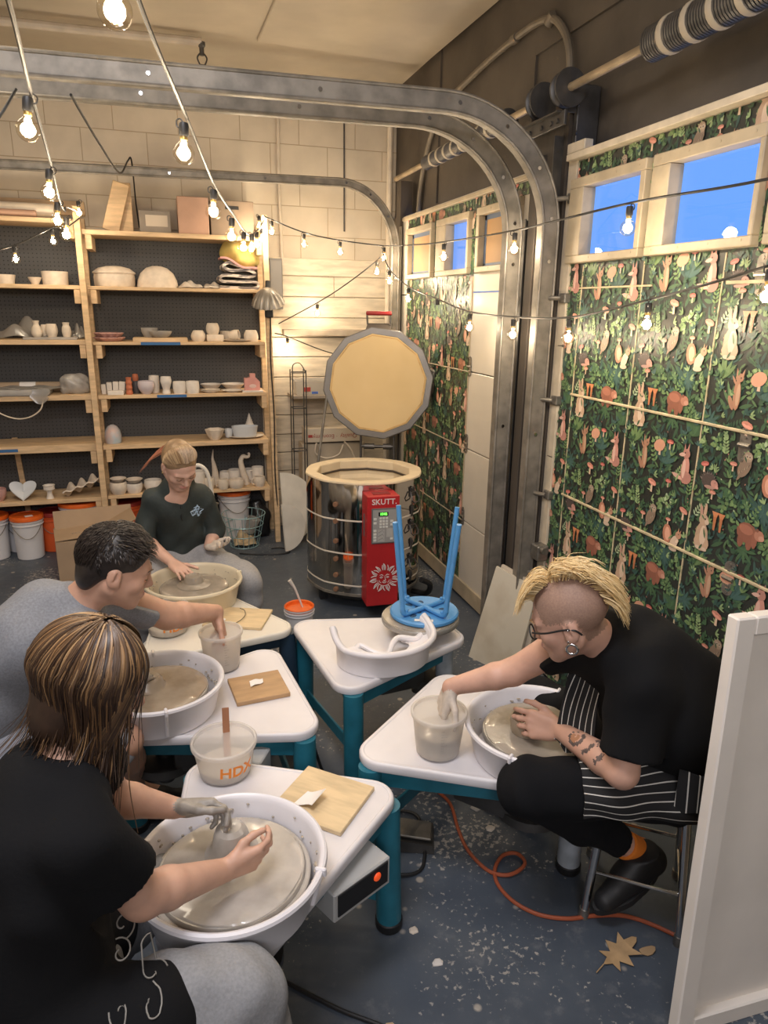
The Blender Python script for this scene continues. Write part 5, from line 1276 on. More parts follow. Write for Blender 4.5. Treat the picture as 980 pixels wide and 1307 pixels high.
mb = MB(); mb.loft([rdeca(KR+.002, KZ1-.012), rdeca(KR+.004, KZ1-.008), rdeca(KR+.002, KZ1), rdeca(KR-.050, KZ1, 0, 80, 0.)], cap=False); mb.loft([deca(KR-.0498, KZ1), deca(KR-.062, KZ1), deca(KR-.066, KZ1-.006)]+
   [deca(KR-.066+(.010 if k % 4 in (1, 2) else 0), KZ1-.05-.022*k) for k in range(0, 24)], cap=False)
for p in (deca(KR-.07, KZ0+.06),): mb.add(p, [list(range(10))])
obj('brick_lining', mb, M_brick, kt, smooth=False)
for zz in (KZ1-.060, KZ1-.148, KZ1-.236, KZ1-.325): obj('heating_element', MB().tube(deca(KR-.060, zz), .008, 6, closed=True), mat('element_coil', (.06, .045, .035), .6), kt)
for zz in (KZ0+.062, KZ0+kh*.376, KZ0+kh*.672):
    obj('ring_seam', MB().loft([rdeca(KR+.0015, zz-.005), rdeca(KR+.003, zz-.003), rdeca(KR+.003, zz+.003), rdeca(KR+.0015, zz+.005)], cap=False), mat('pale_seam_%d' % (zz*100), (.70, .64, .54), .5), kt, smooth=False)
obj('bottom_band', MB().loft([rdeca(KR+.004, KZ0-.004), rdeca(KR+.004, KZ0+.012)]), M_steel, kt, smooth=False)
for k in range(3):
    a = a_box+.7+k*2*PI/3; obj('stand_leg', MB().bar((.27*math.cos(a), .27*math.sin(a), 0), (.27*math.cos(a), .27*math.sin(a), KZ0), .045, .045), M_black, kt)
obj('stand_ring', MB().lathe([(.30, .075), (.31, .075), (.31, KZ0-.004), (.30, KZ0-.004)], 30), M_black, kt)
def facet(k): return a_box+2*PI*k/10
def FM(k, z, out=0., lat=0.):
    a = facet(k); n = Vector((math.cos(a), math.sin(a), 0)); u = Vector((-math.sin(a), math.cos(a), 0)); c = n*(KR*1.004+out)+u*lat+Vector((0, 0, z))
    return Matrix(((u.x, 0, n.x, c.x), (u.y, 0, n.y, c.y), (u.z, 1, n.z, c.z), (0, 0, 0, 1)))
def onM(mb, M): mb.v = [tuple(M @ Vector(p)) for p in mb.v]; return mb
M_plug = mat('brown_peep_plug', (.22, .115, .065), .7)
for i, zz in enumerate((.675, .575, .455, .345, .245, .155)):
    obj('peep_plug', onM(MB().lathe([(0, .012), (.013, .012), (.015, .008), (.015, 0)], 16), FM(-1, zz-.01, 0, -.03)), M_plug, kt)
# control box: plain red case with sloped top, keypad and lettering
bw, bd = .185, .125; zb0, zb1 = .105, .755
mb = MB(); mb.box((0, (zb0+zb1)/2, bd/2), (bw, zb1-zb0, bd), bev=.004)
case = obj('control_box', onM(mb, FM(0, 0)), M_kred, kt)
obj('top_vent', onM(MB().box((0, zb1+.001, bd*.5), (.10, .004, .05)), FM(0, 0)), mat('dark_red_vent', (.20, .01, .012), .5), case)
obj('side_vent', onM(MB().box((-bw/2-.001, .575, .055), (.002, .13, .022), bev=.0005), FM(0, 0)), M_kdark, case)
for zz in (.16, .26, .36, .47, .66):
    obj('screw', onM(MB().sphere((-bw/2-.001, zz, .025), (.002, .004, .004), 8, 6), FM(0, 0)), M_chrome, case)
F0 = FM(0, 0, bd+.001)
obj('brand_word', onM(MB().text('SKUTT.', .044, Matrix.Translation((0.004, .722, 0)), .0006, bold=.0006), F0), M_silver, case, smooth=False)
kp = obj('keypad_frame', onM(MB().box((0.006, .585, .002), (.150, .205, .006), bev=.002), F0), M_kdark, case)
obj('keypad_face', onM(MB().box((0.006, .585, .0055), (.136, .190, .002)), F0), M_kgrey, kp, smooth=False)
obj('display_window', onM(MB().box((-.002, .655, .0072), (.056, .022, .002)), F0), M_black, kp, smooth=False)
obj('display_digits', onM(MB().text('1046', .021, Matrix.Translation((-.002, .655, .0084)), .0003, bold=.0004), F0), M_led, kp, smooth=False)
for r in range(4):
    for c in range(3): obj('key', onM(MB().box((-.018+.0175*c, .630-.0165*r, .0075), (.0135, .012, .003), bev=.001), F0), M_key, kp)
for (x, y) in ((-.050, .628), (-.050, .604), (.046, .612), (.046, .592), (-.050, .560), (-.050, .540), (-.050, .522), (-.050, .505), (.046, .510)):
    obj('key', onM(MB().box((x, y, .0075), (.017, .013, .003), bev=.001), F0), M_key, kp)
mb = MB()
for (x, y, w, h) in ((-.015, .530, .040, .070), (.035, .545, .036, .050)): mb.box((x, y, .0070), (w, h, .001))
obj('instruction_panel', onM(mb, F0), mat('pale_grey_panel', (.40, .395, .385), .5), kp, smooth=False)
mb = MB()
for i in range(3): mb.bar((-.032, .504+.022*i, .0078), (-.006, .518+.022*i, .0078), .001, .003); mb.bar((-.006, .518+.022*i, .0078), (.0, .505+.022*i, .0078), .001, .003)
obj('printed_curve', onM(mb, F0), M_kdark, kp, smooth=False)
# sun-face emblem drawn in silver line
mb = MB(); cx, cy = .010, .275
def stroke(pts, w): 
    P = [Vector((cx+x, cy+y, .0012)) for x, y in pts]; P = spline(P, 5) if len(P) > 2 else P; n = len(P)
    W = [w*(.35+.65*math.sin(PI*min(1, (i+.5)/n))) for i in range(n)]; mb.tube(P, W, 6, flat=.35)
for k in range(22):
    a = 2*PI*k/22+.1; r0, r1 = .047, (.088 if k % 2 else .080); b = a+.10*(1 if k % 3 else -1)
    stroke([(r0*math.cos(a-.06), r0*math.sin(a-.06)), ((r0+r1)/2*math.cos(a-.03), (r0+r1)/2*math.sin(a-.03)), (r1*math.cos(b), r1*math.sin(b))], .0030)
    if k % 2: stroke([(r0*math.cos(a+.07), r0*math.sin(a+.07)), ((r0+r1)/2*math.cos(a+.09), (r0+r1)/2*math.sin(a+.09)), (r1*math.cos(b+.02), r1*math.sin(b+.02))], .0026)
for s in (-1, 1):
    stroke([(s*.006, .012), (s*.016, .020), (s*.028, .016)], .0022); stroke([(s*.009, .004), (s*.017, .009), (s*.026, .003), (s*.017, -.001), (s*.009, .004)], .0016)
    mb.sphere((cx+s*.017, cy+.004, .0014), (.0026, .0026, .001), 8, 5); stroke([(s*.030, -.012), (s*.026, -.024), (s*.018, -.030)], .0018)
stroke([(.002, .014), (.004, -.004), (.008, -.012), (.0, -.016), (-.006, -.013)], .0020); stroke([(-.013, -.024), (-.004, -.021), (.0, -.0225), (.004, -.021), (.013, -.024)], .0020); stroke([(-.012, -.026), (0, -.031), (.012, -.026)], .0020)
stroke([(-.040, -.01), (-.034, -.030), (-.016, -.045), (0, -.048), (.016, -.045), (.034, -.030), (.040, -.01)], .0018)
obj('sun_emblem', onM(mb, F0), M_silver, case, smooth=False)
# latches on the facet right of the control box
for zz in (.705, .505, .290):
    mb = MB(); mb.box((.0, zz, .004), (.052, .034, .008), bev=.003); mb.box((-.004, zz+.028, .008), (.030, .03, .014), rot=(.2, 0, .1), bev=.003)
    mb.tube([(-.026, zz+.012, .012), (-.034, zz-.030, .030), (-.018, zz-.048, .034), (.026, zz-.044, .034), (.034, zz-.026, .030), (.026, zz+.010, .012)], .0042, 8, closed=True)
    obj('draw_latch', onM(mb, FM(1, 0, 0, .028)), M_darksteel, kt)
for zz in (.60, .395, .19):
    mb = MB(); mb.box((.0, zz, .004), (.022, .07, .008), bev=.003); mb.box((0, zz+.012, .011), (.012, .03, .010), bev=.002); obj('catch_plate', onM(mb, FM(1, 0, 0, .030)), M_darksteel, kt)
# lid stands open at the back
LC = Vector((1.335, 4.44, 1.270))-Vector((KX, KY, 0)); ln = Vector((-.345, -.93, .075)).normalized(); lu = Vector((0, 0, 1)).cross(ln)*-1; lu = ln.cross(Vector((0, 0, 1))).normalized()*-1; lv = ln.cross(lu)
if lv.z < 0: lv = -lv
def LP(x, y, d): return LC+lu*x+lv*y+ln*d
def lring(r, d, n=12, ph=.13): return [LP(r*math.cos(2*PI*k/n+ph), r*math.sin(2*PI*k/n+ph), d) for k in range(n)]
obj('lid_band', MB().loft([lring(.360, -.095), lring(.364, -.088), lring(.364, .004), lring(.358, .008), lring(.322, .008), lring(.318, .002)]), mat('brushed_lid_band', (.20, .19, .18), .42, .6, var=.1, vscale=8), kt, smooth=False)
def lidmat():
    m = mat('lid_firebrick', (.64, .47, .24), .8); nt = m.node_tree; b = nt.nodes['Principled BSDF']
    n = nt.nodes.new('ShaderNodeTexNoise'); n.inputs['Scale'].default_value = 6; r = nt.nodes.new('ShaderNodeValToRGB'); tc = nt.nodes.new('ShaderNodeTexCoord')
    r.color_ramp.elements[0].color = (.62, .45, .22, 1); r.color_ramp.elements[1].color = (.69, .52, .28, 1); nt.links.new(tc.outputs['Object'], n.inputs[0]); nt.links.new(n.outputs[0], r.inputs[0]); nt.links.new(r.outputs[0], b.inputs['Base Color']); return m
obj('lid_brick', MB().loft([lring(.322, -.05), lring(.320, .006), lring(.314, .009)]), lidmat(), kt, smooth=False)
mb = MB(); mb.loft([lring(.315, .0092), lring(.306, .0094)], cap=False); obj('scorched_rim', mb, mat('scorched_brick', (.55, .35, .15), .85, var=.2, vscale=14), kt, smooth=False)
mb = MB(); mb.add([LP(-.085, .345, .0), LP(.075, .345, 0), LP(.085, .385, -.03), LP(-.075, .385, -.03), LP(-.085, .345, -.07), LP(.075, .345, -.07), LP(.085, .385, -.05), LP(-.075, .385, -.05)], [[0, 1, 2, 3], [7, 6, 5, 4], [0, 4, 5, 1], [1, 5, 6, 2], [2, 6, 7, 3], [3, 7, 4, 0]])
obj('handle_plate', mb, mat('dark_plate', (.16, .14, .12), .5, .6), kt, smooth=False)
mb = MB(); mb.cyl(LP(-.075, .375, -.02), LP(-.078, .445, .0), .006, n=8); mb.cyl(LP(.072, .375, -.02), LP(.076, .445, .0), .006, n=8); obj('handle_bracket', mb, M_chrome, kt)
obj('lid_handle', MB().tube([LP(-.083, .445, 0), LP(-.078, .445, 0), LP(.076, .445, 0), LP(.081, .445, 0)], [.010, .0135, .0135, .010], 16), mat('red_handle', (.30, .02, .02), .35), kt)
mb = MB(); mb.box(LP(.345, .05, -.05), (.03, .06, .10), rot=(.3, .2, .3), bev=.006); mb.cyl(LP(.36, .04, -.04), LP(.42, .045, -.02), .008, n=8); obj('lid_prop_bracket', mb, M_steel, kt)
hb = LC-Vector((0, 0, .415))
mb = MB(); mb.cyl(hb+lu*-.105, hb+lu*.105, .011, n=14); mb.cyl(hb+lu*-.085, hb+lu*-.020, .020, n=16); mb.cyl(hb+lu*.040, hb+lu*.095, .020, n=16)
for s in (-.11, .11): mb.tube([hb+lu*s+Vector((0, 0, .07)), hb+lu*s, hb+lu*s*1.05+Vector((0, -.02, -.22))], .008, 8)
obj('hinge_bar', mb, M_darksteel, kt)
mb = MB(); p0 = LP(-.335, -.08, .0); mb.cyl(p0, p0+Vector((-.095, -.02, -.62)), .009, n=10); obj('lid_prop_rod', mb, M_steel, kt)
mb = MB(); mb.tube(spline([(.27, -.33, .18), (.34, -.30, .13), (.36, -.20, .03), (.30, -.10, .012)], 6), .017, 10); obj('power_cord', mb, M_black, kt)

# ------------------------------------------------------------------ odds and ends behind the kiln
M_shelfw = mat('kiln_wash_white', (.66, .62, .55), .8, var=.08, vscale=8)
def kiln_shelf(label, x, y, r, cut, rz, lean):
    pts = [(r*math.cos(a), r*math.sin(a)) for a in [PI/2-PI*k/28 for k in range(29)]]
    mb = MB(); mb.prism(pts[::-1], -.009, .009)
    o = obj('kiln_shelf', mb, M_shelfw, label=label, cat='kiln shelf', ang=30, group='half-round kiln shelves')
    o.matrix_world = Matrix.Translation((x, y, r*math.cos(lean)*cut+.010)) @ Matrix.Rotation(rz, 4, 'Z') @ Matrix.Rotation(PI/2-lean, 4, 'X')
kiln_shelf('taller half-round white kiln shelf leaning behind, left of the kiln', .790, 5.10, .272, 1., .15, .20); kiln_shelf('front half-round white kiln shelf on the floor, left of the kiln', .762, 4.90, .176, 1., .30, .16)
cl = thing('clamp_lamp', 'clamp lamp with a fluted grey shade fixed to the right shelf post', 'lamp', (.715, 5.02, 1.79))
mb = MB()
for nz, (r, z) in enumerate(((.105, -.02),)):
    prof = [(.022, .078), (.045, .066), (.075, .040), (.098, .008), (.112, -.030), (.110, -.032), (.095, .004), (.072, .036), (.043, .062), (.02, .074)]
    mb.lathe(prof, 60, wob=lambda a, i: 1+(.035 if 1 < i < 8 else .01)*math.cos(20*a), axis=(-.12, -.35, .93))
obj('lamp_shade', mb, mat('fluted_grey_metal', (.27, .25, .225), .4, .7), cl, ang=25)
obj('lamp_bulb', MB().sphere((.0, -.012, -.018), (.030, .030, .038), 18, 12), mat('unlit_bulb', (.72, .68, .60), .2), cl)
mb = MB(); mb.cyl((.006, .03, .07), (.012, .05, .12), .018, n=14); mb.box((.018, .085, -.09), (.05, .07, .06), bev=.006); mb.cyl((.012, .05, .09), (.02, .08, -.08), .007, n=8); obj('clamp', mb, M_black, cl)
obj('cord', MB().tube(spline([(.03, .10, -.12), (.02, .09, -.4), (.035, .10, -.8), (.03, .10, -1.25), (.05, .12, -1.6)], 7), .005, 7), M_black, cl)
eb = thing('panel_box', 'grey electrical box on the wall above the plank cladding, right of the shelving', 'electrical box', (.842, 5.50, 1.905))
obj('case', MB().box((0, 0, 0), (.10, .09, .36), bev=.004), mat('grey_case', (.17, .165, .16), .5, .3), eb); obj('door_panel', MB().box((0, -.048, 0), (.085, .006, .33), bev=.002), mat('grey_case_door', (.21, .20, .19), .5, .3), eb)
def slab(name, label, cat, c, d, m, rot=(0, 0, 0), bev=.004, parent=None): 
    o = obj(name, MB().box((0, 0, 0), d, bev=bev), m, label=label, cat=cat); o.location = c; o.rotation_euler = rot; return o
wrk = thing('wire_rack', 'tall thin black wire rack between shelving and kiln', 'rack', (.955, 5.22, 0))
for x in (-.055, .045):
    for y in (-.05, .05): obj('upright', MB().tube([(x, y, 0), (x, y, 1.30)], .0045, 6), M_darksteel, wrk)
for z in (.35, .70, 1.02, 1.28): obj('shelf_frame', MB().tube([(-.055, -.05, z), (.045, -.05, z), (.045, .05, z), (-.055, .05, z)], .004, 6, closed=True), M_darksteel, wrk)
obj('top_loop', MB().tube(spline([(-.055, -.05, 1.28), (-.05, -.06, 1.34), (0, -.06, 1.35), (.045, -.05, 1.28)], 5), .004, 6), M_darksteel, wrk)
qb = thing('printed_box', 'long white cardboard box printed upside down in red, on a stand behind the kiln', 'box', (1.24, 5.36, .735))
obj('carton_body', MB().box((0, 0, .055), (.46, .14, .11), bev=.003), mat('white_carton', (.58, .50, .40), .65), qb)
M = Matrix.Translation((.02, -.0705, .045)) @ Matrix.Rotation(PI, 4, 'Y') @ Matrix.Rotation(PI/2, 4, 'X') @ Matrix.Rotation(0, 4, 'Z')
M = Matrix(((-1, 0, 0, .0), (0, 0, -1, -.0708), (0, -1, 0, .045), (0, 0, 0, 1)))
M_rp = mat('red_print', (.34, .07, .05), .6)
for wd, xx in (('Quality', .115), ('\u00b7', .02), ('Economy', -.085)): obj('printed_word', MB().text(wd, .046, M @ Matrix.Translation((-xx, 0, 0)), .0004), M_rp, qb, smooth=False)
obj('red_logo', MB().box((-.19, -.0708, .05), (.035, .001, .022), bev=.0003), mat('red_logo_ink', (.40, .05, .04), .6), qb)
obj('box_stand', MB().box((1.24, 5.40, .36), (.50, .17, .72), bev=.004), mat('old_white_cabinet', (.50, .42, .32), .6, var=.12, vscale=6), label='old whitish cabinet behind the kiln carrying the printed box', cat='cabinet')
tb = thing('storage_tub', 'cloudy plastic tub with a red label, stacked behind the kiln lid', 'tub', (1.09, 5.36, 1.10))
obj('stack_board', MB().box((0, .05, -.013), (.34, .26, .024), bev=.002), mat('grey_tub_board', (.30, .25, .2), .6), tb)
obj('tub_body', MB().loft([[(x*.15*k, y*.07*k, z) for x, y in ((-1, -1), (1, -1), (1, 1), (-1, 1))] for k, z in ((.9, 0), (1, .10), (1.05, .105), (1.05, .12), (.98, .12), (.85, .01))]), M_plastic, tb, smooth=False)
obj('red_label', MB().box((-.06, -.0725, .045), (.055, .003, .032), bev=.001), mat('red_label_paper', (.45, .06, .05), .5), tb)
obj('blue_label', MB().box((-.0, -.0725, .02), (.05, .003, .018), bev=.001), mat('blue_label_paper', (.08, .16, .5), .5), tb)
for lab, pts in (('pale cord looped below the printed box', [(1.09, 5.25, .74), (1.08, 5.24, .66), (1.16, 5.23, .62), (1.26, 5.23, .645), (1.30, 5.24, .72)]), ('second pale cord hanging behind the kiln rim', [(1.31, 5.25, .74), (1.36, 5.24, .68), (1.40, 5.23, .58)])):
    obj('cord', MB().tube(spline(pts, 7), .007, 8), M_cream, label=lab, cat='cord')
# ------------------------------------------------------------------ leaning boards, white panel, red bucket, cords, leaf
def leaning(label, BL, BR, TR, TL, th, m, name='board', cat='board'):
    BL, BR, TR, TL = map(Vector, (BL, BR, TR, TL)); n = (BR-BL).cross(TL-BL).normalized()*th
    mb = MB(); mb.add([BL, BR, TR, TL, BL-n, BR-n, TR-n, TL-n], [[0, 1, 2, 3], [7, 6, 5, 4], [0, 4, 5, 1], [1, 5, 6, 2], [2, 6, 7, 3], [3, 7, 4, 0]])
    return obj(name, mb, m, label=label, cat=cat, smooth=False)
M_slabw = mat('stained_white_board', (.62, .57, .47), .5, col2=(.50, .43, .33), vscale=4.5, mix_lo=.52, mix_hi=.75)
leaning('stained white board leaning against the door track, front of two', (1.425, 3.03, .0), (1.545, 2.755, .0), (1.625, 2.735, .475), (1.530, 2.985, .510), .014, M_slabw)
leaning('second white board leaning just behind the stained one', (1.462, 3.045, .0), (1.582, 2.745, .0), (1.655, 2.715, .48), (1.560, 2.985, .517), .016, M_cream)
wp = thing('framed_screen', 'tall white framed panel standing at the lower right, nearest the camera', 'panel', (1.112, 1.05, 0), -.02)
M_wp = mat('white_gloss_panel', (.80, .74, .67), .4, var=.05, vscale=4)
o = obj('panel_sheet', MB().box((.36, .012, .56), (.70, .016, 1.12)), M_wp, wp)
for nm, c, d in (('stile', (.022, -.001, .565), (.050, .034, 1.13)), ('stile', (.69, -.001, .565), (.050, .034, 1.13)), ('rail', (.356, -.001, 1.108), (.62, .034, .044)), ('rail', (.356, -.001, .025), (.62, .034, .05))): obj(nm, MB().box(c, d, bev=.004), M_wp, wp)
obj('groove_shade_strip', MB().box((.0495, .004, .565), (.004, .012, 1.05)), M_darksteel, wp)  # dark strip put in as the shade line along the stile
wp.rotation_euler = (-.035, .012, -.02)
rb = pail('short orange bucket full of reddish slip between wheel tables', .610, 3.45, .075, .20, M_bkt, None, g=None, open_top=True, bail=False)
obj('slip', MB().lathe([(0, .168), (.070, .168), (.070, .172), (0, .173)], 30), mat('orange_slip', (.62, .12, .03), .3), rb); obj('orange_rim', MB().lathe([(.073, .188), (.079, .188), (.081, .203), (.077, .207), (.071, .203), (.068, .175), (.0715, .175)], 36), M_lid, rb)
obj('white_brush', MB().tube([(.03, .01, .16), (-.018, .02, .30), (-.045, .025, .345)], [.0045, .0065, .011], 10), M_bisque, label='white-handled brush standing in the short orange bucket', cat='brush', loc=(.610, 3.45, 0))
M_cordo = mat('orange_cord_rubber', (.36, .085, .035), .5)
C = [(.86, 2.10, .006), (.895, 2.0, .006), (.872, 1.86, .006), (.865, 1.76, .006), (.890, 1.665, .006), (.935, 1.625, .010), (.985, 1.628, .013), (1.020, 1.655, .013), (1.012, 1.700, .010), (.965, 1.705, .008), (.915, 1.66, .007), (.897, 1.60, .006), (.915, 1.525, .006), (.965, 1.462, .006), (1.04, 1.425, .006), (1.12, 1.412, .006), (1.21, 1.385, .006), (1.28, 1.325, .006), (1.36, 1.22, .006), (1.48, 1.1, .006)]
obj('extension_cord', MB().tube(spline(C, 7), .0062, 8), M_cordo, label='orange extension cord with one loop across the blue-grey floor', cat='cord')
def cord(label, pts, r=.0055): obj('power_cord', MB().tube(spline(pts, 7), r, 8), M_black, label=label, cat='cord')
cord('black power cord curving over the floor below the foreground wheel', [(.20, 1.46, .006), (.26, 1.40, .006), (.33, 1.335, .006), (.43, 1.255, .006), (.49, 1.17, .006), (.485, 1.08, .006), (.44, 1.02, .006), (.40, .96, .006)])
ck = lambda cx, cy, r, t0, t1, z=.008, n=30: [(cx+r*(1+.1*math.sin(3*a))*math.cos(a), cy+r*math.sin(a), z+.004*math.sin(2*a)) for a in [t0+(t1-t0)*k/n for k in range(n+1)]]
cord('coiled black cord on the floor between the foreground and right wheels, upper coil', ck(.68, 1.93, .075, 0, 4.2*PI)); cord('coiled black cord on the floor between the foreground and right wheels, lower coil', ck(.64, 1.80, .085, .5, 4.6*PI)); 
cord('black cord trailing from the unused wheel toward the floor coils', [(.62, 2.35, .30), (.60, 2.28, .12), (.56, 2.2, .006), (.62, 2.08, .006), (.70, 2.0, .006)]); cord('black cord snaking under the boy\'s table corner', [(.42, 2.20, .25), (.46, 2.18, .10), (.50, 2.1, .006), (.44, 2.0, .006), (.56, 1.97, .006), (.62, 1.9, .006)])
def pedal(label, x, y, rz):
    t = thing('foot_pedal', label, 'pedal', (x, y, 0), rz); mb = MB(); mb.loft([[(-.06, -.12, .002), (.06, -.12, .002), (.06, .12, .002), (-.06, .12, .002)], [(-.055, -.115, .03), (.055, -.115, .03), (.055, .115, .055), (-.055, .115, .055)]]); obj('base', mb, M_darksteel, t, smooth=False)
    mb = MB(); mb.box((0, 0, .052), (.085, .22, .010), rot=(.10, 0, 0), bev=.003); obj('treadle', mb, M_steel, t)
pedal('grey metal foot pedal on the floor under the coiled cord', .66, 1.88, 1.2); pedal('dark foot pedal under the unused wheel', .80, 2.28, .4)
lf = MB(); half = [(0, -.075), (.012, -.050), (.040, -.052), (.018, -.028), (.052, -.010), (.022, .004), (.046, .038), (.016, .030), (.010, .060), (0, .075)]
poly = half+[(-x*.9, y+.004) for x, y in half[-2:0:-1]]
lf.loft([[(x, y, .006+.10*x*x*20*.1+.004*math.sin(40*y)+d) for x, y in poly] for d in (0, .0015)]); lf.tube([(0, -.075, .006), (.004, -.11, .004)], .0016, 6)
obj('dry_leaf', lf, mat('dead_oak_leaf', (.40, .26, .13), .7, var=.15, vscale=25), label='curled brown oak leaf on the floor at lower right', cat='leaf', loc=(1.125, 1.285, .002), rz=-1.25, smooth=False)
lf = MB(); lf.loft([[(.02*math.cos(a)*1.3, .014*math.sin(a), .004+.004*math.cos(2*a)+d) for a in [2*PI*k/10 for k in range(10)]] for d in (0, .002)])
obj('leaf_scrap', lf, mat('leaf_scrap_brown', (.36, .24, .13), .75), label='small brown leaf scrap right beside the oak leaf', cat='leaf', loc=(1.20, 1.265, .002))
R4 = random.Random(3)
for i, (x, y, s, c) in enumerate(((.585, 1.52, .020, 'tan clay crumb on the floor right of the foreground table leg'), (.615, 1.40, .018, 'pale clay crumb below the tan one'), (.43, 1.26, .022, 'flat white clay chip inside the black cord\'s bend'), (.985, 1.84, .020, 'brown clay crumb beside the orange cord loop'), (.98, 1.95, .024, 'dry brown scrap under the right wheel table edge'))):
    p = [(s*R4.uniform(.6, 1.1)*math.cos(2*PI*k/7), s*R4.uniform(.5, .9)*math.sin(2*PI*k/7)) for k in range(7)]
    obj('clay_crumb', MB().loft([[(a*f, b*f, z) for a, b in p] for f, z in ((1, .001), (.95, .004), (.6, .007))]), (M_bone, M_greyclay, M_wood)[i % 3] if i != 1 else M_bisque, label=c, cat='clay crumb', loc=(x, y, 0), smooth=False)
# stool under the blond-haired person
cs = thing('stool', 'chrome-legged stool under the blond-haired person on the right', 'stool', (1.285, 1.445, 0), .0)
sa, sb = Vector((1.095, 1.425, 0)), Vector((1.305, 1.262, 0)); sd = (sb-sa); sn = Vector((-sd.y, sd.x, 0)); cor = [sa, sb, sb+sn, sa+sn]; ctr = sum(cor, Vector())/4; cs.location = ctr
loc = [c-ctr for c in cor]
for c in loc:
    t = c*.80; l = obj('leg', MB().tube([(c.x, c.y, .02), (t.x, t.y, .405)], .0125, 14), M_chrome, cs); obj('rubber_foot', MB().cyl((c.x*1.005, c.y*1.005, 0), (c.x*.995, c.y*.995, .03), .0165, .0150, 14), M_hinge, l)
for i in range(4):
    a, b = loc[i], loc[(i+1) % 4]; f = 1-.2*(.12 if i % 2 else .16)/.405
    obj('rung', MB().cyl((a.x*f, a.y*f, .12 if i % 2 else .16), (b.x*f, b.y*f, .12 if i % 2 else .16), .006, n=10), M_chrome, cs)
obj('seat_pan', MB().lathe([(0, .392), (.135, .392), (.14, .398), (.14, .406), (0, .406)], 36), M_chrome, cs)
obj('seat', MB().lathe([(0, .406), (.140, .406), (.148, .412), (.148, .420), (.140, .426), (0, .428)], 40), M_black, cs)
# ------------------------------------------------------------------ festoon lights
M_globe = glassy('bulb_glass', (1, .97, .90), .22, .03)
M_fil = mat('glowing_filament', (1, .6, .2), .5, emit=(1, .60, .22), estr=130.)
M_fil2 = mat('hot_filament', (1, .7, .35), .5, emit=(1, .68, .32), estr=170.)
M_sock = mat('black_socket', (.022, .020, .018), .5); M_brass = mat('brass_screw', (.55, .38, .14), .35, .9)
def bulb_proto():
    t = thing('globe_bulb', None, None)
    gp = [(.0085, -.034)]+[(.0245*math.sin(a), -.060-.0245*math.cos(a)*-1*-1) for a in []]
    prof = [(.008, -.036), (.009, -.040), (.0135, -.044)]+[(.0255*math.sin(a), -.0665+.0255*math.cos(a)) for a in [PI*k/16 for k in range(3, 16)]]+[(.0006, -.092)]
    obj('glass_globe', MB().lathe(prof, 24), M_globe, t, ang=80)
    mb = MB()
    for k in range(4):
        a = PI/4+k*PI/2; mb.tube([(.0022*math.cos(a), .0022*math.sin(a), -.050), (.0058*math.cos(a), .0058*math.sin(a), -.082)], .0012, 5)
    obj('filament', mb, M_fil, t)
    s = obj('socket', MB().lathe([(0, 0), (.0095, 0), (.0115, -.004), (.0115, -.026), (.0098, -.030), (0, -.030)], 16), M_sock, t)
    obj('screw_base', MB().lathe([(.0088, -.030), (.0094, -.033), (.0086, -.038), (0, -.038)], 14), M_brass, t)
    obj('hanging_loop', MB().tube(spline([(.010, 0, -.012), (.018, 0, -.008), (.019, 0, .004), (.010, 0, .008), (.003, 0, .002)], 4), .0018, 6), M_sock, s)
    return t
proto = bulb_proto(); first = [True]
lamp = bpy.data.lights.new('bulb_glow', 'POINT'); lamp.energy = 3.7; lamp.color = (1, .85, .66); lamp.shadow_soft_size = .02
def bulb(p, label, group, tilt=(0, 0), sc=1., rz=0., lit=True):
    b = proto if first[0] else copy_tree(proto); first[0] = False
    b.location = p; b.rotation_euler = (tilt[0], tilt[1], rz); b.scale = (sc,)*3
    b['label'] = label; b['category'] = 'light bulb'; b['group'] = group
    if lit:
        l = bpy.data.objects.new('bulb_glow', lamp); COL.objects.link(l)
        R = Euler((tilt[0], tilt[1], rz)).to_matrix(); l.location = Vector(p)+R @ Vector((0, 0, -.066*sc))
def cordline(label, pts, r=.0042, n=8): return obj('festoon_cable', MB().tube(spline(pts, n), r, 7), M_sock, label=label, cat='cord', group='cords of the string lights')
GA, GB, GC, GD = 'bulbs on the left overhead string', 'bulbs on the middle overhead string', 'bulbs along the back and right walls', 'bulbs on the lower right string'
SA = [((-.246, 1.907, 2.187), 'largest lit globe bulb on the left string, nearest the top left corner'), ((-.293, 2.562, 2.143), 'lit globe bulb second from the front on the left string, above the top shelf board'), ((-.341, 3.126, 2.116), 'lit bulb third on the left string, touching its neighbour by the shelf post'), ((-.333, 3.300, 2.081), 'lit bulb fourth on the left string, lowest of the cluster before the left post')]
for p, l in SA: bulb(p, l, GA, (.02, .10), rz=.3)
bulb((-.420, 4.900, 2.336), 'small lit bulb clipped to the top of the shelf post between the two shelving units', GA); bulb((-.581, 4.900, 2.170), 'small lit bulb in front of the second left shelf, right of another', GA); bulb((-.774, 4.750, 2.053), 'small lit bulb before the left shelving, nearest the left picture edge', GA)
cordline('light cord running from overhead to the post between the shelving units', [(-.16, .9, 2.19), (-.18, 1.3, 2.178), (-.238, 1.907, 2.195), (-.285, 2.562, 2.152), (-.333, 3.126, 2.124), (-.34, 3.35, 2.11), (-.42, 4.2, 2.22), (-.448, 5.10, 2.30)])
cordline('short light cord sagging before the left shelving', [(-.44, 5.10, 2.26), (-.52, 4.97, 2.185), (-.581, 4.90, 2.178), (-.774, 4.75, 2.062), (-1.0, 4.7, 1.99)])
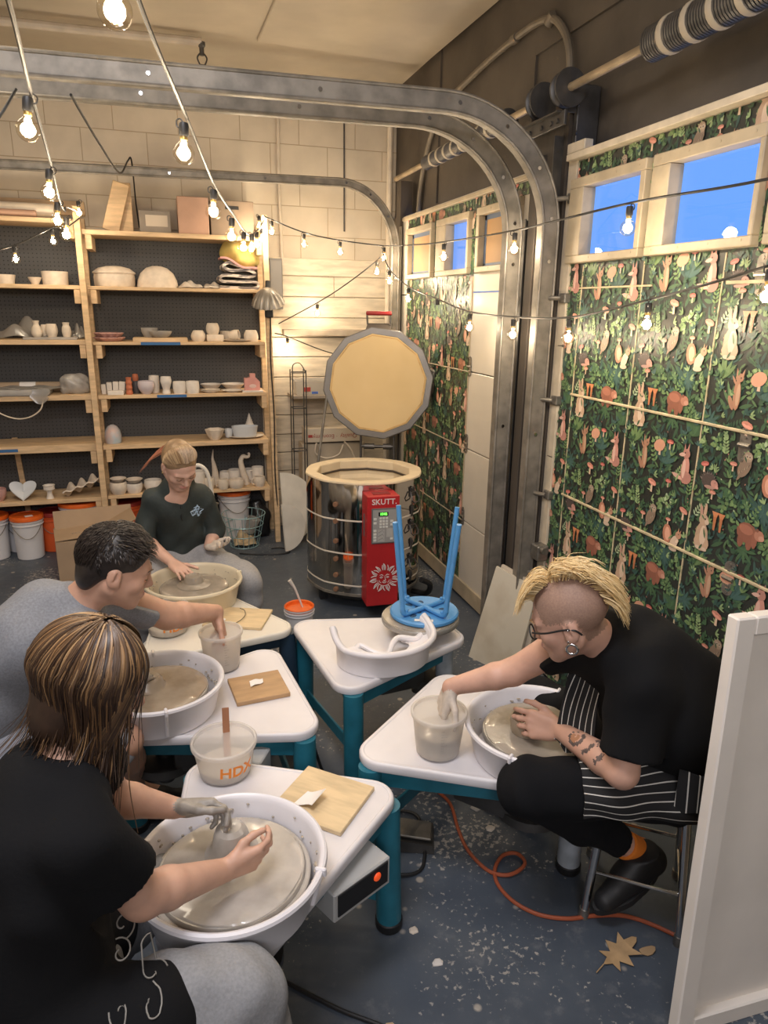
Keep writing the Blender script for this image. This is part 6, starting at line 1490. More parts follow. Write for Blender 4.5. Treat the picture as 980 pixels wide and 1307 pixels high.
SB = [((-.028, 1.268, 2.232), 'very large lit globe bulb cut by the top edge of the picture'), ((.087, 1.923, 2.166), 'lit globe bulb second on the middle string, before the block wall'), ((.195, 2.517, 2.108), 'lit globe bulb third on the middle string, in front of the dark crate'), ((.292, 2.950, 2.072), 'lit globe bulb fourth on the middle string, just below the top shelf board'), ((.398, 3.500, 2.074), 'left bulb of the bright pair above the mustard fabric'), ((.459, 3.700, 2.086), 'right bulb of the bright pair above the mustard fabric'), ((.548, 4.200, 2.144), 'bulb tucked behind the bright pair, left of the shelf post')]
for p, l in SB: bulb(p, l, GB, (.02, -.06), rz=2.6)
cordline('light cord running from overhead to the right shelf post', [(-.02, .9, 2.24), (-.004, 1.35, 2.235), (.095, 1.923, 2.176), (.20, 2.517, 2.118), (.30, 2.95, 2.082), (.40, 3.5, 2.080), (.47, 3.8, 2.092), (.60, 4.5, 2.19), (.715, 5.10, 2.30)])
SCs = [((.678, 5.050, 2.324), 'upper small bulb hanging in front of the right shelf post'), ((.691, 5.050, 2.246), 'lower small bulb hanging in front of the right shelf post'), ((.761, 5.050, 2.294), 'first bulb right of the shelf post on the cord to the corner'), ((.973, 5.020, 2.220), 'second bulb along the cord from shelf post to corner, over the plank wall'), ((1.215, 4.980, 2.176), 'third bulb along the cord from shelf post to corner, over the plank wall'), ((1.512, 4.920, 2.147), 'bulb at the back corner where the cord meets the thin track'),
       ((1.500, 3.778, 2.086), 'lit bulb beside the far door\'s middle blue window'), ((1.500, 2.949, 2.070), 'lit bulb before the brown-covered window by the tracks'), ((1.500, 2.141, 2.081), 'lit bulb hanging in front of the near door\'s left blue window')]
for p, l in SCs: bulb(p, l, GC, (0, 0), rz=p[1]*3)
cordline('light cord from the right shelf post to the back corner', [(.72, 5.09, 2.33), (.761, 5.05, 2.304), (.973, 5.02, 2.230), (1.215, 4.98, 2.186), (1.512, 4.92, 2.157)])
cordline('light cord running along the overhead-door windows to the right edge', [(1.512, 4.92, 2.157), (1.50, 4.3, 2.118), (1.50, 3.778, 2.096), (1.50, 2.949, 2.080), (1.50, 2.141, 2.091), (1.50, 1.57, 2.078), (1.5, .9, 2.10)])
bulb((1.486, 5.000, 2.057), 'small lit bulb just below the corner bulb, left branch', GC); bulb((1.129, 5.350, 1.767), 'lit bulb close to the planks above the grey ledge, glowing on the wall', GC); bulb((.908, 5.400, 1.519), 'lit bulb close to the planks below the grey ledge, near the shelf post', GC)
cordline('light cord slanting down across the planks toward the shelving', [(1.505, 4.93, 2.12), (1.486, 5.0, 2.067), (1.30, 5.2, 1.90), (1.129, 5.35, 1.777), (.86, 5.50, 1.62)])
cordline('light cord behind the kiln lid below the grey ledge', [(.83, 5.50, 1.55), (.908, 5.40, 1.529), (1.20, 5.42, 1.42), (1.45, 5.49, 1.36)])
SF = [((1.500, 4.748, 1.987), 'first bulb on the lower string, by the back corner'), ((1.500, 4.350, 1.868), 'second bulb on the lower string, against the far door wallpaper'), ((1.500, 3.388, 1.726), 'bulb on the lower string at the left of the white door panel'), ((1.500, 2.912, 1.709), 'bulb on the lower string before the white door panel, next to the tracks'), ((1.500, 2.449, 1.715), 'bulb on the lower string just right of the tracks'), ((1.500, 1.987, 1.777), 'bulb on the lower string in the middle of the near wallpaper'), ((1.500, 1.517, 1.859), 'bulb on the lower string cut by the right picture edge')]
for p, l in SF: bulb(p, l, GD, (0, 0), rz=p[1]*2)
obj('light_socket', MB().lathe([(0, 0), (.0095, 0), (.0115, -.004), (.0115, -.030), (.007, -.032), (0, -.022)], 16), M_sock, label='empty black socket without a bulb on the lower string, far door', cat='lamp socket', loc=(1.50, 3.847, 1.80))
cordline('lower light cord along both overhead doors', [(1.505, 4.93, 2.12), (1.50, 4.748, 1.997), (1.50, 4.35, 1.878), (1.50, 3.847, 1.80), (1.50, 3.388, 1.736), (1.50, 2.912, 1.719), (1.50, 2.449, 1.725), (1.50, 1.987, 1.787), (1.50, 1.517, 1.869), (1.5, .9, 2.0)])
# ------------------------------------------------------------------ people
V = lambda *a: Vector(a)
def lerp(a, b, t): return Vector(a)*(1-t)+Vector(b)*t
def frame(fwd, up):
    f = Vector(fwd).normalized(); u = Vector(up); u = (u-f*u.dot(f)).normalized(); l = u.cross(f)   # l = person's left
    return f, u, l
def cols(l, f, u): return [[l[i], f[i], u[i]] for i in range(3)]
def skin_mat(name, c, dirt=None, where=None):
    m = mat(name, c, .48, var=.07, vscale=22, sss=.08); return m
def head_sdf(S, c, fwd, up, s, lipid=1, soft=1.):
    """head about its centre, half the head height above the chin; returns a local->world function"""
    f, u, l = frame(fwd, up); c = Vector(c); M = cols(l, f, u)
    P = lambda x, y, z: c+(l*x+f*y+u*z)*s
    S.ell(P(0, -.014, .032), (.076*s, .095*s, .086*s), M, .02)
    S.ell(P(0, .028, -.028), (.061*s, .062*s, .084*s), M, .03)
    for q in (-1, 1):
        S.cone(P(q*.052, -.002, -.050), P(q*.016, .062, -.094), .022*s, .018*s, .025)
        S.ell(P(q*.037, .056, -.030), (.024*s, .022*s, .022*s), M, .02)
        S.cone(P(q*.006, .084, .014), P(q*.040, .072, .015), .010*s, .009*s, .014)
    S.cone(P(-.010, .066, -.096), P(.010, .066, -.096), .018*s, .018*s, .02)
    for q in (-1, 1): S.cut_ell(P(q*.031, .092, -.004), (.018*s, .013*s, .010*s), M, .010)
    for q in (-1, 1): S.ell(P(q*.031, .074, -.005), (.0140*s, .0125*s, .0105*s), M, .003)
    S.cone(P(0, .086, .004), P(0, .104, -.030), .0075*s, .0105*s, .010)
    S.ell(P(0, .104, -.034), (.0105*s, .0105*s, .0085*s), M, .005)
    for q in (-1, 1): S.ell(P(q*.0105, .094, -.038), (.0075*s, .009*s, .0065*s), M, .005)
    S.ell(P(0, .082, -.066), (.026*s, .015*s, .017*s), M, .012)
    S.ell(P(0, .0935, -.0625), (.020*s, .0065*s, .0045*s), M, .003, lipid)
    S.ell(P(0, .0915, -.0705), (.017*s, .0075*s, .0052*s), M, .003, lipid)
    for q in (-1, 1):
        Me = cols(*(lambda a: (a[0], a[1], a[2]))((l, (f+l*q*-.35).normalized(), u)))
        S.ell(P(q*.077, -.010, -.010), (.008*s, .019*s, .031*s), Me, .006)
        S.ell(P(q*.074, .002, -.028), (.007*s, .010*s, .012*s), M, .006)
        S.cut_ell(P(q*.088, -.006, -.004), (.0095*s, .010*s, .019*s), Me, .003); S.ell(P(q*.083, -.013, -.004), (.0035*s, .004*s, .016*s), Me, .003)
    return P
def hand_sdf(S, wr, fwd, up, thumb, s=1., curls=(.35, .4, .45, .5), spread=.06, th=(.55, .62, -.25), idn=0, tcurl=.35):
    """palm, four unequal bent fingers and a thumb; up = back of the hand, thumb = +1/-1 side (person's-left axis of the frame)"""
    f, u, l = frame(fwd, up); l = l*thumb; w = Vector(wr)
    xs = (.031, .0105, -.0100, -.029); pl = (.086, .090, .085, .075); fl = (.070, .079, .073, .057); rr = (.0088, .0090, .0086, .0078)
    tips = []
    for i in range(4):
        k = w+f*pl[i]*s+l*xs[i]*s
        S.cone(w+f*.012*s+l*xs[i]*.55*s, k, .0155*s, .0118*s, .010, idn)
    S.cone(w+f*.028*s+l*.020*s-u*.006*s, w+f*.060*s+l*.022*s-u*.004*s, .016*s, .013*s, .012, idn)
    S.cone(w+f*.028*s-l*.020*s-u*.004*s, w+f*.062*s-l*.020*s-u*.003*s, .015*s, .012*s, .012, idn)
    for i in range(4):
        k = w+f*pl[i]*s+l*xs[i]*s; c = curls[i] if isinstance(curls, (tuple, list)) else curls
        a = 0; p = k; d0 = (f+l*spread*(1.5-i)).normalized(); r = rr[i]*s
        for seg, cf in ((.46, .8), (.30, 1.15), (.24, .8)):
            a += c*cf; d = d0*math.cos(a)-u*math.sin(a); q = p+d*fl[i]*seg*s; r2 = r*.90
            S.cone(p, q, r, r2, .0035, idn); p = q; r = r2
        tips.append(p)
    b = w+f*.022*s+l*.026*s-u*.004*s; d = (f*th[0]+l*th[1]+u*th[2]).normalized(); p = b; r = .0125*s; ax = (f-d*f.dot(d)).normalized()
    for L, cf in ((.040, 0), (.032, 1.), (.026, 1.)):
        d = (d+ax*tcurl*cf*.9).normalized(); q = p+d*L*s; S.cone(p, q, r, r*.86, .006, idn); p = q; r *= .84
    return tips
def arm_sdf(S, sh, el, wr, s=1., grow=0., idn=0, r=(.047, .040, .036, .0375, .024)):
    mid = lerp(el, wr, .28)
    S.cone(sh, el, r[0]*s+grow, r[2]*s+grow, .02, idn); S.cone(el, mid, r[2]*s+grow, r[3]*s+grow, .015, idn); S.cone(mid, wr, r[3]*s+grow, r[4]*s+grow, .01, idn)
def leg_sdf(S, hip, kn, an, s=1., grow=0., idn=0):
    S.cone(hip, kn, .083*s+grow, .056*s+grow, .03, idn); m = lerp(kn, an, .32); S.cone(kn, m, .054*s+grow, .053*s+grow, .02, idn); S.cone(m, an, .053*s+grow, .034*s+grow, .02, idn)
def torso_sdf(S, pel, ch, nk, l, s=1., grow=0., idn=0, w=1., k=.05):
    """l: direction to the person's left (shoulder line)"""
    pel, ch, nk = Vector(pel), Vector(ch), Vector(nk); l = Vector(l).normalized(); u = (nk-pel).normalized(); l = (l-u*l.dot(u)).normalized(); f = l.cross(u)
    M = cols(l, f, u)
    S.ell(ch+(nk-ch)*.15, (.155*s*w+grow, .105*s*w+grow, .17*s+grow), M, k, idn)
    S.ell(lerp(pel, ch, .45), (.135*s*w+grow, .105*s*w+grow, .15*s+grow), M, k, idn)
    S.ell(pel, (.150*s*w+grow, .115*s*w+grow, .115*s+grow), M, k, idn)
    return f, u, l
def shoe(label_mat, sole_mat, heel, toe, up, s, parent, name='shoe', laces=None):
    f, u, l = frame(Vector(toe)-Vector(heel), up); h = Vector(heel); L = (Vector(toe)-h).length; M = cols(l, f, u)
    P = lambda x, y, z: h+l*x*s+f*y*L+u*z*s
    lo = [min(P(x, y, z)[i] for x in (-.07, .07) for y in (-.2, 1.2) for z in (-.03, .12)) for i in range(3)]; hi = [max(P(x, y, z)[i] for x in (-.07, .07) for y in (-.2, 1.2) for z in (-.03, .12)) for i in range(3)]
    S = SDF(lo, hi, .005)
    S.cone(P(0, .10, .040), P(0, .45, .040), .036*s, .040*s, .02, 0); S.cone(P(0, .45, .036), P(.004, .86, .026), .040*s, .030*s, .02, 0); S.cone(P(0, .14, .045), P(0, .20, .090), .036*s, .034*s, .03, 0); S.cone(P(0, .20, .085), P(0, .55, .052), .030*s, .030*s, .03, 0)
    S.clip(P(0, .17, .100), u); S.clip(P(0, 0, .012), -u)
    off = wloc(parent); o = obj(name, S.mesh(name, label_mat, off), None, parent)
    mb = MB(); pts = []
    for k in range(28):
        a = 2*PI*k/28; y = .5+.52*math.cos(a); wdt = (.038+.006*math.sin(PI*min(1, max(0, y)))) * (1 if .1 < y < .9 else .95)
        pts.append((wdt*math.sin(a)*(1.03 if y > .5 else .95), y))
    mb.loft([[P(x, y, z) for x, y in pts] for z in (-.004, .018)])
    obj('sole', mb.mesh('sole', sole_mat, True, 40, off), None, o)
    return o
def strands(name, guides, m, parent, n=5, off=None):
    """guides: (points, radius, colour) -> one hair mesh of flattened tapering locks"""
    mb = MB()
    for pts, r, c in guides:
        P = spline(pts, 4); k = len(P); i0 = len(mb.f); two = isinstance(c[0], (tuple, list)); mb.col = c[0] if two else c
        mb.tube(P, [r*(1-.75*(i/(k-1))**2) for i in range(k)], n, flat=.5)
        if two:
            for i in range(i0, len(mb.f)-2):
                t = ((i-i0)//n)/(k-1); q = min(1, max(0, (t-.25)/.35)); mb.c[i] = tuple(a*(1-q)+b*q for a, b in zip(c[0], c[1]))
    return obj(name, mb.mesh(name, m, True, 70, wloc(parent)), None, parent)
M_hair_attr = attr_mat('hair_strand', .42, .5)
M_lip = mat('lip_colour', (.46, .20, .17), .45)
M_brow = mat('brow_hair', (.10, .06, .035), .7)
def face_marks(P, parent, s, brow, eye_open=.0):
    """brows and lash lines as fine hair tubes"""
    off = wloc(parent)
    for q in (-1, 1):
        obj('eyebrow', MB().tube(spline([P(q*.014, .0945, .017), P(q*.030, .0930, .0225), P(q*.046, .080, .017)], 5), [.0030*s*(.6+.6*math.sin(PI*min(1, (k+1)/11))) for k in range(11)], 7, flat=.5).mesh('eyebrow', brow, True, 60, off), None, parent)
        obj('eyelash', MB().tube(spline([P(q*.0185, .0835, -.0085), P(q*.025, .0865, -.0115), P(q*.033, .0870, -.0120), P(q*.0445, .0795, -.008)], 5), .0013*s, 6).mesh('eyelash', brow, True, 60, off), None, parent)
def wrinkle(a, fx, fy, fz, ph=0.): return lambda X, Y, Z: a*np.sin(fx*X+fy*Y+fz*Z+ph+1.3*np.sin(.55*fx*Y+.4*fy*Z-.3*fz*X))
def add_warp(S, *fns):
    S.warp(lambda X, Y, Z: sum(fn(X, Y, Z) for fn in fns)); return S
H_BODY = .0042
def person(label, loc): return thing('person', label, 'person', loc)
def body_obj(S, p, mats): return obj('body', S.mesh('body', mats, wloc(p)), None, p)
def cloth(name, S, m, p, label=None): return obj(name, S.mesh(name, m, wloc(p)), None, p, label)

# ---- 1: foreground, seen from behind: black tee, grey sweatpants, streaked brown hair
p1 = person('person in black T-shirt with long streaked brown hair, hands over the foreground wheel', (-.30, 1.13, 0))
SK1 = skin_mat('skin_light', (.56, .33, .235)); M_mud = mat('clay_coated_skin', (.30, .27, .235), .4, var=.15, vscale=40)
hd, nk, ch, pe = V(-.165, 1.265, 1.075), V(-.245, 1.215, .945), V(-.275, 1.17, .79), V(-.30, 1.13, .525)
sR, eR, wR = V(-.185, 1.075, .885), V(-.105, 1.135, .69), V(.050, 1.262, .592)
sL, eL, wL = V(-.215, 1.37, .885), V(-.17, 1.425, .70), V(-.045, 1.43, .640)
hR, kR, aR = V(-.24, 1.03, .50), V(.055, 1.07, .478), V(.09, 1.02, .09); hL, kL, aL = V(-.27, 1.24, .50), V(-.01, 1.53, .40), V(.0, 1.60, .09)
ll = (sL-sR)
S = SDF((-.52, .86, .0), (.22, 1.72, 1.24), H_BODY)
torso_sdf(S, pe, ch, nk, ll, .90); S.cone(nk-V(0, 0, .04), hd-V(.02, .01, .05), .052, .050, .03)
S.cone(nk-V(0, 0, .05), sR, .05, .045, .04); S.cone(nk-V(0, 0, .05), sL, .05, .045, .04)
arm_sdf(S, sR, eR, wR, 1.0, r=(.048, .04, .040, .0395, .0245)); arm_sdf(S, sL, eL, wL, 1.0)
leg_sdf(S, hR, kR, aR, .9); leg_sdf(S, hL, kL, aL, .9)
HP1 = head_sdf(S, hd, (.93, .18, -.38), (.3, 0, 1), .93)
hand_sdf(S, wR, (.93, .20, .02), (.05, -.93, -.25), 1, .88, (.55, .62, .65, .7), .03, (.75, .35, -.45))
hand_sdf(S, wL, (.96, -.10, -.05), (.1, .75, .65), -1, .98, (.62, .72, .78, .85), .03, (.8, .4, -.3), idn=2)
body_obj(S, p1, [SK1, M_lip, M_mud])
T1 = mat('black_cotton', (.0042, .0043, .0052), .9, spec=.25, bump=.1, bscale=120); SP1 = mat('heather_grey_fleece', (.25, .252, .26), .92, var=.09, vscale=160, bump=.12, bscale=200)
S = SDF((-.62, .80, .28), (.16, 1.56, 1.02), .006)
torso_sdf(S, pe-V(0, 0, .0), ch, nk-V(0, 0, .02), ll, .96, .018, w=1.08); S.ell(lerp(pe, ch, .5)-V(.07, 0, 0), (.13, .16, .20), None, .06)
S.cone(nk-V(0, 0, .045), sR, .055, .060, .05); S.cone(nk-V(0, 0, .045), sL, .055, .058, .05)
S.cone(sR, lerp(sR, eR, .66), .061, .068, .03); S.cone(sL, lerp(sL, eL, .60), .060, .064, .03)
d = (eR-sR).normalized(); 
S2p = lerp(sR, eR, .50)
add_warp(S, wrinkle(.005, 12, 30, 22), wrinkle(.003, 40, -25, 33, 2))
S.F = np.maximum(S.F, -1e9)
# hem over the lap and skirt of the tee falling past the hips
S.cone(pe+V(-.02, -.10, -.03), pe+V(.19, -.10, -.012), .104, .100, .05); S.cone(pe+V(.0, -.16, -.03), pe+V(.13, -.17, -.07), .075, .062, .05); S.cone(pe+V(.03, -.16, -.08), pe+V(.20, -.15, -.10), .090, .080, .05); S.cone(pe+V(-.02, .10, -.03), pe+V(.10, .12, -.01), .085, .070, .05); S.cone(pe+V(-.1, -.06, -.06), pe+V(-.1, .08, -.06), .10, .10, .06)
S.clip(nk+V(0, 0, .034), (.25, .05, 1)); 
def cut_sleeve(S, a, b, t, rad):
    """trim only near the sleeve: remove everything past t along a->b within rad of the arm axis"""
    a, b = npv(a), npv(b); ab = b-a; L = np.linalg.norm(ab); n = ab/L
    X = S.ax[0][:, None, None]-a[0]; Y = S.ax[1][None, :, None]-a[1]; Z = S.ax[2][None, None, :]-a[2]
    al = X*n[0]+Y*n[1]+Z*n[2]; d2 = np.sqrt(np.maximum(X*X+Y*Y+Z*Z-al*al, 0))
    reg = np.maximum(d2-rad, t*L-al)      # inside = region to remove
    S.F = np.maximum(S.F, -reg)
cut_sleeve(S, sR, eR, .60, .085); cut_sleeve(S, sL, eL, .56, .085)
DS1 = S; shirt1 = cloth('t_shirt', S, T1, p1, 'black T-shirt')
S = SDF((-.5, .82, .04), (.26, 1.75, .68), .006)
S.ell(pe-V(0, 0, .01), (.15, .165, .12), None, .05); leg_sdf(S, hR, kR, V(.10, 1.03, .10), .9, .026); leg_sdf(S, hL, kL, V(.0, 1.6, .10), .9, .022)
S.cone(kR-V(0, 0, .02), V(.11, 1.03, .12), .078, .072, .04); S.cone(hR+V(.05, 0, .01), kR+V(-.03, 0, .005), .098, .078, .04)
add_warp(S, wrinkle(.0045, 28, 14, 26), wrinkle(.0025, 50, 30, -44, 1)); S.clip((0, 0, .10), (0, 0, -1))
cloth('sweatpants', S, SP1, p1, 'light grey sweatpants')
M_shoe = mat('black_shoe', (.012, .012, .013), .55); M_sole = mat('black_sole', (.02, .02, .021), .6)
shoe(M_shoe, M_sole, (.03, 1.02, .015), (.25, 1.03, .012), (0, 0, 1), .9, p1); shoe(M_shoe, M_sole, (-.05, 1.60, .015), (.17, 1.62, .012), (0, 0, 1), .9, p1)
# embroidered scrolls on the tee's hem
M_thread = mat('silver_thread', (.24, .225, .20), .6)
def first_hit(D, x, z):
    i = int(round((x-D.lo[0])/D.h)); k = int(round((z-D.lo[1])/D.h)); c = D.F[i, k, :]; j = len(c)-1-int(np.argmax(c[::-1] < 0)); return V(x, z, min(float(D.lo[2]+j*D.h), .66)+.005) if (c < 0).any() else None
for (x, z, r, a0, turn) in ((-.140, 1.105, .024, -1.3, 6.4), (-.142, 1.045, .022, 2.0, -6.2), (-.092, 1.040, .026, .3, 6.0), (-.095, .985, .022, 1.4, -5.5), (-.145, .985, .018, 3., 6.)):
    pts = []
    for k in range(24):
        t = k/23; rr = r*(1.25-1.05*t); q = first_hit(DS1, x+rr*.8*math.cos(a0+turn*t), z+rr*1.2*math.sin(a0+turn*t))
        if q is not None: pts.append(q)
    if len(pts) > 6: obj('embroidery', MB().tube(pts, .0015, 6).mesh('embroidery', M_thread, True, 60, wloc(p1)), None, shirt1)
# long hair in layered locks
R = random.Random(5); G = []
BR1, BR2, BL1, BL2 = (.050, .026, .015), (.085, .044, .023), (.30, .165, .070), (.42, .25, .11)
f, u, l = frame((.93, .18, -.38), (.3, 0, 1)); s = .93
S = SDF(hd-V(.2, .2, .2), hd+V(.2, .2, .2), .006); M = cols(l, f, u); S.ell(hd+(f*-.016+u*.036)*s, (.084*s, .103*s, .092*s), M, .02); S.ell(hd+(f*-.045-u*.055)*s, (.076*s, .058*s, .085*s), M, .04)
S.clip(hd+f*.055-u*.03, f*.9-u*.45); hb = cloth('hair', S, mat('dark_brown_hair', (.045, .024, .014), .5, var=.2, vscale=30), p1)
def scalp(ph, az, k=1.0):
    d = u*math.cos(ph)+(-f*math.cos(az)+l*math.sin(az))*math.sin(ph)
    return hd+f*-.016*s+u*.036*s+(f*d.dot(f)*.106+l*d.dot(l)*.088+u*d.dot(u)*.096)*s*k, d
whorl_tilt = .25
for i in range(1500):
    az = R.uniform(-2.75, 2.75); p0 = math.acos(1-R.random()*.95)*.95; layer = 1.015+.085*(1-p0/1.6)*R.uniform(.6, 1)
    back = math.cos(az); end = 1.75 if abs(az) < 1.7 else 1.75-.25*(abs(az)-1.7)
    if abs(az) > 2.1 and p0 > .55: continue
    pts = []; n = 4
    for k in range(n+1):
        ph = p0*.9+(end-p0*.9)*k/n; pt, d = scalp(ph, az+R.gauss(0, .015), layer+.02*k/n); pts.append(pt)
    L = (.19 if abs(az) > 1.3 else .25)+.13*R.random()
    if p0 < .5: L *= .62
    p = pts[-1]; outd = (-f*math.cos(az)+l*math.sin(az)); outd = V(outd.x, outd.y, 0).normalized()
    sweep = V(-.055, -.008, 0)*R.uniform(.4, 1.3)+outd*.012*R.uniform(-.6, 1.4)
    for k in (1, 2, 3):
        t = k/3; pts.append(p-V(0, 0, L*t)+sweep*t*t*1.2-outd*.020*math.sin(PI*t)*.8+V(R.gauss(0, .004), R.gauss(0, .004), 0)*t)
    hi = R.random(); dk = R.choice([(.030, .016, .010), (.042, .023, .014), (.058, .032, .019), (.024, .013, .009)])
    c = (R.choice([(.24, .13, .055), (.33, .19, .085), (.40, .25, .12)]), R.choice([dk, (.13, .07, .032)])) if hi < .30 else ((.10, .055, .028), dk) if hi < .7 else (dk, dk)
    if hi > .94: c = ((.12, .065, .03), (.27, .155, .07))
    G.append((pts, R.uniform(.0016, .0031), c))
for i in range(70):      # longer face-framing locks at each cheek
    sg = -1 if i % 3 else 1; b = R.uniform(.0, .05)
    G.append(([scalp(.35, PI*.5*sg+sg*.9, 1.08)[0], scalp(.9, sg*(PI*.5+.75+b*5), 1.07)[0], scalp(1.5, sg*(PI*.5+.6+b*5), 1.07)[0], hd+(-u*.075+f*(.022+b*.7)+l*sg*.084)*s, hd+(-u*.135+f*(.010+b*.5)+l*sg*(.074+R.uniform(-.01, .01)))*s, hd+(-u*.175+f*-.01+l*sg*.07)*s-V(0, 0, .04*R.random())], R.uniform(.0018, .0032), R.choice([((.20, .11, .05), (.05, .028, .016)), ((.32, .19, .085), (.08, .045, .022)), ((.06, .034, .02), (.04, .022, .014))])))
strands('hair_locks', G, M_hair_attr, p1)
st1 = thing('stool', 'low stool hidden under the person in the black T-shirt, foreground', 'stool', (-.30, 1.12, 0))
obj('seat', MB().lathe([(0, .385), (.150, .385), (.160, .395), (.160, .410), (.150, .418), (0, .420)], 36), M_black, st1)
for k in range(4):
    a = PI/4+k*PI/2; obj('leg', MB().tube([(.16*math.cos(a), .16*math.sin(a), 0), (.11*math.cos(a), .11*math.sin(a), .386)], .012, 12), M_chrome, st1)

# ---- 2: boy in grey T-shirt reaching into the tub
p2 = person('boy with short dark hair in a heather grey T-shirt, reaching into a cloudy tub', (-.58, 2.06, 0))
SK2 = skin_mat('skin_boy', (.54, .31, .215))
hd, nk, ch, pe = V(-.165, 2.0, 1.035), V(-.285, 2.03, .925), V(-.42, 2.04, .80), V(-.60, 2.07, .55)
sL, eL, wL = V(-.205, 2.16, .875), V(-.045, 2.275, .745), V(.122, 2.428, .672); sR, eR, wR = V(-.255, 1.90, .865), V(-.235, 1.94, .64), V(-.175, 2.13, .600)
hR, kR, aR = V(-.53, 1.97, .50), V(-.19, 1.99, .475), V(-.195, 2.24, .11); hL, kL, aL = V(-.55, 2.20, .50), V(-.22, 2.40, .46), V(-.23, 2.46, .11)
S = SDF((-.84, 1.70, .02), (.20, 2.62, 1.22), .0046); fh = (.93, .12, -.36)
torso_sdf(S, pe, ch, nk, sL-sR, .95); S.cone(nk-V(.03, 0, .03), hd-V(.035, 0, .04), .056, .052, .03); S.cone(nk-V(.02, 0, .04), sL, .055, .05, .04); S.cone(nk-V(.02, 0, .04), sR, .055, .05, .04)
arm_sdf(S, sL, eL, wL, 1.05, r=(.052, .046, .043, .043, .027)); arm_sdf(S, sR, eR, wR, 1.05); leg_sdf(S, hR, kR, aR, .92); leg_sdf(S, hL, kL, aL, .92)
HP2 = head_sdf(S, hd, fh, (.32, 0, 1), .98)
hand_sdf(S, wL, (.16, .06, -.98), (.90, .30, .25), -1, .95, (.30, .35, .4, .45)); hand_sdf(S, wR, (.55, .75, -.22), (-.1, -.2, .97), 1, .92, (.35, .4, .45, .5), idn=2)
S.cone(aR, aR+V(.10, .02, -.055), .034, .03, .03); S.cone(aL, aL+V(.1, .02, -.055), .034, .03, .03)
b2 = body_obj(S, p2, [SK2, M_lip, M_mud]); face_marks(HP2, b2, .98, M_brow)
T2m = mat('heather_grey_cotton', (.205, .212, .232), .9, var=.13, vscale=170, bump=.08, bscale=120); P2m = mat('grey_shorts', (.235, .245, .275), .85, var=.08, vscale=8, bump=.1, bscale=60)
S = SDF((-.86, 1.70, .44), (.12, 2.42, 1.06), .006)
torso_sdf(S, pe+V(.02, 0, .02), ch+V(-.015, 0, .01), nk-V(.02, 0, .02), sL-sR, 1.0, .018, w=1.06); S.cone(nk-V(.02, 0, .035), sL, .062, .062, .05); S.cone(nk-V(.02, 0, .035), sR, .062, .062, .05)
S.cone(sL, lerp(sL, eL, .80), .066, .066, .03); S.cone(sR, lerp(sR, eR, .62), .062, .066, .03)
add_warp(S, wrinkle(.004, 30, 8, 18), wrinkle(.0028, -26, 22, 40, 1)); cut_sleeve(S, sL, eL, .66, .09); cut_sleeve(S, sR, eR, .55, .09)
f, u, l = frame(fh, (.32, 0, 1)); S.cone(nk+V(-.03, 0, -.03), nk+V(.005, 0, .0), .066, .060, .03); S.clip(nk+V(.028, 0, .022), (.62, 0, .78))
sh2 = cloth('t_shirt', S, T2m, p2, 'heather grey T-shirt')
S = SDF((-.84, 1.78, .26), (.02, 2.56, .74), .006); S.ell(pe, (.15, .17, .125), None, .05); S.cone(hR, kR+V(-.05, 0, 0), .102, .084, .04); S.cone(hL, kL+V(-.05, 0, 0), .100, .082, .04)
S.warp(lambda X, Y, Z: .009*np.sin(60*Z+16*X+4*np.sin(8*Y))+.004*np.sin(34*X-30*Z)); cloth('shorts', S, P2m, p2, 'grey shorts gathered in folds at the hip')
mb = MB(); mb.tube(spline([(-.29, 2.155, .872), (-.255, 2.12, .862), (-.24, 2.08, .858)], 4), .004, 5)
for a, b in ((aR, (.27, .02)), (aL, (.26, .03))):
    s_ = shoe(M_shoe, mat('grey_sole', (.06, .06, .065), .6) if a is aR else M_sole, (a.x-.055, a.y, .014), (a.x+.20, a.y+.02, .012), (0, 0, 1), .98, p2)
mbl = MB()
for k in range(4): mbl.tube(spline([V(aR.x+.035+.028*k, aR.y-.025, .085-.010*k), V(aR.x+.040+.028*k, aR.y, .100-.012*k), V(aR.x+.035+.028*k, aR.y+.030, .085-.010*k)], 4), .0028, 5)
mbl.tube(spline([V(aR.x+.02, aR.y, .10), V(aR.x+.03, aR.y-.035, .11), V(aR.x+.07, aR.y-.05, .07), V(aR.x+.10, aR.y-.055, .02)], 5), .0028, 5)
obj('shoelace', mbl.mesh('shoelace', M_black, True, 60, wloc(p2)), None, s_)
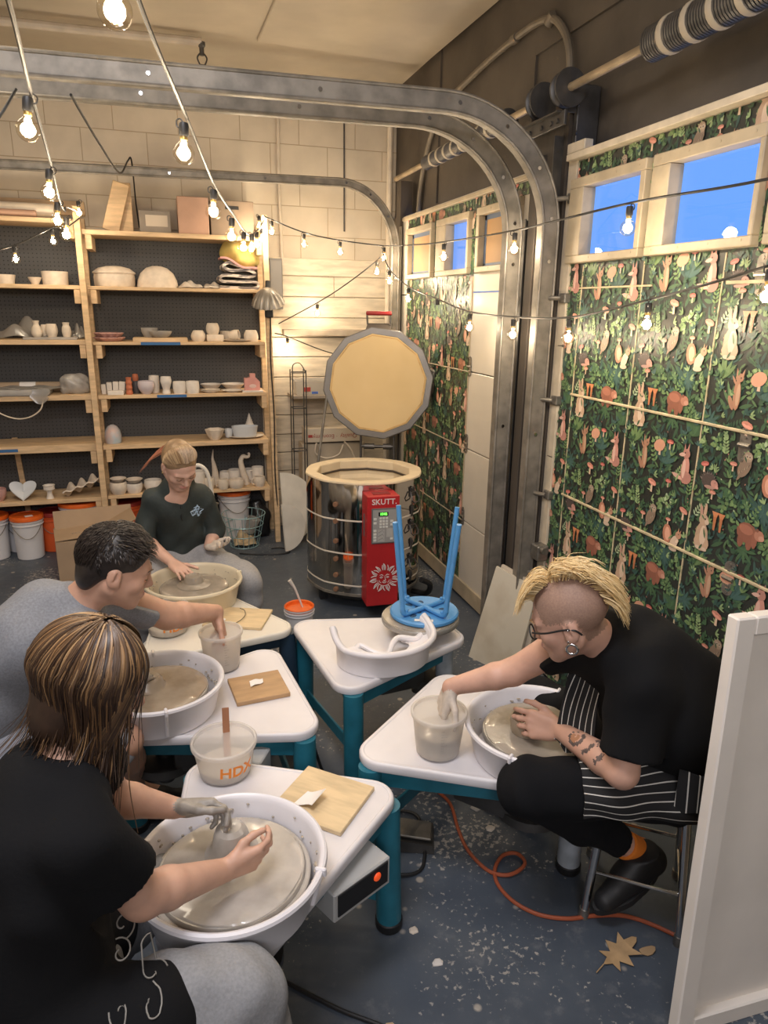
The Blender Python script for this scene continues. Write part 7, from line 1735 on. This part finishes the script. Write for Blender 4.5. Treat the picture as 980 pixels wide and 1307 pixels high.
# short dark hair: cap plus fine forward-swept locks
S = SDF(hd-V(.16, .16, .12), hd+V(.17, .16, .17), .0045); M = cols(l, f, u); s = .98
S.ell(hd+(f*-.016+u*.038)*s, (.082*s, .100*s, .090*s), M, .02); S.ell(hd+(f*-.070-u*.030)*s, (.062*s, .034*s, .055*s), M, .03)
S.clip(hd+(f*.068+u*.052)*s, f*.80-u*.60, .004)
for q in (-1, 1): S.cut_ell(hd+(l*q*.085+f*.035-u*.035)*s, (.034*s, .052*s, .052*s), M, .008); S.cut_ell(hd+(l*q*.088-f*.008-u*.025)*s, (.024*s, .026*s, .034*s), M, .008)
hb2 = cloth('hair', S, mat('near_black_hair', (.020, .015, .013), .42, var=.3, vscale=60), p2)
G = []
for i in range(1400):
    x = R.uniform(-.074, .074); y = R.uniform(-.104, .075); e = 1-(x/.083)**2-((y+.018)/.101)**2
    if e < .03: continue
    z = .040+.091*math.sqrt(e); a = hd+(l*x+f*y+u*z)*s; nrm = (l*x/.083**2+f*(y+.018)/.101**2+u*(z-.04)/.091**2).normalized()
    d = (f*.9+l*x*5-u*.25*(1 if y > .02 else -.1)).normalized() if y > -.035 else (-u*.9-f*.3+l*x*4).normalized()
    Ln = R.uniform(.016, .030); a = a+nrm*.0025; G.append(([a-nrm*.003, a+d*Ln*.5+nrm*.003, a+d*Ln-nrm*.001], R.uniform(.0011, .0019), R.choice([(.018, .013, .011), (.030, .022, .018), (.045, .034, .027)])))
for i in range(1500):
    th, az = R.uniform(.9, 2.15), R.uniform(-2.25, 2.25); d0 = u*math.cos(th)+(-f*math.cos(az)+l*math.sin(az))*math.sin(th)
    if abs(az) > 1.15 and th > 1.42+.10*(2.25-abs(az)): continue
    a = hd+(f*-.016+u*.036)*s+(f*d0.dot(f)*.1035+l*d0.dot(l)*.085+u*d0.dot(u)*.093)*s
    t_ = (-u-f*.15+d0*d0.dot(u)).normalized() if abs(az) < 1.0 else (-u*.8+f*.5+d0*d0.dot(u)*.8).normalized()
    Ln = R.uniform(.014, .024); G.append(([a-d0*.003, a+t_*Ln*.5+d0*.0015, a+t_*Ln-d0*.001], R.uniform(.0010, .0018), R.choice([(.018, .013, .011), (.028, .020, .017), (.040, .030, .024)])))
strands('hair_locks', G, M_hair_attr, p2)
st2 = thing('stool', 'low stool under the boy in grey, at the left picture edge', 'stool', (-.60, 2.07, 0))
obj('seat', MB().lathe([(0, .40), (.150, .40), (.160, .41), (.160, .425), (.150, .433), (0, .435)], 36), M_black, st2)
for k in range(4):
    a = PI/4+k*PI/2; obj('leg', MB().tube([(.16*math.cos(a), .16*math.sin(a), 0), (.11*math.cos(a), .11*math.sin(a), .40)], .012, 12), M_chrome, st2)

# ---- 3: girl in dark green pullover at the back wheel
p3 = person('girl with tied-back fair hair in a dark green zip pullover, seated at the cream wheel', (.03, 3.50, 0))
SK3 = skin_mat('skin_fair', (.62, .385, .295)); M_slip = mat('clay_smeared_palm', (.60, .52, .44), .5, var=.12, vscale=50)
hd, nk, ch, pe = V(.040, 3.255, 1.050), V(.022, 3.355, .935), V(.028, 3.415, .80), V(.035, 3.50, .535)
sR, eR, wR = V(-.088, 3.375, .862), V(-.150, 3.385, .665), V(-.022, 3.185, .605); sL, eL, wL = V(.138, 3.395, .862), V(.195, 3.44, .665), V(.150, 3.345, .618)
hR, kR, aR = V(-.06, 3.46, .50), V(-.185, 3.16, .465), V(-.20, 3.22, .10); hL, kL, aL = V(.13, 3.46, .50), V(.315, 3.22, .465), V(.31, 3.27, .10)
S = SDF((-.34, 2.90, .02), (.44, 3.72, 1.20), .0046); fh = (.30, -.72, -.68)
torso_sdf(S, pe, ch, nk, sL-sR, .80); S.cone(nk-V(0, 0, .05), hd-V(0, -.02, .04), .048, .046, .03); S.cone(nk-V(0, 0, .05), sR, .045, .042, .04); S.cone(nk-V(0, 0, .05), sL, .045, .042, .04)
arm_sdf(S, sR, eR, wR, .92); arm_sdf(S, sL, eL, wL, .92); leg_sdf(S, hR, kR, aR, .88); leg_sdf(S, hL, kL, aL, .88)
HP3 = head_sdf(S, hd, fh, (.05, -.45, 1), .93)
hand_sdf(S, wR, (.50, -.80, -.25), (.15, -.25, .95), 1, .90, (.10, .14, .18, .22), .07, (.45, .75, -.1))
hand_sdf(S, wL, (.55, -.55, .10), (-.15, .35, -.92), -1, .84, (.35, .45, .5, .55), .09, (.55, .7, -.2), idn=2)
b3 = body_obj(S, p3, [SK3, mat('lip_rose', (.55, .26, .23), .45), M_slip]); face_marks(HP3, b3, .93, mat('fair_brow', (.20, .12, .07), .7))
M_pull = mat('dark_green_fleece', (.026, .035, .033), .72, var=.15, vscale=10, bump=.1, bscale=80); M_p3 = mat('grey_jersey', (.33, .325, .33), .9, var=.08, vscale=120)
S = SDF((-.32, 3.10, .44), (.38, 3.72, 1.04), .0055)
torso_sdf(S, pe+V(0, 0, .03), ch, nk-V(0, 0, .02), sL-sR, .80, .014, w=1.0); S.cone(nk-V(0, 0, .045), sR, .050, .048, .03); S.cone(nk-V(0, 0, .045), sL, .050, .048, .03)
cu1, cu2 = lerp(eR, wR, .10), lerp(eL, wL, .18)
S.cone(sR, eR, .052, .046, .02); S.cone(eR, cu1, .046, .043, .02); S.cone(sL, eL, .052, .046, .02); S.cone(eL, cu2, .046, .042, .02)
S.cone(nk+V(-.02, .0, -.02), nk+V(.03, .02, .012), .062, .060, .02)
add_warp(S, wrinkle(.0045, 26, 14, 34), wrinkle(.003, -40, 20, 46, 1))
f, u, l = frame(fh, (.05, -.45, 1))
S.clip(nk+V(0, 0, .042), (.05, -.15, 1)); S.cut_ell(nk+V(.020, -.062, .0), (.036, .05, .085), None, .008); S.clip((0, 3.40, .478), (0, .12, -1))
pu = cloth('pullover', S, M_pull, p3, 'dark green zip-neck pullover')
def on_front(x, z, y0=3.1, dy=.0, sdf=None):
    i = int(round((x-sdf.lo[0])/sdf.h)); k = int(round((z-sdf.lo[2])/sdf.h)); colm = sdf.F[i, :, k]; j = int(np.argmax(colm < 0)); return V(x, float(sdf.lo[1]+j*sdf.h)-dy, z)
zp = [on_front(.034+.004*math.sin(q*3), .865-.020*q, dy=.002, sdf=S) for q in range(6)]
obj('zip', MB().tube(spline(zp, 3), .0030, 6).mesh('zip', M_black, True, 60, wloc(p3)), None, pu); z0 = zp[0]; obj('zip_pull', MB().box(z0+V(0, -.004, -.006), (.006, .003, .014), bev=.001).mesh('zip_pull', M_chrome, True, 40, wloc(p3)), None, pu)
mb = MB(); Rr = random.Random(9)
for i in range(26):
    x, z = .105+Rr.uniform(-.030, .030), .800+Rr.uniform(-.024, .030)
    if abs(x-.105)+abs(z-.803)*.9 > .036: continue
    q = on_front(x, z, dy=.0016, sdf=S); a = Rr.uniform(0, 3); mb.tube([q+V(math.cos(a)*.010, -.0003, math.sin(a)*.010), q-V(math.cos(a)*.010, .0003, math.sin(a)*.010)], .0026, 5)
for pts in ([(-.020, -.022), (-.028, .0), (-.006, .010), (.004, .032), (.014, .012), (.032, .004), (.014, -.008), (.012, -.028), (-.004, -.014), (-.020, -.022)],):
    mb.tube([on_front(.105+x, .803+z, dy=.002, sdf=S) for x, z in pts], .0032, 6)
obj('chest_emblem', mb.mesh('chest_emblem', mat('pale_blue_print', (.40, .52, .64), .6), True, 60, wloc(p3)), None, pu)
S = SDF((-.36, 3.02, .04), (.46, 3.72, .68), .006); S.ell(pe, (.165, .13, .115), None, .05); leg_sdf(S, hR, kR, aR, .92, .020); leg_sdf(S, hL, kL, aL, .92, .020); S.cone(hR, lerp(hR, kR, .8), .096, .076, .04); S.cone(hL, lerp(hL, kL, .8), .096, .076, .04); S.ell((.035, 3.36, .485), (.16, .12, .055), None, .05)
add_warp(S, wrinkle(.005, 30, 26, 14), wrinkle(.003, 44, -30, 30, 2)); S.clip((0, 0, .12), (0, 0, -1)); cloth('trousers', S, M_p3, p3, 'loose light grey trousers')
shoe(M_shoe, M_sole, (-.20, 3.30, .015), (-.22, 3.07, .012), (0, 0, 1), .9, p3); shoe(M_shoe, M_sole, (.31, 3.34, .015), (.33, 3.11, .012), (0, 0, 1), .9, p3)
s = .93; S = SDF(hd-V(.16, .17, .14), hd+V(.16, .17, .17), .0045); M = cols(l, f, u)
S.ell(hd+(f*-.016+u*.034)*s, (.0785*s, .0975*s, .0885*s), M, .02); S.ell(hd+(f*-.060-u*.02)*s, (.062*s, .042*s, .066*s), M, .03); S.clip(hd+(f*.066+u*.060)*s, f*.84-u*.54, .002)
for q in (-1, 1): S.cut_ell(hd+(l*q*.088+f*.050-u*.035)*s, (.040*s, .062*s, .055*s), M, .008); S.cut_ell(hd+(l*q*.090-f*.005-u*.020)*s, (.022*s, .026*s, .036*s), M, .008)
S.cut_ell(hd+(f*.125-u*.01)*s, (.062*s, .06*s, .085*s), M, .012)
hb3 = cloth('hair', S, mat('fair_hair_base', (.27, .175, .095), .45, var=.2, vscale=40), p3); G = []; tie = hd+(f*-.108-u*.012)*s
for i in range(700):
    a = R.uniform(-1.6, 1.6); st_ = hd+(f*(.066+R.uniform(-.012, .010)-.050*abs(a)/1.5)+l*math.sin(a)*.0655+u*(.032+.066*math.cos(a)))*s; mid = hd+(f*-.02+l*math.sin(a)*.0805+u*(.034+.0895*math.cos(a)))*s
    G.append(([st_, lerp(st_, mid, .5)+(u*.0115*math.cos(a)+l*math.sin(a)*.008)*s+f*.002, mid, lerp(mid, tie, .55)-f*.022+u*.006, tie], R.uniform(.0012, .002), R.choice([(.30, .19, .10), (.38, .26, .14), (.22, .135, .07), (.46, .33, .19)])))
for i in range(160):
    e = R.gauss(0, .011); e2 = R.gauss(0, .012); G.append(([tie, tie+V(-.035, .035, -.005)+V(e, e2, e), tie+V(-.080+e, .050+e2, -.035+e), tie+V(-.115+e*1.2, .055+e2, -.080+e*1.2)], R.uniform(.0018, .003), R.choice([(.40, .15, .08), (.46, .20, .11), (.33, .12, .07)])))
for i in range(16): G.append(([tie+V(.02, 0, 0), hd+(l*.075-f*.03-u*.06)*s, hd+(l*.078+f*.01-u*.10)*s+V(R.gauss(0, .006), 0, 0)], .0024, (.42, .17, .09)))
strands('hair_locks', G, M_hair_attr, p3)
for k in range(2): obj('earring', MB().sphere(HP3(-.081, .000+.002*k, -.040+.016*k), .0035, 10, 8).mesh('earring', M_brass, True, 60, wloc(p3)), None, p3)
st3 = thing('stool', 'low stool under the girl in the dark green pullover', 'stool', (.035, 3.51, 0))
obj('seat', MB().lathe([(0, .385), (.150, .385), (.160, .395), (.160, .410), (.150, .418), (0, .420)], 36), M_black, st3)
for k in range(4):
    a = PI/4+k*PI/2; obj('leg', MB().tube([(.16*math.cos(a), .16*math.sin(a), 0), (.11*math.cos(a), .11*math.sin(a), .386)], .012, 12), M_chrome, st3)

# ---- 4: adult on the right: black shirt, pinstripe apron, blond mohawk, glasses
p4 = person('tattooed person with blond mohawk, glasses and striped apron, leaning over the right wheel', (1.29, 1.40, 0))
SK4 = skin_mat('skin_adult', (.58, .34, .25)); M_stub = mat('shaved_scalp', (.33, .205, .15), .6, var=.10, vscale=220); M_tat = mat('tattoo_ink', (.115, .085, .078), .55, var=.3, vscale=60); M_tatb = mat('tattoo_tan_ink', (.40, .19, .10), .55)
hd, nk, ch, pe = V(.945, 1.425, 1.005), V(1.085, 1.435, .925), V(1.185, 1.42, .80), V(1.30, 1.39, .53)
sL, eL, wL = V(1.085, 1.315, .865), V(1.035, 1.265, .635), V(1.008, 1.512, .602); sR, eR, wR = V(1.02, 1.56, .845), V(.915, 1.635, .735), V(.752, 1.712, .668)
hL, kL, aL = V(1.25, 1.33, .50), V(.872, 1.445, .490), V(1.265, 1.435, .185); hR, kR, aR = V(1.27, 1.52, .50), V(1.12, 1.90, .47), V(1.18, 1.88, .10)
S = SDF((.60, 1.10, .02), (1.52, 2.05, 1.20), .0044); fh = (-.72, .60, -.42); uh = (-.42, .18, 1)
torso_sdf(S, pe, ch, nk, sL-sR, 1.0); S.cone(nk-V(0, 0, .03), hd-V(-.035, 0, .04), .056, .052, .03); S.cone(nk-V(-.02, 0, .04), sL, .055, .05, .04); S.cone(nk-V(-.02, 0, .04), sR, .055, .05, .04)
arm_sdf(S, sL, eL, wL, 1.0, r=(.050, .045, .041, .041, .0255)); arm_sdf(S, sR, eR, wR, 1.0, r=(.050, .043, .039, .039, .025)); leg_sdf(S, hL, kL, aL, .95); leg_sdf(S, hR, kR, aR, .95)
HP4 = head_sdf(S, hd, fh, uh, .98, 1); f, u, l = frame(fh, uh); M = cols(l, f, u); s = .98
# shaved sides: same scalp surface, a stubble zone above ear level
z_ = S.sub_grid(npv(hd)-.14, npv(hd)+.14); sl, X, Y, Z = z_
lx = (X-hd.x)*l.x+(Y-hd.y)*l.y+(Z-hd.z)*l.z; ly = (X-hd.x)*f.x+(Y-hd.y)*f.y+(Z-hd.z)*f.z; lz = (X-hd.x)*u.x+(Y-hd.y)*u.y+(Z-hd.z)*u.z
stub = (lz > .014+np.where(ly < -.030, -.085, 0)-.25*np.minimum(ly, 0)*0) & (ly < .060+.25*(lz-.05)) & (lz > -.070)
S.I[sl] = np.where(stub, 3, S.I[sl])
hand_sdf(S, wL, (-.70, .68, -.08), (-.55, -.65, .5), -1, 1.0, (.32, .40, .46, .52), .03, (.75, .55, -.15))
hand_sdf(S, wR, (-.28, .06, -.95), (-.90, .10, .30), 1, .95, (.30, .36, .42, .5), .05, (.6, .6, -.3), idn=2)
# tattoos on the forearm
ax = (wL-eL).normalized(); 
def ink(p, r, i):
    g = S.sub_grid(npv(p)-r-.01, npv(p)+r+.01); sl, X, Y, Z = g; d = np.sqrt((X-p[0])**2+(Y-p[1])**2+(Z-p[2])**2); S.I[sl] = np.where(d < r, i, S.I[sl])
side = V(-.55, -.45, .70).normalized(); side = (side-ax*side.dot(ax)).normalized(); sd2 = ax.cross(side)
for t, a, r, i in [(.60+.17*math.cos(q)*.55, .55*math.sin(q), .0055, 4) for q in [2*PI*k/30 for k in range(30)]]+[(.615+.07*math.cos(q)*.6, .22*math.sin(q)-.05, .0055, 5) for q in [2*PI*k/16 for k in range(16)]]+[(.30+.05*math.sin(3*q), q*.35-.2, .007, 4) for q in [k*.25 for k in range(12)]]+[(.40-.012*k, -.55+.06*k, .008, 4) for k in range(9)]+[(.22-.012*k, -.75+.09*k, .009, 4) for k in range(8)]:
    c = lerp(eL, wL, t); ink(c+side*.037*math.cos(a)+sd2*.037*math.sin(a), r, i)
b4 = body_obj(S, p4, [SK4, M_lip, M_slip, M_stub, M_tat, M_tatb]); face_marks(HP4, b4, .98, mat('blond_brow', (.30, .18, .09), .7))
M_bsh = mat('black_shirt_cloth', (.0045, .0047, .0055), .88, spec=.25, bump=.06, bscale=70); M_btr = mat('black_trouser_cloth', (.0045, .0048, .0062), .88, spec=.25, bump=.05, bscale=90)
S = SDF((.84, 1.04, .48), (1.56, 1.74, 1.04), .006)
torso_sdf(S, pe+V(.0, 0, .09), ch+V(.02, 0, .0), nk-V(-.02, 0, .025), sL-sR, 1.02, .024, w=1.06); S.ell(lerp(pe, ch, .62)+V(.02, -.04, .035), (.16, .19, .17), None, .06)
S.cone(nk-V(-.02, 0, .035), sL+V(.01, -.01, .004), .066, .080, .05); S.cone(nk-V(-.02, 0, .035), sR, .060, .060, .05)
eSl, eSr = lerp(sL, eL, .90), lerp(sR, eR, .55)
S.cone(sL+V(.01, -.01, .004), eSl+V(.012, -.005, .0), .080, .080, .03); S.cone(sR, eSr, .062, .060, .03)
S.cone(nk+V(.0, 0, -.01), nk+V(-.045, 0, .035), .062, .060, .02)
add_warp(S, wrinkle(.0045, 18, 22, 26), wrinkle(.0025, -36, 30, 20, 1)); cut_sleeve(S, sL, eL, .80, .11); cut_sleeve(S, sR, eR, .44, .075)
S.clip(nk+V(-.035, 0, .028), (-.80, .05, .55)); S.clip((1.27, 0, .575), (-.25, 0, -1))
sh4 = cloth('shirt', S, M_bsh, p4, 'loose black short-sleeved shirt')
S = SDF((.74, 1.12, .12), (1.52, 2.02, .72), .006); S.ell(pe, (.155, .165, .115), None, .05); S.cone(hL, kL, .100, .074, .04); S.cone(hR, kR, .100, .074, .04); S.cone(kL, lerp(kL, aL, .5), .070, .062, .03); S.cone(lerp(kL, aL, .5), lerp(kL, aL, .93), .062, .046, .02); S.cone(kR, lerp(kR, aR, .5), .072, .062, .03); S.cone(lerp(kR, aR, .5), lerp(kR, aR, .95), .062, .046, .02)
add_warp(S, wrinkle(.004, 26, 30, 22), wrinkle(.0025, 44, -30, 26, 2)); cut_sleeve(S, kL, aL, .82, .10)
cloth('trousers', S, M_btr, p4, 'black trousers')
def apron_mat():
    m = mat('pinstripe_apron', (.012, .012, .013), .85); nt = m.node_tree; b = nt.nodes['Principled BSDF']
    a = nt.nodes.new('ShaderNodeAttribute'); a.attribute_name = 'stripe'; mt = nt.nodes.new('ShaderNodeMath'); mt.operation = 'FRACT'; c = nt.nodes.new('ShaderNodeMath'); c.operation = 'LESS_THAN'; c.inputs[1].default_value = .13
    mx = nt.nodes.new('ShaderNodeMix'); mx.data_type = 'RGBA'; mx.inputs[6].default_value = (.012, .012, .013, 1); mx.inputs[7].default_value = (.62, .60, .56, 1)
    nt.links.new(a.outputs['Fac'], mt.inputs[0]); nt.links.new(mt.outputs[0], c.inputs[0]); nt.links.new(c.outputs[0], mx.inputs[0]); nt.links.new(mx.outputs[2], b.inputs['Base Color']); return m
# apron panel lying over the near thigh and round the hip: a cloth sheet wrapped on the leg
def apr(u_, v_):
    # u_ along the thigh (hip -> knee side), v_ round the thigh from inside over the top and down the near side
    t = -.14+.80*u_; c = lerp(hL, kL, max(t, -.3)); r = (.100-.026*max(t, 0))+.019+.030*max(0, -t)*2; axd = (kL-hL).normalized(); nn = V(0, 0, 1)-axd*axd.z; nn.normalize(); bb = axd.cross(nn)
    a = .75-2.55*v_; rr = r+.005*math.sin(14*u_+5*v_)+.004*math.sin(22*v_+3*u_); return c+nn*rr*math.cos(a)+bb*rr*math.sin(a)
mb = MB(); nu, nv = 40, 36; mb.sheet(apr, nu, nv, .004); me = mb.mesh('apron', apron_mat(), True, 70, wloc(p4))
at = me.attributes.new('stripe', 'FLOAT', 'POINT'); vals = []
for i in range(nu+1):
    for j in range(nv+1): vals += [j/nv*12.5+.3*math.sin(i*.16)]*2
at.data.foreach_set('value', vals); apn = obj('apron', me, None, p4, 'black apron with white pinstripes')
# apron side flap by the hip and the bib by the chest
def flap(u_, v_):
    a = -.2+1.5*u_; r = .185+.012*math.sin(9*u_); return V(1.27+.165*math.cos(-PI/2+a*1.05-.3)*1.12, 1.39+r*math.sin(-PI/2+a*1.05-.3), .505+.125*v_+.010*math.sin(11*u_+2*v_)+.03*u_)
mb = MB(); mb.sheet(flap, 30, 10, .004); me = mb.mesh('apron_side', bpy.data.materials['pinstripe_apron'], True, 70, wloc(p4)); at = me.attributes.new('stripe', 'FLOAT', 'POINT'); vals = []
for i in range(31):
    for j in range(11): vals += [i/30*12+.25*j/10]*2
at.data.foreach_set('value', vals); obj('apron_side', me, None, apn)
def bib(u_, v_): return V(.985+.075*v_+.02*u_+.03*(1-v_)*u_, 1.50-.11*u_+.06*v_, .585+.235*v_-.02*math.sin(PI*u_)+.006*math.sin(15*u_))
mb = MB(); mb.sheet(bib, 18, 14, .004); me = mb.mesh('apron_bib', bpy.data.materials['pinstripe_apron'], True, 70, wloc(p4)); at = me.attributes.new('stripe', 'FLOAT', 'POINT'); vals = []
for i in range(19):
    for j in range(15): vals += [i/18*6+.6*math.sin(j*.3)]*2
at.data.foreach_set('value', vals); obj('apron_bib', me, None, apn)
# shoes and orange sock
M_osock = mat('orange_sock_knit', (.72, .20, .02), .85, bump=.2, bscale=250)
S = SDF(aL-V(.14, .12, .14), aL+V(.14, .12, .14), .0045); dl = (aL-kL).normalized(); S.cone(aL-dl*.075, aL+dl*.03, .0425, .043, .01); S.cone(aL+dl*.03, aL+V(-.05, -.01, -.075), .041, .036, .02); cut = aL-dl*.058; S.clip(cut, -dl)
cloth('sock', S, M_osock, p4, 'orange sock')
shoe(M_shoe, M_sole, (1.345, 1.425, .128), (1.105, 1.385, .052), (-.28, -.12, 1), 1.08, p4); shoe(M_shoe, M_sole, (1.20, 1.86, .015), (1.02, 1.98, .012), (0, 0, 1), 1.05, p4)
# mohawk
G = []; BLD = [(.66, .47, .22), (.74, .56, .30), (.58, .39, .17), (.80, .64, .38), (.70, .52, .26)]
S = SDF(hd-V(.17, .17, .15), hd+V(.17, .17, .18), .0045)
S.ell(hd+(f*-.012+u*.040)*s, (.034*s, .104*s, .090*s), M, .02); S.clip(hd+(f*.07+u*.06)*s, f*.8-u*.6); cloth('hair', S, mat('blond_hair_base', (.62, .44, .21), .5, var=.15, vscale=60), p4)
for i in range(1500):
    t = R.uniform(-.62, 1.02); a = PI/2-t*1.55                     # arc over the skull from forehead (t<0) to nape
    x = max(-.044, min(.044, R.gauss(.004, .020))); base = hd+(f*(-.014+.098*math.cos(a)*(1 if t < 0 else 1))+u*(.034+.088*math.sin(a))+l*x)*s
    a_ = PI/2+t*1.55; base = hd+(f*(-.014+.098*math.cos(a_))+u*(.032+.090*math.sin(a_))+l*x)*s; nrm = (f*math.cos(a_)+u*math.sin(a_)).normalized(); back = (-f*math.sin(a_)+u*math.cos(a_))
    if t < -.15: d1 = (nrm*.8-back*.55+l*R.gauss(.25, .3)).normalized(); d2 = (nrm*.1-back*.8+l*R.gauss(.45, .3)-V(0, 0, .5)).normalized(); Ln = R.uniform(.05, .080)
    elif t < .45: d1 = (nrm*.75+back*.45+l*R.gauss(.1, .35)).normalized(); d2 = (back*.9+nrm*.15+l*R.gauss(.25, .3)-V(0, 0, .3)).normalized(); Ln = R.uniform(.045, .070)
    else: d1 = (nrm*.6+back*.8+l*R.gauss(.1, .3)).normalized(); d2 = (back*.9+nrm*.25+l*R.gauss(.1, .25)-V(0, 0, .45)).normalized(); Ln = R.uniform(.055, .090)
    G.append(([base-nrm*.004, base+d1*Ln*.45, base+d1*Ln*.45+d2*Ln*.6], R.uniform(.0012, .0022), R.choice(BLD)))
strands('hair_locks', G, M_hair_attr, p4)
# glasses, hoop earrings
M_gl = mat('black_spectacle_frame', (.012, .012, .013), .3); gt = obj('spectacles', MB().tube([HP4(-.012, .101, -.003), HP4(0, .104, .0), HP4(.012, .101, -.003)], .0018, 8).mesh('spectacles', M_gl, True, 60, wloc(p4)), None, p4)
for q in (-1, 1):
    rim = [HP4(q*.033+.0225*math.cos(a)*(1+.1*math.cos(a)), .1005-.012*abs(.010+.0225*math.cos(a)*q*0)-.16*abs(q*.033+.0225*math.cos(a))**1.0*.12*2, -.006+.0185*math.sin(a)) for a in [2*PI*k/28 for k in range(28)]]
    obj('lens_rim', MB().tube(rim, .0020, 7, closed=True).mesh('lens_rim', M_gl, True, 60, wloc(p4)), None, gt)
    obj('temple', MB().tube(spline([HP4(q*.057, .092, .002), HP4(q*.076, .055, .002), HP4(q*.082, .005, .003), HP4(q*.083, -.022, -.004), HP4(q*.079, -.034, -.022)], 5), .0026, 8).mesh('temple', M_gl, True, 60, wloc(p4)), None, gt)
e0 = HP4(.083, .000, -.047)
obj('earring', MB().tube([e0+(f*math.cos(a)-u*math.sin(a))*.0135+V(0, 0, -.006) for a in [2*PI*k/24 for k in range(24)]], .0034, 8, closed=True).mesh('earring', M_chrome, True, 60, wloc(p4)), None, p4, 'silver hoop earring')
for k in range(2): obj('earring', MB().sphere(HP4(.084, .004-.010*k, -.030+.03*k), .003, 8, 6).mesh('earring', M_chrome, True, 60, wloc(p4)), None, p4)
mb = MB(); tp = lerp(wL, wL+V(-.02, .085, 0), 1.2)
# ------------------------------------------------------------------ light
def area(loc, rot, size, power, col, sy=None):
    l = bpy.data.lights.new('ceiling_and_fill_light', 'AREA'); l.energy = power; l.color = col; l.size = size
    if sy: l.shape = 'RECTANGLE'; l.size_y = sy
    o = bpy.data.objects.new('ceiling_and_fill_light', l); COL.objects.link(o); o.location = loc; o.rotation_euler = rot; return o
area((-.2, .9, 3.25), (0, 0, 0), 1.2, 48, (.95, .94, 1), .5)
area((-.5, -1.6, 2.75), (math.radians(62), 0, math.radians(-14)), 1.4, 42, (.97, .95, 1), .8)  # added fill behind the camera, brightens the front-facing white panel
area((-.9, 3.0, 3.25), (0, 0, 0), 1.2, 22, (1, .86, .68), .4)  # warm area lamp facing down, no fixture modelled
w = bpy.data.worlds.new('dusk_sky'); SC.world = w; w.use_nodes = True
bg = w.node_tree.nodes['Background']; bg.inputs[0].default_value = (.15, .36, .94, 1); bg.inputs[1].default_value = 1.25
SC.view_settings.view_transform = 'Standard'; SC.view_settings.look = 'None'; SC.view_settings.gamma = 1; SC.view_settings.use_curve_mapping = False
SC.view_settings.exposure = 0.0
